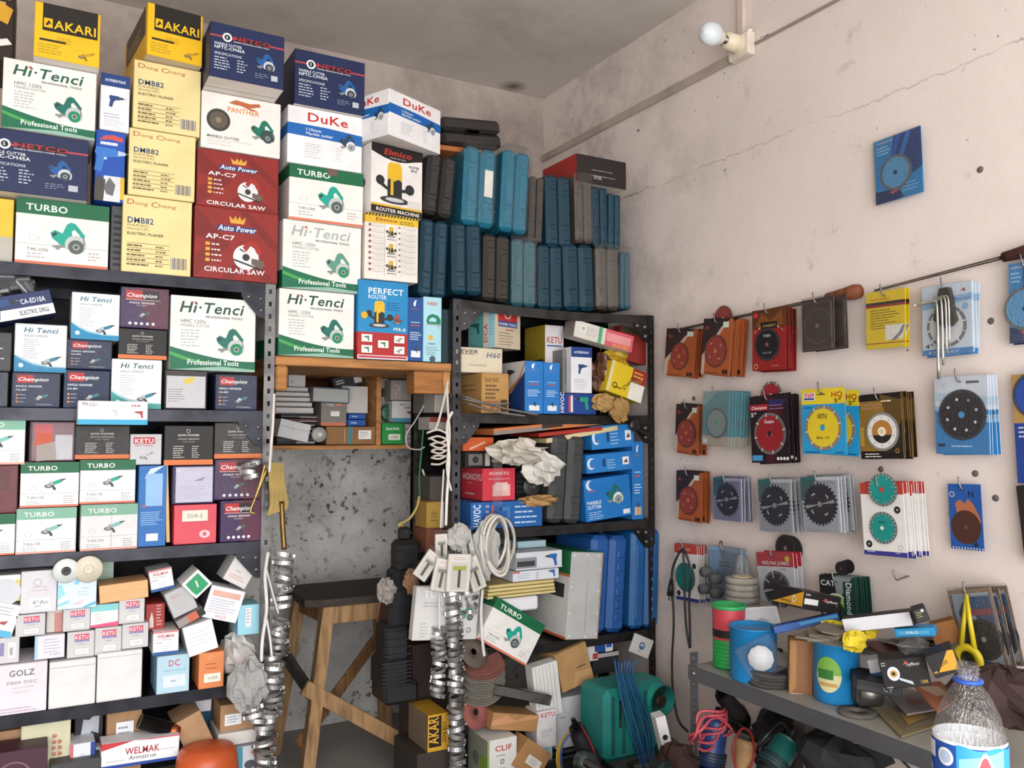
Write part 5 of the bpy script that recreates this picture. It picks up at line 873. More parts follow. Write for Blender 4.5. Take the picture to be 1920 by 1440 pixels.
def seg(n,R0=.84,k='e6e2da'):   # slots of a segmented rim
    def f(A,R):
        for i in range(n):
            a=2*PI*i/n+.2; c,s=math.cos(a),math.sin(a); q=R*.03
            A.poly([(R*c-q*s,R*s+q*c),(R*c+q*s,R*s-q*c),(R*R0*c+q*s,R*R0*s-q*c),(R*R0*c-q*s,R*R0*s+q*c)],k,True)
    return f
def holes(n,r,q,k):
    def f(A,R):
        for i in range(n): a=2*PI*i/n+.3; A.c(R*r*math.cos(a),R*r*math.sin(a),R*q,k,0,10)
    return f
def glint(k='9a9a9c'):
    def f(A,R):
        for s in(1,-1): A.poly([(0,0),(s*R*.8,s*R*.22),(s*R*.84,s*R*.06)],k,True)
    return f
def slots(n,r,k):
    def f(A,R):
        for i in range(n):
            a0=2*PI*i/n+.4; A.poly([(R*(r+d)*math.cos(a0+t),R*(r+d)*math.sin(a0+t)) for d,t in((0,0),(.04,.2),(.05,.45),(.1,.45),(.1,.18))],k,True)
    return f
def txt(s,y,hh,k,w):
    return lambda A,R: A.t(0,R*y,R*hh,s,k,R*w,1,0,.5)
OR_='a5552a'
def a_or(a): a.p([(0,.3),(0,1),(.96,1),(.62,.84)],'2e2222'); a.p([(0,0),(0,.34),(.66,.86),(.76,.86),(.12,.3),(.1,0)],'b8a494'); a.t(.08,.8,.07,'Rr','a8482c',.16,1,.2); a.r(.7,.84,.9,.94,'c8d0c8'); a.r(.12,.02,.6,.035,'6a2c1c'); a.r(.76,.02,.84,.1,'2a1c1a'); a.r(.86,.02,.94,.1,'2a1c1a')
ob=(.5,.42,.3,disc(40,36),('5a3a34','8a3a30','b8703c',slots(4,.5,'c89a8a')))
ORANGE=dict(art=a_or,base=OR_,blade=ob)
cards('orange and black saw blade card',[(1252,617),(1308,615),(1300,706),(1243,705)],4,.011,tail=', top row, next to the rack',**ORANGE)
cards('orange and black saw blade card',[(1321,598),(1374,596),(1366,703),(1313,702)],9,.0095,tail=', top row, second hook',**ORANGE)
cards('orange and black saw blade card',[(1270,758),(1313,759),(1307,851),(1263,850)],4,.011,tail=', second row, next to the rack',**ORANGE)
cards('orange and black saw blade card',[(1268,882),(1318,887),(1313,979),(1268,975)],6,.008,tail=', third row, next to the rack',**ORANGE)
def lone(label,px,py,r,d,shp,bk,name='saw_blade'):
    X=XR-d; p=ax(px,py,X); R=r*(p-C0).dot(CR@V((0,0,-1)))/1600; m=MB(); F=MX.Rotation(-PI/2,4,'Z')@MX.Rotation(PI/2,4,'X'); m.prism(shp(R),-.001,.001,bk[0],F); A=Art(m,F@MX.Translation((0,0,.001)),1,1)
    A.c(0,0,R*.86,bk[1],0,32)
    for e in bk[3:]: e(A,R)
    A.c(0,0,R*.16,bk[2],0,14); return m.build(name,None,MX.Translation(p),label,'blade')
lone('loose dark red saw blade hanging above the orange cards on their second hook',1356,598,26,.05,disc(40,36),('5a3a34','8a4038','c89a7a'))
def a_wing(a): a.r(0,.7,1,1,'5a3018'); a.p([(.1,.72),(.3,.95),(.55,.8),(.9,.98),(.95,.72)],'7a4420'); a.p([(.04,.6),(.3,.76),(.3,.7),(.1,.66)],'c8a08a'); a.p([(.96,.6),(.72,.76),(.72,.7),(.9,.66)],'c8a08a'); a.r(.26,.68,.76,.79,'1c1414'); a.t(.32,.71,.035,'CONNECT','b89a5a',.4,1,.2); a.r(.05,.88,.18,.95,'c8304a'); a.c(.12,.07,.045,'c89a5a',.03); a.m(.6,.06,.34,1,'c87a5a',.05,.015)
cards('red winged card with black blade',[(1411,585),(1474,573),(1472,692),(1410,696)],5,.011,a_wing,'8e2220',blade=(.47,.42,.27,disc(40),('3a3032','1d1a1d','8a4a54',txt('TURBO',.45,.16,'b8b4b4',.6),txt('110 x 20',-.55,.1,'a8a4a4',.7))))
def a_clam(a): a.r(.06,.04,.94,.96,'5a4640'); a.r(.1,.08,.9,.9,'4e423c'); a.c(.5,.48,.34,'7a6a62',.31); a.c(.5,.48,.05,'7a6a62')
cards('brown translucent clamshell with round blade',[(1504,566),(1563,553),(1565,656),(1504,660)],2,.03,a_clam,'p:5c4a42',film='g:b09a8c',dome=.014,shift=.018,blade=(.5,.48,.3,disc(40),('4a403a','453c38','8a7a70')))
def a_yel(a): a.r(0,.76,1,.81,'2a1c16'); a.r(0,.72,1,.76,'9c2a1c'); a.t(.1,.84,.035,'WHITE BLADE','b8542a',.5,1); a.m(.12,.66,.76,8,'6a5a1c',.045,.014); a.p([(.5,.14),(.92,.14),(.98,.3),(.98,.4),(.5,.4)],'e8e4dc'); a.p([(.62,.12),(.78,.14),(.92,.24),(.99,.38),(.93,.38),(.84,.26),(.72,.18)],'8a8684'); a.r(0,.085,1,.1,'a8301c')
cards('yellow card with black and red band and small print',[(1624,551),(1698,538),(1698,650),(1624,656)],2,.02,a_yel,'e2c41c',film='g:ffffff')
def a_w4(a): a.r(0,.0,1,.08,'4a86c0'); a.p([(0,.66),(0,.78),(1,.84),(1,.74)],'8fb6da'); a.t(.6,.76,.03,'Diamond Saw','3a5a9a',.36,1); a.t(.78,.87,.045,'4','a83a40',.1,1); a.c(.86,.66,.05,'8ab6de'); a.t(.06,.1,.06,'4"','2a2c34',.16,1); a.t(.12,.02,.03,'A PRODUCT','dfe8f2',.6,1)
cards('white and blue four inch blade pack behind the hex keys',[(1729,541),(1822,525),(1826,660),(1729,668)],4,.009,a_w4,'c9d6e2',film='g:ffffff',blade=(.5,.4,.3,disc(40),('7a7a7c','d6dadd','3a62b4',seg(12,.84,'eef0f0'))))
def a_blue(a): a.p([(.3,.5),(.44,1),(1,1),(1,.4),(.7,.3)],'1f3f78'); a.p([(.3,.6),(.5,1),(.6,1),(.4,.6)],'2a5aa8'); a.p([(.5,.6),(.7,1),(.8,.98),(.6,.6)],'2f6cb8'); a.p([(0,.0),(0,.2),(.5,.16),(.6,.02),(.4,0)],'20325c'); a.m(.06,.86,.3,3,'a8cce4',.05,.02); a.t(.06,.93,.03,'DIAMOND','d8c8d8',.36,1); a.m(.58,.2,.36,3,'9ac8e4',.05,.014); a.p([(.32,.14),(.5,.2),(.54,.15),(.36,.1)],'c8505c')
bl=(.46,.42,.27,disc(40),('6e6a66','5c9cc4','1c3a5c',holes(8,.7,.03,'3a6a8a')))
cards('blue blade card alone high on the wall',[(1638,268),(1724,236),(1734,360),(1643,384)],1,.01,a_blue,'2a84ba',blade=bl,film='g:d8ecf8',hk=0)
cards('blue blade card at the picture edge',[(1889,497),(1960,484),(1963,640),(1895,643)],2,.012,a_blue,'2a84ba',blade=bl,film='g:d8ecf8')
def a_cyan(a): a.r(0,.0,1,.18,'b9aa98'); a.m(.08,.9,.5,1,'d8e6ea',.05,.02); a.r(.04,.03,.2,.12,'e6e2dc'); a.p([(0,1),(0,.7),(.5,.98),(.6,1)],'8aa8a8')
cards('pale turquoise blade pack in film',[(1323,738),(1372,731),(1363,835),(1312,835)],8,.011,a_cyan,'5c8f98',film='g:eef6f6',blade=(.55,.42,.28,disc(40),('6a6a68','8a9a94','4a9a8c')),shift=.002)
def a_ch(a): a.p([(.4,0),(.6,0),(.9,.9),(.4,1),(.5,.5)],'4a1420'); a.r(0,.78,.48,.87,'b02430'); a.t(.05,.8,.045,'Champion','f0e8e8',.4,1,.25); a.r(.5,.86,.94,.93,'2c2a5a'); a.m(.52,.84,.4,2,'8a84c0',.05,.012); a.t(.03,.69,.06,'5"','e8e4e4',.14,1); a.r(.03,.03,.3,.11,'4a9ad0'); [a.c(.7+i*.08,.06,.025,'e6e2e2') for i in range(4)]
cards('black and crimson five inch blade card',[(1407,746),(1477,736),(1482,867),(1408,868)],6,.009,a_ch,'23161c',blade=(.52,.43,.31,disc(40),('6e6864','96242c','2a1c20',seg(8,.82,'d6d2cc'),txt('Champion',.5,.16,'f0e4e4',.62),txt('125x22',-.1,.1,'e0c8c8',-.0 or .3))))
lone('loose red segmented blade hanging above the black and crimson cards',1446,742,27,.045,disc(40),('6e6864','94262e','d8d0cc',seg(8,.82,'d6d2cc')))
def a_ke(a): a.r(0,.76,1,1,'dcc22a'); a.r(.04,.82,.32,.94,'e8e4e0'); a.r(.06,.87,.3,.93,'b8324a'); a.t(.07,.875,.045,'KETU','f2ecec',.22,1); a.r(.06,.83,.3,.86,'3a3a8a'); a.t(.7,.86,.08,'HQ','b03020',.24,1); a.t(.76,.775,.06,'5"','3a2c18',.14,1); a.r(.36,.9,.56,.915,'5a4c1c'); a.m(.06,.7,.3,1,'1f4f8a',.05,.02); a.r(.06,.02,.4,.035,'174a7c'); a.r(.76,.02,.94,.035,'174a7c')
cards('blue and yellow five inch blade card',[(1503,731),(1585,725),(1587,851),(1505,852)],2,.06,a_ke,'2596cc',blade=(.5,.4,.34,disc(40),('8a7a6a','dcc22a','2596cc',seg(10,.84,'c8ccd0'),txt('KETU',.42,.2,'3a3418',.5),txt('5"',-.06,.2,'5a5020',.001+.2),txt('20mm  110',-.5,.12,'6a5c20',.7))),jit=3)
def a_gold(a): a.r(0,.9,1,1,'1c1714'); a.p([(.5,1),(1,.9),(1,.2),(.7,.5)],'5a4420'); a.p([(0,0),(1,0),(1,.12),(0,.12)],'1c1613'); a.p([(.6,.1),(1,.1),(1,.6)],'2a2018'); a.t(.06,.83,.035,'Super Thin Turbo','c88a7a',.5,1); a.t(.06,.78,.035,'Sharp Cut','c88a7a',.44,1); a.m(.54,.88,.4,1,'e6d8b0',.04,.02); a.m(.1,.07,.4,2,'e8e4dc',.04,.014); a.c(.86,.12,.035,'b8893a',.025); a.r(0,.2,.1,.5,'b08a30')
cards('black and gold turbo blade card',[(1611,746),(1690,732),(1694,861),(1614,860)],6,.01,a_gold,'8a6a2c',blade=(.54,.42,.3,disc(40,50,.03),('8c8a86','dedcd6','d8c8a0',lambda A,R:A.c(0,0,R*.6,'b07a3a',0,28),lambda A,R:A.poly([(R*.6*math.cos(t),R*.6*math.sin(t)) for t in [PI+.3+i*(PI-.6)/12 for i in range(13)]],'2a2420',True),lambda A,R:A.c(0,0,R*.24,'efe6d0',0,18),holes(10,.73,.03,'6a6660'))))
def a_dkb(a): a.r(0,0,1,.56,'2f80c0'); a.p([(0,.56),(0,.62),(.5,.56),(1,.5),(1,.4)],'8fbade'); a.p([(0,.8),(1,.72),(1,.62),(0,.68)],'b4cce0'); a.r(.04,.09,.18,.13,'1c2a44'); a.m(.3,.09,.6,1,'b8dcf4',.04,.016); a.r(.6,.9,.84,.93,'5a5c66'); a.p(arc(.2,.88,.12,0,360,14,.04),'d6dde6'); a.c(.2,.88,.03,'a8c4d4',.022)
cards('white and blue card with black rimmed blade',[(1752,710),(1856,699),(1853,851),(1755,851)],4,.01,a_dkb,'d4dce8',blade=(.52,.5,.33,disc(40,60,.025),('2f2e34','17161c','4a8cc4',holes(8,.62,.06,'c6c8d0'))),film='g:ffffff')
cards('blue and gold card at the picture edge',[(1900,704),(1980,695),(1984,905),(1904,908)],2,.012,lambda a:(a.r(0,.55,1,1,'a8844a'),a.m(.1,.5,.6,3,'c8c4d0',.04,.015)),'23408a',blade=(.6,.8,.22,disc(40),('3a4460','2a4a9a','c8c8d0')))
def blist(desc,Q,n,sp,tint,tail):
    cards(desc,Q,n,sp,lambda a:(a.p([(0,.55),(0,1),(.44,1),(.3,.8)],'2a6a66'),a.m(.55,.92,.36,2,'9a9ea4',.04,.012),a.m(.1,.04,.4,2,'b4b8bc',.04,.01)),'d9dbe0',film=tint,dome=.011,blade=(.5,.5,.4,disc(40,30,.07),('1d1c22','221f26','8a8a8e',glint(),slots(4,.5,'d8d8dc'))),jit=2,tail=tail,name='blister_pack',gap=.02)
blist('violet-tinted blister with toothed saw blade',[(1338,897),(1391,896),(1391,979),(1338,974)],4,.014,'g:b9b6e0',', third row')
blist('clear blister with toothed saw blade',[(1423,903),(1484,894),(1487,999),(1424,995)],4,.016,'g:e4e6ea',', third row')
blist('clear blister with large toothed saw blade',[(1501,897),(1574,891),(1576,998),(1507,996)],5,.016,'g:e4e6ea',', third row')
def a_twin(a): a.r(0,.84,1,1,'b8423c'); a.r(0,0,1,.06,'3a3a8a'); a.m(.08,.04,.3,1,'c8c8e0',.04,.012); a.m(.74,.04,.16,1,'c8c8e0',.04,.012); a.c(.84,.63,.05,'2c2a2c'); a.c(.84,.63,.012,'e6e4e0'); a.c(.14,.15,.05,'2c2a2c'); a.c(.14,.15,.012,'e6e4e0'); a.c(.86,.12,.035,'8a8a8c',.03)
tb=lambda by:(.5,by,.22,disc(40),('6a6e6c','1f8f86','e4e4e2',seg(24,.84,'a9aca8'),holes(8,.76,.03,'cfe4e0'),txt('TURBO',.3,.12,'17605a',.6)))
_,Mt,wt,ht=cards('white card with red top and green turbo disc',[(1616,910),(1692,900),(1702,1047),(1617,1037)],9,.009,a_twin,'e6e3df',blade=tb(.38),tail=', twin-disc hook',jit=1,shift=.0015)
pt=Mt@V((0,-.004,ht*.86)); lone('loose green turbo disc hung over the red tops of the white cards',1655,918,31,XR-pt.x+.006,disc(40),('6a6e6c','1f8f86','b84a44',seg(24,.84,'a9aca8'),holes(8,.76,.03,'cfe4e0')))
def a_skew(a): a.p([(.2,.7),(.35,.76),(.5,.7),(.6,.78),(.75,.7),(.96,.46),(.9,.3),(.7,.4),(.3,.4)],'b06a4a'); a.c(.12,.84,.045,'b8b0c0',.03); a.t(.62,.8,.1,'N','17204a',.16,1); a.c(.5,.34,.24,'4a2c24',ry=.26); a.c(.5,.34,.03,'6a4a3a'); [a.r(.06+i*.09,.01,.1+i*.09,.035,'c8ccd4') for i in range(11)]; a.p([(.7,.06),(.86,.06),(.8,.14)],'2a2230')
cards('blue card hanging askew with brown disc picture',[(1769,903),(1831,913),(1853,1038),(1791,1024)],1,.02,a_skew,'23559e')
cards('black and gold card at the picture edge',[(1912,915),(1980,905),(1982,1052),(1915,1055)],2,.012,lambda a:a.r(.1,.0,.5,.4,'9a7a3c'),'262020')
def a_rw(a): a.r(0,.84,1,1,'b8423c'); a.t(.2,.89,.05,'TURBO','e0b4ac',.5,1); a.r(0,0,1,.06,'2c3a80'); a.c(.84,.63,.05,'2c2a2c'); a.c(.12,.12,.05,'2c2a2c')
_,M0,_,_=cards('red and white card with green disc',[(1265,1022),(1310,1021),(1308,1129),(1268,1124)],6,.009,a_rw,'dedbd6',blade=(.45,.42,.26,disc(40),('3a6a64','1c7a70','2a8a80',seg(24,.84,'5a8a84'))),tail=', behind the hanging cable')
def a_jumbo(a): a.r(0,.72,1,1,'bb2b34'); a.t(.14,.755,.07,'WELMAK JUMBO','f2ecec',.74,1); a.c(.84,.88,.06,'e2c83a',n=14); a.m(.06,.66,.24,3,'a8acb4',.04,.012); a.m(.6,.66,.3,1,'8a8a90',.04,.02)
cards('red and white jumbo blade card',[(1418,1038),(1490,1034),(1491,1131),(1426,1130)],3,.016,a_jumbo,'d9dce4',blade=(.5,.28,.36,disc(40),('6a6a6c','2c2b30','c8c8ca',seg(8,.6,'dcdce0'),glint('a8a8ac'))),film='g:ffffff',tail=', low on the wall')
for i in range(3): lone('black grinding wheel hanging behind the red jumbo cards, '+('nearest','middle','rearmost')[i]+' of three',1473+i*6,1028+i*1,25,.024-.006*i,disc(36),('3a3432','2a2628','8a7a70'),'grinding_stone')['group']='grinding wheels behind the jumbo cards'
def a_cat(a): a.r(0,0,.56,1,'1b1a1e'); a.p([(.5,.5),(.9,1),(.4,1)],'8a9090'); a.t(.04,.8,.11,'CAT','e6e8e6',.4,1); a.c(.45,.3,.36,'9cc46a',.2); a.c(.45,.3,.36,'dfe6da',.33); a.r(.66,0,1,.92,'173f34'); a.t(.74,.9,.14,'Diamond W','dfe8e2',.95,1,0,0,-90)
cards('black and green diamond wheel pack',[(1537,1078),(1606,1086),(1606,1175),(1540,1172)],6,.011,a_cat,'1d4438',tail=', standing low on the wall',name='blade_pack')
for i in range(3): lone('black small cutting wheel above the green diamond packs, '+('nearest','middle','rearmost')[i]+' of three',1577+i*7,1066-i*2,13,.085-.022*i,disc(24),('1d1a1c','221f22','6a3a3a'),'cutting_wheel')['group']='cutting wheels above the diamond packs'
# brown-framed blister near the counter, with two yellow cutters hanging on it
def a_fr(a): a.r(.08,.05,.92,.94,'a9bcd2'); a.p([(.08,.05),(.08,.3),(.5,.1),(.9,.05)],'2c4a86'); a.p([(.4,.9),(.92,.9),(.92,.4),(.6,.5)],'3a5c8a'); a.r(.3,.66,.9,.74,'9a5464'); a.p([(.16,.7),(.3,.84),(.34,.6),(.24,.5)],'3a3a40')
cards('large blister with brown frame leaning low on the wall',[(1776,1106),(1860,1102),(1890,1250),(1810,1258)],3,.03,a_fr,'p:8a7460',film='g:e8e4dc',dome=.012,blade=(.6,.36,.26,disc(40),('3a3a3c','2c2c30','8a8a8c')),hk=1,tail='',name='blister_pack')
def ycut(label,px,dy,d):
    p=ax(px,1112+dy,XR-d); o=empty('hoop_cutter',MX.Translation(p),label,'cutter','yellow cutters'); z=lambda v:ax(px,1112+dy+v,XR-d).z-p.z
    for s in(-1,1): MB().tube([(0,0,0),(0,s*.007,-.06),(0,s*.017,z(100))],[.004,.0055,.0065],'p:ddc626',8).build('handle',o)
    m=MB(); F=MX.Rotation(-PI/2,4,'Z')@MX.Rotation(PI/2,4,'X'); c=z(123); n=24
    m.lathe([(.022,-.007),(.036,-.007),(.039,0),(.036,.007),(.022,.007),(.022,-.007)],'p:ddc626',28,MX.Translation((0,0,c))@F); m.build('head_ring',o)
    MB().cyl((.004,0,c),(.009,0,c),.022,'p:2c2a24').build('dark_disc',o)
    return o
ycut('yellow cutter with two straight handles and round head, the nearer of two',1812,2,.13); ycut('yellow cutter behind the other, its round head half hidden',1826,6,.09)
# hex keys on the white and blue pack
p=ax(1772,540,XR-.06); o=empty('hex_key_holder',MX.Translation(p),'black hex key holder with steel keys hanging before the white and blue packs','hex keys')
F=MX.Rotation(-PI/2,4,'Z')@MX.Rotation(PI/2,4,'X')
MB().prism([(-.012,0),(.012,0),(.02,-.03),(.022,-.06),(.03,-.085),(.016,-.1),(-.016,-.096),(-.03,-.08),(-.022,-.04)],-.008,.008,'p:3a3632',F).build('holder',o)
for i,(yy,L,bend) in enumerate([(.016,.235,.062),(.003,.2,.05),(-.008,.17,.04),(-.016,.15,.03)]):
    MB().tube(smooth([(-.011-.0*i,yy+bend,-.036+.004*i),(-.011,yy+.012,-.034+.004*i),(-.011,yy,-.046+.003*i),(-.011,yy,-L)],4),.0042-.0006*i,'m:d4d0c8',8).build('hex_key',o)
# files on the nails
def tool(label,A,B,hl,r,hr,k,d,flip=0):
    a,b=ax(*A,XR-d),ax(*B,XR-d); v=(b-a); L=v.length; X=MX.Translation(a)@v.to_track_quat('Z','X').to_matrix().to_4x4(); o=empty('file_tool',X,label,'file')
    MB().tube([(0,0,0),(0,0,L-hl)],[r*.7,r],'m:4a403a',8).build('shank',o)
    MB().lathe([(.001,L-hl-.002),(hr*.62,L-hl),(hr*.7,L-hl*.75),(hr*.82,L-hl*.45),(hr,L-hl*.18),(hr*.86,L-.004),(.001,L)],k,18).build('handle',o)
tool('long file with round brown wooden handle behind the top row of cards',(1252,622),(1614,545),.12,.0055,.0225,'w:8a4f34',.02)
tool('long thin file with dark handle reaching to the picture edge',(1640,545),(1960,462),.1,.005,.02,'w:4a2c26',.03)
hook('bare bent nail with nothing on it above the counter heap',ax(1704,1080,XR).y,ax(1704,1080,XR).z,.05,.02,.004)
for i,(x,y) in enumerate([(1858,602),(1868,802),(1829,888),(1867,934),(1301,747),(1838,318),(1652,880),(1352,1018)]):
    q=ax(x,y,XR); MB().lathe([(.001,.004),(.006,.003),(.009,0)],'f:6e6560',10,MX.Rotation(-PI/2,4,'Y')).build('wall_plug',None,MX.Translation((XR-.0005,q.y,q.z)),'grey wall plug in the side wall, '+['right of the hex key pack','right of the black rimmed blade card','above the askew blue card','right of the askew blue card','above the orange cards of the second row','right of the lone blue card','above the white twin-disc cards','above the pale blue disc blister'][i],'wall plug','wall plugs')
# cable with plug looped over a nail, pale blue blisters, bagged discs
def cable(label,L,d,r,k,name='power_cable',cat='cable'):
    return wire(label,[ax(x,y,XR-d) for x,y in L],r,k,name,cat)
cab=cable('black cable looped over a nail beside the blue case, its plug hanging down',[(1259,1088),(1263,1060),(1279,1030),(1290,1050),(1296,1080),(1292,1120),(1293,1160),(1294,1215)],.1,.0042,'p:26242a')
cc=cab.matrix_basis.translation
wireP=[ax(x,y,XR-.1)-cc for x,y in [(1281,1034),(1283,1080),(1284,1130),(1287,1180),(1293,1215)]]; MB().tube(smooth(wireP),.0042,'p:26242a',7).build('loop',cab)
q0,q1=ax(1259,1086,XR-.1)-cc,ax(1257,1116,XR-.1)-cc; MB().tube([q0,q0+(q1-q0)*.5,q1],[.006,.011,.013],'p:26242a',12).build('plug',cab)
for s in(-1,1): MB().cyl(q1+V((0,s*.007,0)),q1+V((0,s*.007,-.02)),.0024,'m:c8c4bc',8).build('plug_pin',cab)
wireP=[ax(x,y,XR-.1)-cc for x,y in [(1261,1112),(1263,1170),(1260,1240),(1262,1300),(1272,1350),(1290,1372)]]; MB().tube(smooth(wireP),.0042,'p:26242a',7).build('tail',cab)
_,Mb,wb,hb_=cards('pale blue blister with grey cylinders',[(1336,1030),(1394,1026),(1388,1132),(1326,1132)],2,.025,lambda a:(a.p([(0,.4),(.4,.7),(.3,1),(0,1)],'8fb4d8'),a.m(.3,.72,.4,2,'5a5c66',.06,.03)),'b9cbdc',film='g:eef2f6',dome=.02,name='blister_pack',tail=', low on the wall')
for i,(x,y) in enumerate([(1325,1072),(1342,1086),(1322,1104),(1344,1112)]):
    q=ax(x,y,XR-.11); MB().lathe([(.001,-.018),(.017,-.018),(.018,.01),(.016,.014),(.001,.014)],'f:5c5e60',16,MX.Rotation(PI/2,4,'Y')).build('grinding_stone',None,MX.Translation(q),'grey round grinding stone before the pale blue blister, '+('upper one by the rack side','upper one by the bagged discs','lower one by the rack side','lower one by the bagged discs')[i],'grinding stone','grey grinding stones')
for i in range(5):
    q=ax(1391,1135-i*12,XR-.13); MB().lathe([(.012,-.0085),(.05,-.0085),(.051,0),(.05,.0085),(.03,.0085),(.012,.006)],'f:a5a196',30).build('flap_disc',None,MX.Translation(q),'grey abrasive disc in the bagged pile, '+('lowest','second from below','middle one','second from the top','top one with yellow hub')[i],'abrasive disc','bagged abrasive discs')
MB().lathe([(.012,.001),(.03,.001),(.03,.003),(.012,.003)],'d8c890',24).build('hub_label',None,MX.Translation((0,0,.0088))); o=bpy.data.objects[-1] if 0 else [x for x in bpy.data.objects if x.name=='hub_label'][0]; o.parent=[x for x in bpy.data.objects if str(x.get('label','')).endswith('top one with yellow hub')][0]
q=ax(1391,1140,XR-.13); MB().lathe([(.055,-.012),(.056,.07),(.03,.12),(.02,.165)],'b:f0f0ee',24).build('clear_bag',None,MX.Translation(q),'clear conical bag around the pile of grey abrasive discs','bag')
# ---------------------------------------------------------------- hose clamps, straps, cords and packets on the posts
def clamp_proto(R,bw,label,name='hose_clamp'):
    o=empty(name,MX.Identity(4),label,'hose clamp'); n=22; m=MB(); vs=[]
    for i in range(n): a=2*PI*i/n; vs+=[(R*math.cos(a),R*.72*math.sin(a),-bw/2),(R*math.cos(a),R*.72*math.sin(a),bw/2),(R*.95*math.cos(a),R*.68*math.sin(a),bw/2),(R*.95*math.cos(a),R*.68*math.sin(a),-bw/2)]
    fs=[]
    for i in range(n):
        q=(i+1)%n
        for j in range(4): fs.append((i*4+j,q*4+j,q*4+(j+1)%4,i*4+(j+1)%4))
    m.add(vs,fs,'m:c9c9c8',None,False); m.build('band',o)
    hs=MB().box((R*.55,-R*.35,-bw*.55),(R*1.15,R*.2,bw*.55),'m:b4b4b2',.0012).build('screw_housing',o)
    MB().cyl((R*.7,-R*.9,0),(R*.7,R*.35,0),bw*.36,'m:d2d2d0',10).build('screw',hs); return o
def chain(desc,pts,n,R,bw,Y,seed):
    g=random.Random(seed); P=smooth(px3(pts,Y),8); L=[0]
    for i in range(1,len(P)): L.append(L[-1]+(P[i]-P[i-1]).length)
    pr=clamp_proto(R,bw,desc+', topmost')
    for i in range(n):
        s=L[-1]*i/max(1,n-1); j=max(k for k in range(len(L)) if L[k]<=s+1e-9); j=min(j,len(P)-2); p=P[j].lerp(P[j+1],(s-L[j])/max(1e-6,L[j+1]-L[j]))
        X=MX.Translation(p)@Euler((g.uniform(-.25,.25),g.uniform(-.3,.3),g.choice((0,PI,.4,PI-.5,-.5))+g.uniform(-.3,.3))).to_matrix().to_4x4()
        if i==0: pr.matrix_basis=X; pr['group']=desc
        else: clone(pr,X,desc+', '+ordn(i+1)+' from the top')
ON=['','first','second','third','fourth','fifth','sixth','seventh','eighth','ninth','tenth','eleventh','twelfth','thirteenth','fourteenth','fifteenth','sixteenth','seventeenth','eighteenth','nineteenth','twentieth']
def ordn(i): return ON[i] if i<=20 else 'twenty-'+ON[i-20]
YC=YP-.05
chain('large steel hose clamp on the upper bunch beside the rack post',[(532,1040),(531,1090),(528,1136)],8,.029,.011,YC,1)
chain('steel hose clamp on the middle bunch beside the rack post',[(525,1165),(524,1222)],6,.024,.011,YC,2)
chain('steel hose clamp on the long chain down the rack post',[(514,1232),(512,1275),(510,1320),(500,1350),(496,1385),(496,1438)],20,.03,.011,YC-.005,3)
chain('wide clamp under the plastic bag by the rack post',[(468,1318),(474,1334),(484,1350)],4,.03,.012,YC-.012,4)
chain('steel hose clamp on the shorter chain by the grey post',[(822,1178),(824,1230),(820,1302)],12,.024,.011,YC,5)
chain('shiny hose clamp on the long chain by the grey post',[(848,1112),(851,1180),(853,1250),(855,1340),(857,1440)],28,.026,.014,YC-.015,6)
chain('clamp in the small cluster under the white packets',[(876,1110),(886,1128),(880,1148)],4,.022,.011,YC,7)
chain('dull clamp in the bunch tied high on the rack post',[(476,868),(464,878),(472,894)],4,.022,.012,YC,8)
for i in range(4):
    a=508+i*7; P=px3([(a-2,868),(a,900),(a+2+i*2,945),(a-4+i*2,966-i*3)],YC-.01+.004*i); m=MB(); P=smooth(P,5)
    vs=[];w_=.0065
    for p in P: vs+=[p-P[0]+V((-w_,0,0)),p-P[0]+V((w_,0,0)),p-P[0]+V((w_,.002,0)),p-P[0]+V((-w_,.002,0))]
    m.add(vs,[(j*4+q,j*4+(q+1)%4,j*4+4+(q+1)%4,j*4+4+q) for j in range(len(P)-1) for q in range(4)],'m:857040'); m.build('brass_strap',None,MX.Translation(P[0]),'brass strap hanging on the rack post, '+('first','second','third','fourth')[i]+' from the cartons','strap','brass straps on the rack post')
for i,(L,l) in enumerate([([(497,870),(488,905),(478,935)],'upper'),([(500,880),(482,925),(470,958),(478,962)],'lower')]): wire('thin brass rod hooked before the purple cartons, '+l+' one',px3(L,YC-.02),.0035,'m:c8a65c','brass_rod','rod')
wire('brown strap dropping from the brass straps to the clamps',px3([(528,940),(530,985),(533,1030)],YC),.008,'m:8a6c3c','brass_strap','strap')
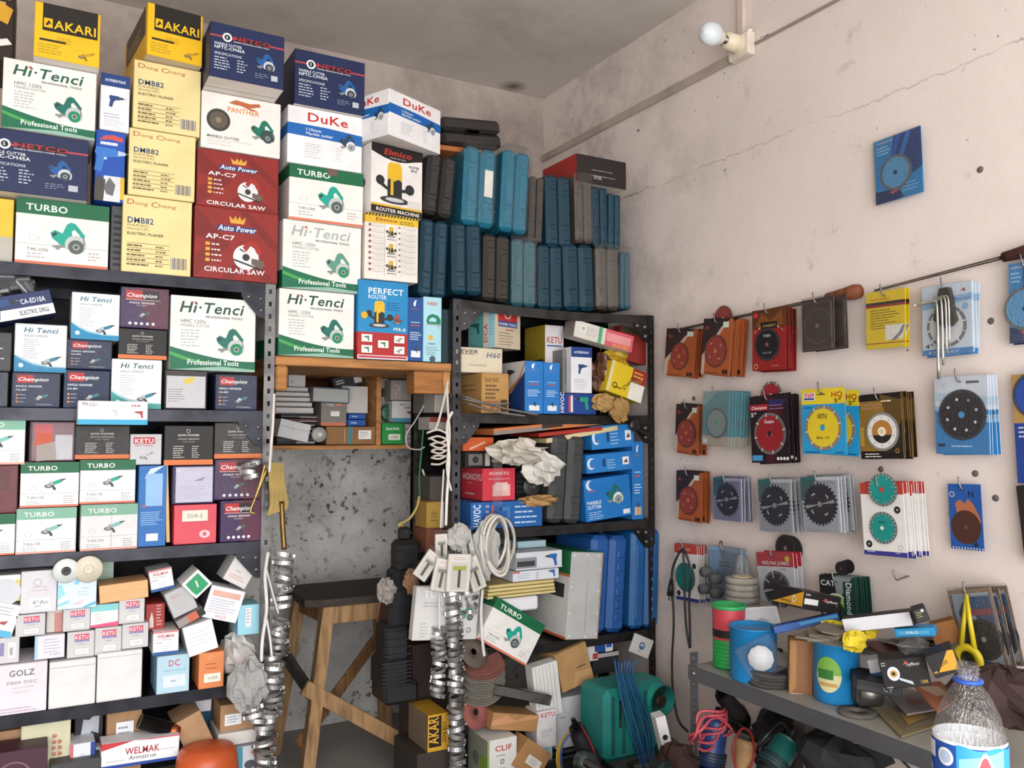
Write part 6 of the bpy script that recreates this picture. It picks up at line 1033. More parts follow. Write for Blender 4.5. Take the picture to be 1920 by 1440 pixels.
for i,(L,l,k) in enumerate([([(514,738),(512,790),(508,840),(505,885)],'white cord tied along the rack post above the brass straps','e2dcd6'),([(503,1035),(497,1080),(500,1140),(492,1200),(490,1240)],'white cord beside the upper clamp bunch on the rack post','e6e4e2'),([(498,1060),(508,1100),(522,1150)],'thin white cord slanting to the middle clamp bunch','e2e0de'),([(500,1160),(506,1195),(510,1232)],'white cord carrying the long chain of clamps','e6e4e2'),
 ([(848,772),(838,800),(842,860),(838,930),(836,985)],'white cord tied along the grey post above the packets','e8e4e0'),([(840,715),(830,760),(822,790),(815,808)],'pale cord from the bracket to the bundle of wires','d8d2c8'),([(838,722),(840,770),(843,820),(838,880),(846,920)],'pale cord hanging loose beside the grey post','d8d2c8'),([(832,880),(828,950),(826,990)],'white cord running down to the white packets','e2ded8'),([(905,1105),(902,1145),(904,1195),(908,1230)],'white cord with bent tip hanging below the packets','e8e6e4'),([(822,1098),(824,1140),(824,1180)],'white cord carrying the shorter chain of clamps','e6e4e2'),
 ([(794,800),(790,850),(786,900),(790,960)],'green and white cord down the rear rack post','4a8a5c'),([(792,880),(802,910),(815,938)],'white cord slanting behind the grey post','d8d4ce'),([(795,760),(778,790),(762,815),(765,838),(785,843),(796,838)],'black and white cable drooping below the wooden shelf','c8c4c0')]):
    wire(l,px3(L,YC-.02 if i not in(10,11,12) else YL+.2),(.0042,.005,.0025,.0035,.005,.004,.004,.003,.005,.003,.003,.004,.0028)[i],'f:'+k)
for i in range(5): wire('loop of pale wire in the bundle tied near the bracket, '+('first','second','third','fourth','fifth')[i]+' from above',px3([(800+i*3,812+i*11),(822,806+i*12),(842,818+i*10),(826,830+i*10),(808,822+i*12)],YC-.02+.004*i),.0035,'f:cfc8bc','wire_loop','wire','bundled pale wires')
def packet(label,Q,Y,key='8a8a80'):
    X,w,h=place(Q,Y); m=MB(); m.box((-w/2,0,0),(w/2,.009,h),'e6e2da',.003); A=Art(m,MX.Translation((-w/2,0,0))@MX.Rotation(PI/2,4,'X'),w,h)
    A.r(.14,.06,.86,.76,'d2cfc6'); A.r(.1,.82,.9,.97,'efe9e6'); A.m(.2,.9,.6,2,'c89a94',.05,.015); o=m.build('key_packet',None,X,label,'packet','white packets')
    MB().box((-.004,-.004,h*.12),(.004,-.0008,h*.6),'m:6c6c68',.001).box((-w*.28,-.004,h*.58),(w*.28,-.0008,h*.68),key,.001).build('steel_key',o)
    MB().box((-w/2-.003,-.008,-.002),(w/2+.003,.01,h+.012),'g:f4f4f2',.003).build('clear_bag',o); return o
packet('white packet with metal key, hindmost one towards the hose coil',[(858,1000),(876,994),(899,1046),(872,1054)],YC-.035)
packet('white packet with metal key, hindmost one towards the stool',[(822,1004),(842,998),(836,1050),(812,1048)],YC-.035)
packet('white packet splayed out furthest towards the stool',[(806,1030),(826,1043),(797,1094),(775,1075)],YC-.05)
packet('white packet splayed out furthest towards the hose coil',[(872,1050),(893,1041),(914,1098),(886,1114)],YC-.05)
packet('white packet hanging second from the stool side',[(820,1046),(845,1050),(841,1112),(807,1106)],YC-.065)
packet('white packet in the middle front of the bunch with a yellowish key',[(836,1038),(878,1040),(886,1109),(843,1111)],YC-.08,'b0b04a')
crumple('knotted clear plastic tying the white packets together',(838,985,880,1030),YC-.03,'h:e2e0dc','plastic_knot','plastic',31,.02)
crumple('grey clear plastic bag hanging over the shelf edge by the rack post',(430,1240,500,1325),YC-.03,'h:c4c4c2','plastic_bag','bag',32,.03,10,.3)
crumple('crumpled pale plastic bags lying on the third shelf by the post',(410,1188,482,1262),YL+.06,'d0cdc8','plastic_bag','bag',33,.06,9,.25)
# ---------------------------------------------------------------- low bench along the side wall
XB=1.72; ZB=ax(1304,1250,XB).z; YF=1.985; bn=empty('bench_rack',MX.Identity(4),'low grey slotted-angle bench along the side wall, heaped with tins and boxes','bench')
BK_='p:56575b'
angle(XB,YF,.03,-.03,0,ZB+.035,BK_,bn); angle(XR-.03,YF,-.03,-.03,0,ZB+.01,'m:3a3a3e',bn); angle(XB,.38,.03,.03,0,ZB,BK_,bn); angle(XR-.03,.38,-.03,.03,0,ZB,BK_,bn)
m=MB(); m.box((XB-.004,.36,ZB-.042),(XB,YF+.005,ZB),BK_).box((XB,.36,ZB-.003),(XR-.012,YF,ZB-.0005),'p:a29f98').box((XB,YF-.004,ZB-.042),(XR-.012,YF,ZB-.003),BK_); m.build('shelf',bn)
for yy in(YF-.02,1.1): MB().cyl((XB-.004,yy,ZB-.02),(XB-.009,yy,ZB-.02),.006,'m:9a9a98',8).build('bolt',bn)
def dep(p): return (p-C0).dot(CR@V((0,0,-1)))/1600
def bpos(x,y,z=None): p=az(x,y,ZB if z is None else z); return p,dep(p)
def BT(label,rect,X,d,art=None,base='222222',yaw=-42,**k):
    q=isinstance(rect[0],(list,tuple)); cx,cy=(sum(p[0] for p in rect)/4,sum(p[1] for p in rect)/4) if q else ((rect[0]+rect[2])/2,(rect[1]+rect[3])/2)
    return carton(label,rect,ax(cx,cy,X).y,d,art,base,yaw=yaw,**k)
# green reel pot
p,s=bpos(1362,1256); R=30*s; H=118*s; o=empty('reel_pot',MX.Translation((p.x+.03,p.y+.02,ZB)),'green ribbed plastic pot with red label at the far end of the bench','pot')
pr=[(.001,0),(R*.9,0)]; 
for i in range(7): z_=H*.06*i+.004; pr+=[(R,z_),(R*1.03,z_+H*.02),(R,z_+H*.045)]
MB().lathe(pr+[(R,H*.46)],'p:1f9a4a').build('body',o); MB().lathe([(R*1.005,H*.46),(R*1.03,H*.94)],'p:c2404a').lathe([(R*1.012,H*.5),(R*1.02,H*.62)],'1d1a1c').build('label_band',o)
MB().lathe([(R*1.03,H*.94),(R*1.1,H*.96),(R*1.1,H),(R*1.0,H),(R*.96,H*.8),(.001,H*.78)],'p:3aa860').build('rim',o)
def patch(mb,R,cen,shape,k,off=.0008):   # shape: list of (angle offset deg, z low, z high) laid on a cylinder
    vs=[];r=R+off
    for a,lo,hi in shape: t=math.radians(cen+a); vs+=[(r*math.cos(t),r*math.sin(t),lo),(r*math.cos(t),r*math.sin(t),hi)]
    mb.add(vs,[(2*i,2*i+2,2*i+3,2*i+1) for i in range(len(shape)-1)],k)
def ell(az_,zc,ra,rz,n=14): return [(az_+ra*math.cos(PI*(1-i/n)),zc-rz*math.sin(PI*i/n),zc+rz*math.sin(PI*i/n)) for i in range(n+1)]
def tin(label,px,py,wpx,hpx,lab=0,push=.03):
    p,s=bpos(px,py); R=wpx/2*s; H=hpx*s; c=V((p.x+R*.6,p.y+R*.6,ZB)); o=empty('paint_tin',MX.Translation(c),label,'tin')
    MB().lathe([(.001,0),(R*.97,0),(R,.003),(R,H-.004),(R*1.03,H-.003),(R*1.03,H),(R*.97,H),(R*.96,H-.006),(.001,H-.006)],'p:2388c8',36).build('body',o)
    if lab:
        cen=math.degrees(math.atan2(-c.y,-c.x))-6; m=MB(); patch(m,R,cen,ell(-16,H*.5,34,H*.3),'d8d4a0'); patch(m,R,cen,[(a,max(l,H*.5),h) for a,l,h in ell(-16,H*.5,34,H*.3)],'7ab04a',.0011); patch(m,R,cen,[(a,H*.42,H*.58) for a in range(-44,1,6)],'3a7a3c',.0014); patch(m,R,cen,[(a,H*.3,H*.36) for a in range(-40,10,6)],'c8a05a',.0014)
        m.build('oval_label',o,label='oval yellow and green label')
    return c,R,H
t1,R1,H1=tin('blue tin without label behind the clear square lid on the bench',1413,1282,88,100)
t2,R2,H2=tin('blue tin with oval yellow and green label on the bench',1573,1322,84,110,1)
for i in range(4):
    p,s=bpos(1441,1292); MB().lathe([(.02,0),(.02,.009),(42*s-.003*(i%2),.009),(42*s,.005),(42*s-.002,0),(.02,0)],'f:4f4d4c',32).build('grinding_disc',None,MX.Translation((p.x+.04+.004*(i%3),p.y+.035-.003*i,ZB+.0005+.0096*i)),'dark grinding disc in the low pile beside the blue tin without label, '+('lowest','second','third','top')[i],'disc','dark grinding discs on the bench')
a=t1+V((-R1-.02,-R1-.03,0)); X,w_,h_=place([(1383,1213),(1450,1184),(1470,1250),(1404,1290)],t1.y-.08,-42)
m=MB(); m.box((-w_/2,-.012,0),(w_/2,.008,h_),'g:e6eaf2',.012); o=m.build('plastic_cover',None,X,'clear square plastic tub lid with white round centre leaning on a blue tin','lid'); MB().lathe([(.001,-.002),(w_*.32,-.002),(w_*.32,.002),(.001,.002)],'e6e6e8',10,MX.Translation((0,.0,h_*.5))@MX.Rotation(PI/2,4,'X')).build('round_centre',o)
BT('open tall brown carton standing between the dark discs and the labelled tin',[(1480,1201),(1522,1203),(1525,1309),(1480,1303)],1.79,.06,lambda a:(a.r(.08,.04,.92,.98,'8a5c38'),a.p([(.08,.04),(.3,.16),(.3,.96),(.08,.98)],'a87848'),a.m(.1,.03,.6,2,'c8c4bc',.03,.02)),'c:a87c4e')
zt2=ZB+H2
for i,(dx,dy,r) in enumerate([(0,0,.06),(-.012,.008,.058)]): MB().lathe([(.001,0),(r,0),(r,.006),(.001,.007)],'f:8a8274',24).build('felt_pad',None,MX.Translation(t2+V((dx,dy,H2+.0005+.007*i))),('lower','upper')[i]+' grey felt pad lying on the labelled blue tin','pad')
g=random.Random(9)
for i in range(5):
    p=az(1530+i*9,1196-i*4,zt2+.016+.006*i); mb=MB(); n=9; mb.prism([(.05*(1+g.uniform(-.25,.2))*math.cos(2*PI*j/n)*1.4,.05*(1+g.uniform(-.2,.2))*math.sin(2*PI*j/n)) for j in range(n)],0,.004,'f:847c70')
    mb.build('sanding_sheet',None,MX.Translation(p)@Euler((g.uniform(-.12,.12),g.uniform(-.12,.12),g.uniform(-1,1))).to_matrix().to_4x4(),'worn grey sanding sheet heaped by the labelled tin, '+('lowest','second','third','fourth','topmost')[i],'sanding sheet','worn sanding sheets')
def lump(label,x0,y0,x1,y1,X,k,name,cat,seed,sy=.025): return crumple(label,(x0,y0,x1,y1),ax((x0+x1)/2,(y0+y1)/2,X).y,k,name,cat,seed,sy,7,.3)
lump('crumpled yellow tag above the grey sanding sheets',1546,1166,1578,1186,1.84,'e0c81e','yellow_tag','tag',41)
lump('yellow cloth scrap hanging over the labelled tin',1582,1186,1624,1218,1.78,'e2c832','yellow_cloth','cloth',42,.015)
lump('small yellow scrap by the long white and black box',1618,1178,1642,1196,1.86,'d8bc24','yellow_scrap','scrap',43,.012)
# boxes heaped over the tins
BT('white tray lying open on the blue tin without label',[(1385,1140),(1470,1134),(1452,1178),(1368,1182)],1.86,.03,lambda a:(a.r(.06,.1,.94,.9,'d2d4da'),a.p([(.3,.2),(.6,.5),(.8,.3)],'aab0b8')),'e2e4e8',lean=50)
BT('blue flat pack under the black and yellow tape measure box',[(1442,1174),(1572,1152),(1574,1160),(1460,1190)],1.82,.1,lambda a:a.r(.4,.4,.98,.8,'2a8ac0'),'1f4f9a',lean=10)
def a_tape(a): a.m(.06,.86,.16,2,'d8d6d2',.07,.03); a.r(.04,.3,.4,.62,'d6d4d4'); a.t(.56,.56,.14,'TopMaster','d8d0c8',.36,1,.15); a.p([(.5,.6),(.58,.78),(.66,.7)],'c8503a'); a.c(.9,.46,.04,'b89a5a')
BT('black and yellow tape measure box balanced on the heap over the blue tin',[(1502,1109),(1577,1119),(1575,1154),(1509,1141)],1.86,.12,a_tape,'1f1c1c',yaw=-6,side=lambda a:(a.p([(.04,.02),(1,.12),(1,.98)],'d8a02c'),a.c(.72,.45,.16,'e6dcc4',.1,ry=.22),a.t(.3,.2,.16,'Sanjay','4a3010',.36,1,.2)))
p,s=bpos(1480,1156,zt2+.08)
BT('long white and black box lying across the heap',[(1578,1160),(1709,1146),(1712,1173),(1583,1187)],1.83,.06,lambda a:a.r(.01,.03,.985,.96,'dfe0e6'),'211f20',yaw=-68,side=lambda a:a.m(.2,.6,.6,3,'b8a86a',.16,.05))
BT('small black box end beside the long white and black one',[(1713,1143),(1738,1137),(1741,1164),(1716,1171)],1.83,.05,lambda a:(a.m(.2,.7,.5,3,'a89a5a',.16,.05),a.r(.6,.7,.8,.9,'c8c8ca')),'242122',yaw=-50)
BT('small bright blue box under the long white and black one',[(1676,1179),(1752,1177),(1754,1193),(1678,1196)],1.88,.05,lambda a:(a.r(.1,.3,.86,.7,'5ab0dc'),a.t(.3,.36,.3,'PRO','dfeef6',.3,1)),'2f96cf',yaw=-60)
for i in range(6):
    p=az(1640+i*22,1226-i*6,ZB+.115+.008*i); mb=MB(); mb.box((-.07,-.045,0),(.07,.045,.0035),('6e5c58','8a8480','7a4a44','9a928a','5c5450','84706a')[i],.001); o=mb.build('blade_pack',None,MX.Translation(p)@Euler((g.uniform(-.15,.15),g.uniform(-.15,.15),math.radians(-45+12*i))).to_matrix().to_4x4(),'loose blade card in the slumped pile on the bench, '+('lowest','second from below','third from below','fourth from below','fifth from below','topmost')[i],'blade pack','slumped blade cards')
    MB().box((-.066,-.042,.0035),(.066,.042,.008),'g:f0f0f0',.002).build('clear_blister',o)
lump('crumpled clear wrapper on the slumped blade cards',1690,1200,1740,1226,1.84,'b:f4f2f0','clear_wrapper','wrapper',44)
BT('brown carton against the wall behind the slumped blade cards',[(1744,1172),(1792,1160),(1803,1204),(1750,1216)],1.97,.06,None,'c:94643c',yaw=-60)
def a_tape2(a): a.m(.04,.86,.1,2,'d8d6d2',.08,.03); a.c(.26,.5,.2,'d8dce6',ry=.24); a.c(.26,.5,.12,'c89a3a'); a.c(.26,.5,.06,'2a2420'); a.p([(.36,.36),(.62,.2),(.64,.08),(.58,.12),(.36,.28)],'c8d4e0'); a.t(.56,.72,.12,'TopMaster','d8d0c8',.3,1,.15); a.p([(.5,.76),(.56,.9),(.62,.84)],'c8503a'); a.t(.8,.1,.12,'10M','c8a03a',.14,1); a.m(.06,.04,.2,1,'c8c4c0',.05,.03)
tb_=BT('black tape measure box with a silver tape picture on the bench',[(1650,1238),(1737,1229),(1744,1286),(1656,1293)],1.8,.07,a_tape2,'1c191a',yaw=-52)
BT('black tape measure box with yellow corner next to the other one',[(1741,1228),(1792,1212),(1798,1258),(1748,1276)],1.8,.07,lambda a:(a.p([(.2,.2),(.9,.1),(1,.9),(.8,.95)],'d8a02c'),a.t(.3,.36,.16,'Sanjay','4a3010',.4,1,.2,0,20),a.m(.04,.2,.2,1,'c8a03a',.1,.08)),'1c191a',yaw=-52)
BT('small white and blue box beside the black tape measure boxes',[(1628,1238),(1648,1236),(1652,1270),(1632,1274)],1.84,.05,lambda a:a.r(0,0,1,.3,'2c4a8a'),'cfd2da',yaw=-50)
BT('black flat frame box lying under the tape measure boxes',[(1604,1270),(1690,1288),(1694,1308),(1606,1296)],1.8,.12,lambda a:(a.r(.04,.1,.5,.5,'2e2c2c'),a.t(.6,.3,.4,'CY','8a8a8a',.2,1)),'19181a',yaw=-42)
BT('crate of dark board raising the heap of tape boxes',[(1610,1298),(1730,1290),(1732,1345),(1612,1335)],1.86,.1,None,'2c2a2a',yaw=-52,name='dark_crate',cat='crate') if 0 else None
p,s=bpos(1622,1330); o=empty('motor_stator',MX.Translation((p.x+.01,p.y,ZB+.042))@MX.Rotation(math.radians(-30),4,'Z')@MX.Rotation(PI/2,4,'Y'),'grey steel motor stator lying on its side near the bench edge','motor part')
m=MB(); m.lathe([(.026,-.028),(.035,-.028),(.037,0),(.035,.028),(.026,.028),(.026,-.028)],'m:8c8a86',26); m.build('core',o)
for s_ in(-1,1): MB().box((-.026,s_*.012-.008,-.034),(.026,s_*.012+.008,.034),'m:6e6a64',.006).build('coil',o)
p,s=bpos(1607,1338); MB().lathe([(.012,0),(.012,.006),(.046,.006),(.046,0),(.012,0)],'f:6c6862',28).build('grinding_disc',None,MX.Translation((p.x,p.y,ZB+.0005)),'grey disc lying under the motor stator at the bench edge','disc')
for i,(Q,k,l) in enumerate([([(1640,1333),(1745,1322),(1790,1352),(1690,1384)],'8a7c5c','yellowish clear blister lying over the bench edge'),([(1666,1306),(1740,1300),(1770,1330),(1700,1342)],'8a8284','grey clear blister with red edge on the yellowish one')]):
    P=[az(x,y,ZB+.002+.014*i) for x,y in Q]; c=sum(P,V())/4; m=MB(); m.add([q-c for q in P]+[q-c+V((0,0,.004)) for q in P],[(0,1,2,3),(4,5,6,7),(0,1,5,4),(1,2,6,5),(2,3,7,6),(3,0,4,7)],k); o=m.build('blister_pack',None,MX.Translation(c),l,'blister pack')
    q=[(v-c)*.8 for v in P]; m=MB(); m.add([v+V((0,0,.0045)) for v in q]+[v*.9+V((0,0,.013)) for v in q],[(4,5,6,7),(0,1,5,4),(1,2,6,5),(2,3,7,6),(3,0,4,7)],'g:f2f2ee'); m.build('clear_blister',o)
    m=MB(); m.add([q[0]*.5+V((0,0,.006)),q[1]*.3+V((0,0,.006)),q[2]*.4+V((0,0,.006)),q[3]*.6+V((0,0,.006))],[(0,1,2,3)],('c8a04a','8a3a3c')[i]); m.build('insert',o)
P=[az(x,y,ZB+.06) for x,y in [(1712,1286),(1762,1279),(1800,1308),(1758,1338)]]; c=sum(P,V())/4; m=MB(); m.add([q-c for q in P]+[q-c+V((0,0,.003)) for q in P],[(0,1,2,3),(4,5,6,7),(0,1,5,4),(1,2,6,5),(2,3,7,6),(3,0,4,7)],'c8805a'); A=V((0,0,.0035)); q=[v-c for v in P]; m.add([q[0]*.9+A,q[1]*.5+A,q[2]*.5+A,q[3]*.2+A],[(0,1,2,3)],'e0c0a8'); m.build('printed_sheet',None,MX.Translation(c),'orange printed sheet lying before the tape measure boxes','sheet')
lump('dark brown bag slumped behind the water bottle',1852,1258,1925,1350,1.86,'f:4a3a38','cloth_bag','bag',45,.06)
lump('brown dusty bundle behind the bottle neck on the bench',1800,1262,1860,1320,1.9,'f:6a5650','cloth_bundle','bundle',46,.05)
# ---------------------------------------------------------------- tools heaped on the floor
def crate(label,x0,y0,x1,y1,h):
    o=empty('plastic_crate',MX.Translation(((x0+x1)/2,(y0+y1)/2,0)),label,'crate'); a,b=(x1-x0)/2,(y1-y0)/2
    m=MB(); m.box((-a,-b,0),(a,b,.012),'p:26262a'); m.build('bottom',o)
    for lo,hi in(((-a,-b,.012),(a,-b+.01,h)),((-a,b-.01,.012),(a,b,h)),((-a,-b+.01,.012),(-a+.01,b-.01,h)),((a-.01,-b+.01,.012),(a,b-.01,h))): MB().box(lo,hi,'p:2b2b30',.002).build('wall_panel',o)
    MB().box((-a+.011,-b+.011,.0125),(a-.011,b-.011,h-.01),'f:2a2726',.004).build('rags',o)
crate('black crate on the floor carrying the teal machine',1.28,2.12,1.72,2.52,.08); crate('black crate on the floor under the corded grinders',1.36,1.62,1.70,2.08,.18)
YM_=2.42; tx=at(1180,1360,YM_)
o=empty('cutoff_machine',MX.Translation((tx.x,YM_,.085)),'battered teal machine body with blue cables thrown over it, below the blue cases','power tool'); L=lambda x,y:at(x,y,YM_)-V((tx.x,YM_,.085))
a,b=L(1120,1290),L(1212,1440); m=MB(); m.box((a.x,-.05,0.0),(b.x,.12,a.z),'p:1b8079',.02)
for i in range(4): q=L(1132+i*20,1300); m.box((q.x-.004,-.056,.03),(q.x+.006,-.045,a.z-.02),'p:0e5650',.002)
m.build('body',o); q0,q1=L(1200,1275),L(1240,1400); MB().box((q0.x-.02,-.03,q1.z),(q1.x,.09,q0.z),'p:208f84',.018).build('gear_arm',o)
q=L(1226,1302); MB().tube([V((q.x-.02,-.075,q.z)),V((q.x-.02,-.07,q.z)),V((q.x-.02,.08,q.z))],[.05,.056,.056],'p:1f9488',26).build('motor',o); MB().lathe([(.001,.004),(.02,.003),(.024,0)],'m:5c4a40',6,MX.Translation((q.x-.028,-.0755,q.z))@MX.Rotation(PI/2,4,'X')).build('brush_cap',o)
a,b=L(1165,1422),L(1200,1448); MB().box((a.x,-.075,b.z-.03),(b.x,-.03,a.z),'m:9a968c',.003).build('base_clamp',o); a=L(1146,1300); MB().box((a.x-.004,-.054,a.z-.1),(a.x+.004,-.048,a.z-.01),'m:6a6660').build('slot',o)
q=L(1236,1398); MB().ball((q.x,-.04,q.z),.045,'p:1f5a4c',10).build('guard_lens',o)
for i in range(7): wire('blue cable in the bundle thrown over the teal machine, '+('first','second','third','fourth','fifth','sixth','seventh')[i]+' from the rack side',px3([(1152+i*7,1236+(i%3)*3),(1156+i*5,1260),(1166+i*6,1310),(1178+i*7,1360),(1196+i*5,1410),(1203+i*5,1452)],YM_-.07-.006*(i%3)),.0034,'p:24507e' if i%2 else 'p:2c5f94','power_cable','cable','blue cables')
BT('white box with black knob beside the teal machine',[(1234,1346),(1252,1340),(1278,1490),(1258,1496)],1.66,.05,lambda a:a.c(.5,.74,.035,'1c1a1c'),'d6d4d2',yaw=-20)
def handtool(label,A,B,Y,r,k,kh,head=.9,disc_=0,gr=0,cat='power tool',name='angle_grinder'):
    a,b=at(*A,Y),at(*B,Y); v=b-a; Ln=v.length; X=MX.Translation(a)@v.to_track_quat('Z','Y').to_matrix().to_4x4(); o=empty(name,X,label,cat)
    MB().tube([(0,0,0),(0,0,Ln*.1),(0,0,Ln*.45),(0,0,Ln*.6),(0,0,Ln*.72)],[r*.72,r*.86,r*.92,r*1.08,r*1.02],k,18).build('motor_body',o); mbd=[c for c in o.children][0]
    MB().tube([(0,0,Ln*.722),(0,0,Ln*.86),(0,0,Ln)],[r*head,r*head*.9,r*.5],kh,16).build('gear_head',o); ghd=[c for c in o.children if c.name.startswith('gear_head')][0]
    MB().tube([(r*.6,0,Ln*.84),(r*2.6,0,Ln*.86)],[r*.35,r*.42],'p:1c1c1e',12).build('side_handle',ghd)
    MB().tube([(0,0,-.03),(0,0,0)],[r*.22,r*.36],'p:1a1a1c',10).build('cord_sleeve',mbd)
    if gr:
        m=MB()
        for i in range(5): m.lathe([(r*.98,Ln*.5+i*.008),(r*1.12,Ln*.5+i*.008),(r*1.12,Ln*.5+i*.008+.004),(r*.98,Ln*.5+i*.008+.004)],'p:222226',18)
        m.build('vent_grille',mbd)
    if disc_: MB().lathe([(.006,-.003),(r*disc_,-.003),(r*disc_,.002),(r*.5,.01),(.006,.012)],'m:4a4846',26,MX.Translation((0,-r*1.0,Ln*.9))@MX.Rotation(PI/2,4,'X')).build('disc_guard',ghd)
    return o
handtool('black grinder with red cord standing in front of the white carton',(1080,1362),(1122,1470),YL-.22,.034,'p:222024','m:4a4a48',1.0,1.4,1)
for i,(k,l) in enumerate([('p:c8a02c','yellow'),('p:b8962a','second yellow'),('p:2c4a9a','blue')]): wire(l+' wire curving beside the black grinder',px3([(1072+i*3,1368),(1052+i*3,1390),(1044+i*4,1420),(1050+i*4,1460)],YL-.2-.01*i),.0035,k,'power_cable','cable')
wire('red cord draped over the black grinder',px3([(1092,1364),(1106,1390),(1118,1420),(1132,1452)],YL-.27),.003,'p:9a2c34','power_cable','cable')
handtool('dark grinder head lying on the tools under the green-edged heap',(1120,1460),(1085,1418),YL-.29,.04,'p:2c3a38','m:6a7a76',.9,0,0)
def ycab(Y): return lambda L:px3(L,Y)
handtool('blue grinder wrapped in pink cord under the bench end',(1345,1345),(1322,1470),2.0,.043,'p:24407e','m:3a3a3c',.9,0,1)
g=random.Random(12)
for i in range(4): 
    c=at(1335+g.uniform(-6,6),1350+i*9,1.95); Rr=.058+.004*i; MB().tube([V((Rr*math.cos(t),.012*math.sin(3*t+i),Rr*.75*math.sin(t))) for t in [2*PI*j/26 for j in range(26)]],.0045,'p:c8505c',7,closed=True).build('cord_loop',None,MX.Translation(c)@Euler((.5,g.uniform(-.3,.3),0)).to_matrix().to_4x4(),'loop of pink cord round the blue grinder, '+('uppermost','second','third','lowest')[i],'cord','pink cord loops')
wire('pink cord trailing down beside the blue grinder',px3([(1322,1378),(1305,1405),(1288,1430),(1270,1455)],2.0),.0045,'p:b8485a')
o=handtool('cream and orange tool with steel bracket beside the blue grinder',(1392,1440),(1404,1365),2.0,.034,'p:d8a878','m:a09c94',1.0)
wire('red cord looping over the cream and orange tool',px3([(1380,1440),(1374,1400),(1392,1366),(1410,1380),(1414,1420),(1400,1450)],1.96),.004,'p:c2403c')
handtool('teal grinder lying low beside the black cable coil',(1478,1388),(1432,1462),1.72,.042,'p:1c5e5a','m:3a4442',.9,0,1)
handtool('black grinder with large guard hanging under the bench end',(1352,1300),(1400,1360),2.02,.03,'p:2a2828','m:3c3a3a',1.0,1.9)
for i in range(5):
    c=at(1452+i*6,1392+i*4,1.76+.03*i); rr=.06+.005*i; MB().tube([V((rr*math.cos(t),.01*math.sin(2*t+i),rr*.9*math.sin(t))) for t in [2*PI*j/28 for j in range(28)]],.005,'p:1e1d20',7,closed=True).build('cable_loop',None,MX.Translation(c)@Euler((.2,0,.2*i)).to_matrix().to_4x4(),'loop of black cable under the bench, '+('outermost','second','third','fourth','innermost')[i],'cable','black cable loops')
wire('ochre cord crossing under the bench',[ax(x,y,1.85) for x,y in [(1520,1445),(1548,1410),(1570,1385),(1578,1396),(1566,1405),(1600,1392),(1650,1396),(1700,1420)]],.004,'p:a08a3c')
wire('thin dark cord under the bench beyond the ochre one',[ax(x,y,1.9) for x,y in [(1600,1390),(1660,1400),(1690,1425),(1720,1455)]],.003,'p:3a302e')
lump('dark grey sack under the bench below the motor stator',1535,1388,1632,1462,1.86,'f:3a3a3c','sack','sack',51,.09)
lump('brown rag hanging down behind the pink-corded grinder',1232,1400,1300,1460,1.6,'f:3c2c28','rag','rag',52,.05)
BT('grey concrete block standing under the bench',[(1508,1340),(1536,1344),(1540,1480),(1506,1480)],1.95,.1,None,'f:7a7672',yaw=-30,name='concrete_block',cat='block')
lump('dark green cable heap on the floor beside the grinders',1230,1432,1262,1475,1.5,'f:23302e','cable_heap','cables',53,.05)
lump('black power tool case scraps between the grinders under the bench',1425,1335,1500,1400,2.06,'p:1c1b1e','tool_heap','tools',54,.06)
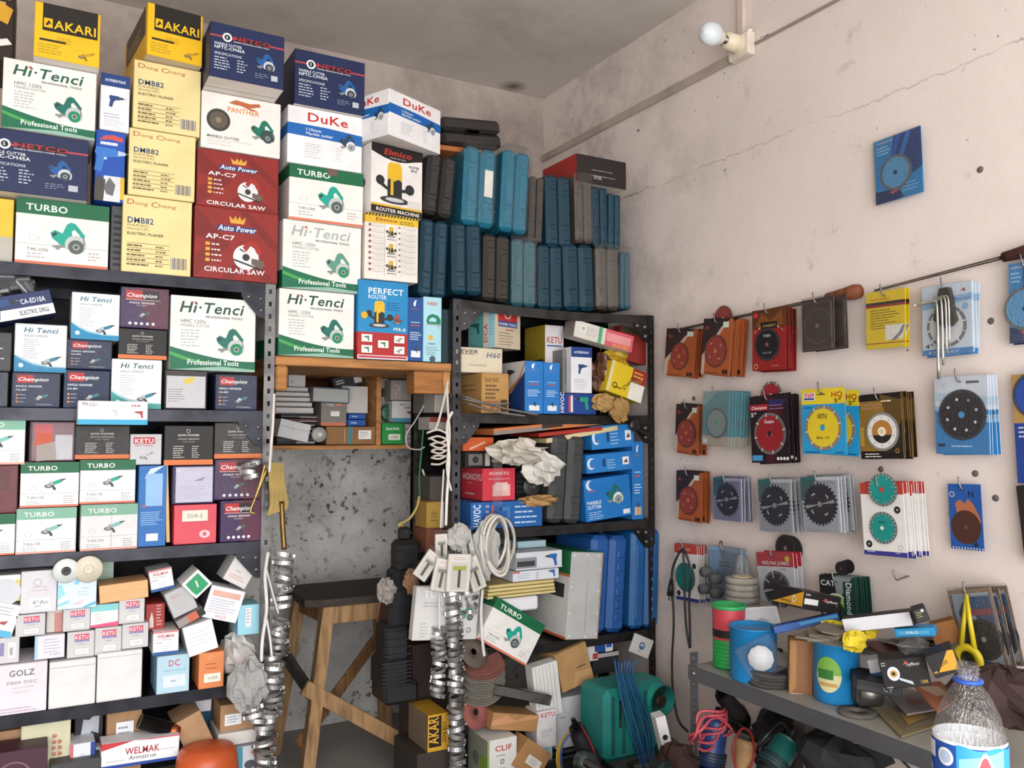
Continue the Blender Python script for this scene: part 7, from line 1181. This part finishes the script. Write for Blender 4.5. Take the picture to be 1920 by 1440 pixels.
# ---------------------------------------------------------------- bottle on the counter close to the camera
dB=1.134; bp=C0+ray(1818,1400)*dB; zt=(C0+ray(1825,1246)*dB).z; zb=zt-.305; lt=(C0+ray(1818,1378)*dB).z-zb
o=empty('drinks_bottle',MX.Translation((bp.x,bp.y,zb)),'empty clear drinks bottle with blue label and no cap, close to the camera','bottle'); R=.0445
MB().lathe([(.001,.004),(R*.5,.0),(R*.92,.006),(R,.02),(R,.19),(R*.97,.215),(R*.84,.24),(R*.62,.262),(R*.4,.276),(.0155,.281),(.0135,.285),(.0135,.305),(.0122,.305),(.0122,.282)],'b:f2f4f6',40).build('clear_body',o); cbd=[c for c in o.children][0]
MB().lathe([(.0136,.281),(.0185,.281),(.0185,.285),(.0136,.2855)],'p:2c5ac0',24).build('neck_ring',o)
for i in range(2): MB().lathe([(.0137,.292+i*.006),(.0152,.293+i*.006),(.0137,.2945+i*.006)],'b:f2f4f6',20).build('screw_thread',cbd)
m=MB(); cen=math.degrees(math.atan2(-bp.y,-bp.x)); A_=lambda lo,hi,s:list(range(lo,hi+1,s))
m.lathe([(R-.0006,.05),(R-.0006,lt)],'f4f4f6',40); m.lathe([(R+.0006,.05),(R+.0006,lt)],'f0f2f4',40)
top=lt-.004
patch(m,R,cen,[(a,.05,top) for a in A_(-90,90,6)],'2450a4',.0010)
patch(m,R,cen,[(a,.05,top-.002*math.sin(a/9)) for a in A_(-20,90,5)],'3aa0d8',.0014)
patch(m,R,cen,[(a,top-.05+.0002*(a+16),top-.012+.0002*a) for a in A_(-16,60,6)],'8accea',.0018)
patch(m,R,cen,[(a,top-.024,top-.003) for a in A_(-84,-60,6)],'dcdce8',.0018); patch(m,R,cen,[(a,top-.046,top-.034) for a in A_(-78,-70,4)],'9ab4e0',.0018)
patch(m,R,cen,ell(-38,top-.017,14,.0115),'e4e8ee',.002); patch(m,R,cen,ell(-38,top-.017,10,.008),'b4c4dc',.0023)
patch(m,R,cen,[(a,top-.052,top-.05+.046*math.sin((a-2)/40*PI)+.001) for a in A_(2,42,4)],'f0f0f2',.0022); patch(m,R,cen,[(a,top-.05,top-.05+.041*math.sin((a-5)/34*PI)) for a in A_(5,39,4)],'d8505a',.0026)
m.build('label',o)
ct=empty('counter',MX.Translation((bp.x,bp.y,0)),'small wooden counter carrying the bottle below the picture edge','counter'); MB().box((-.16,-.16,zb-.03),(.16,.12,zb-.0005),'w:8a6a48',.003).build('top_board',ct)
for sx in(-1,1):
    for sy in(-1,1): MB().box((sx*.13-.018,sy*.11-.038,0),(sx*.13+.018,sy*.11-.002,zb-.0305),'w:7a5a3c').build('leg',ct)
SC.cycles.transparent_max_bounces=32
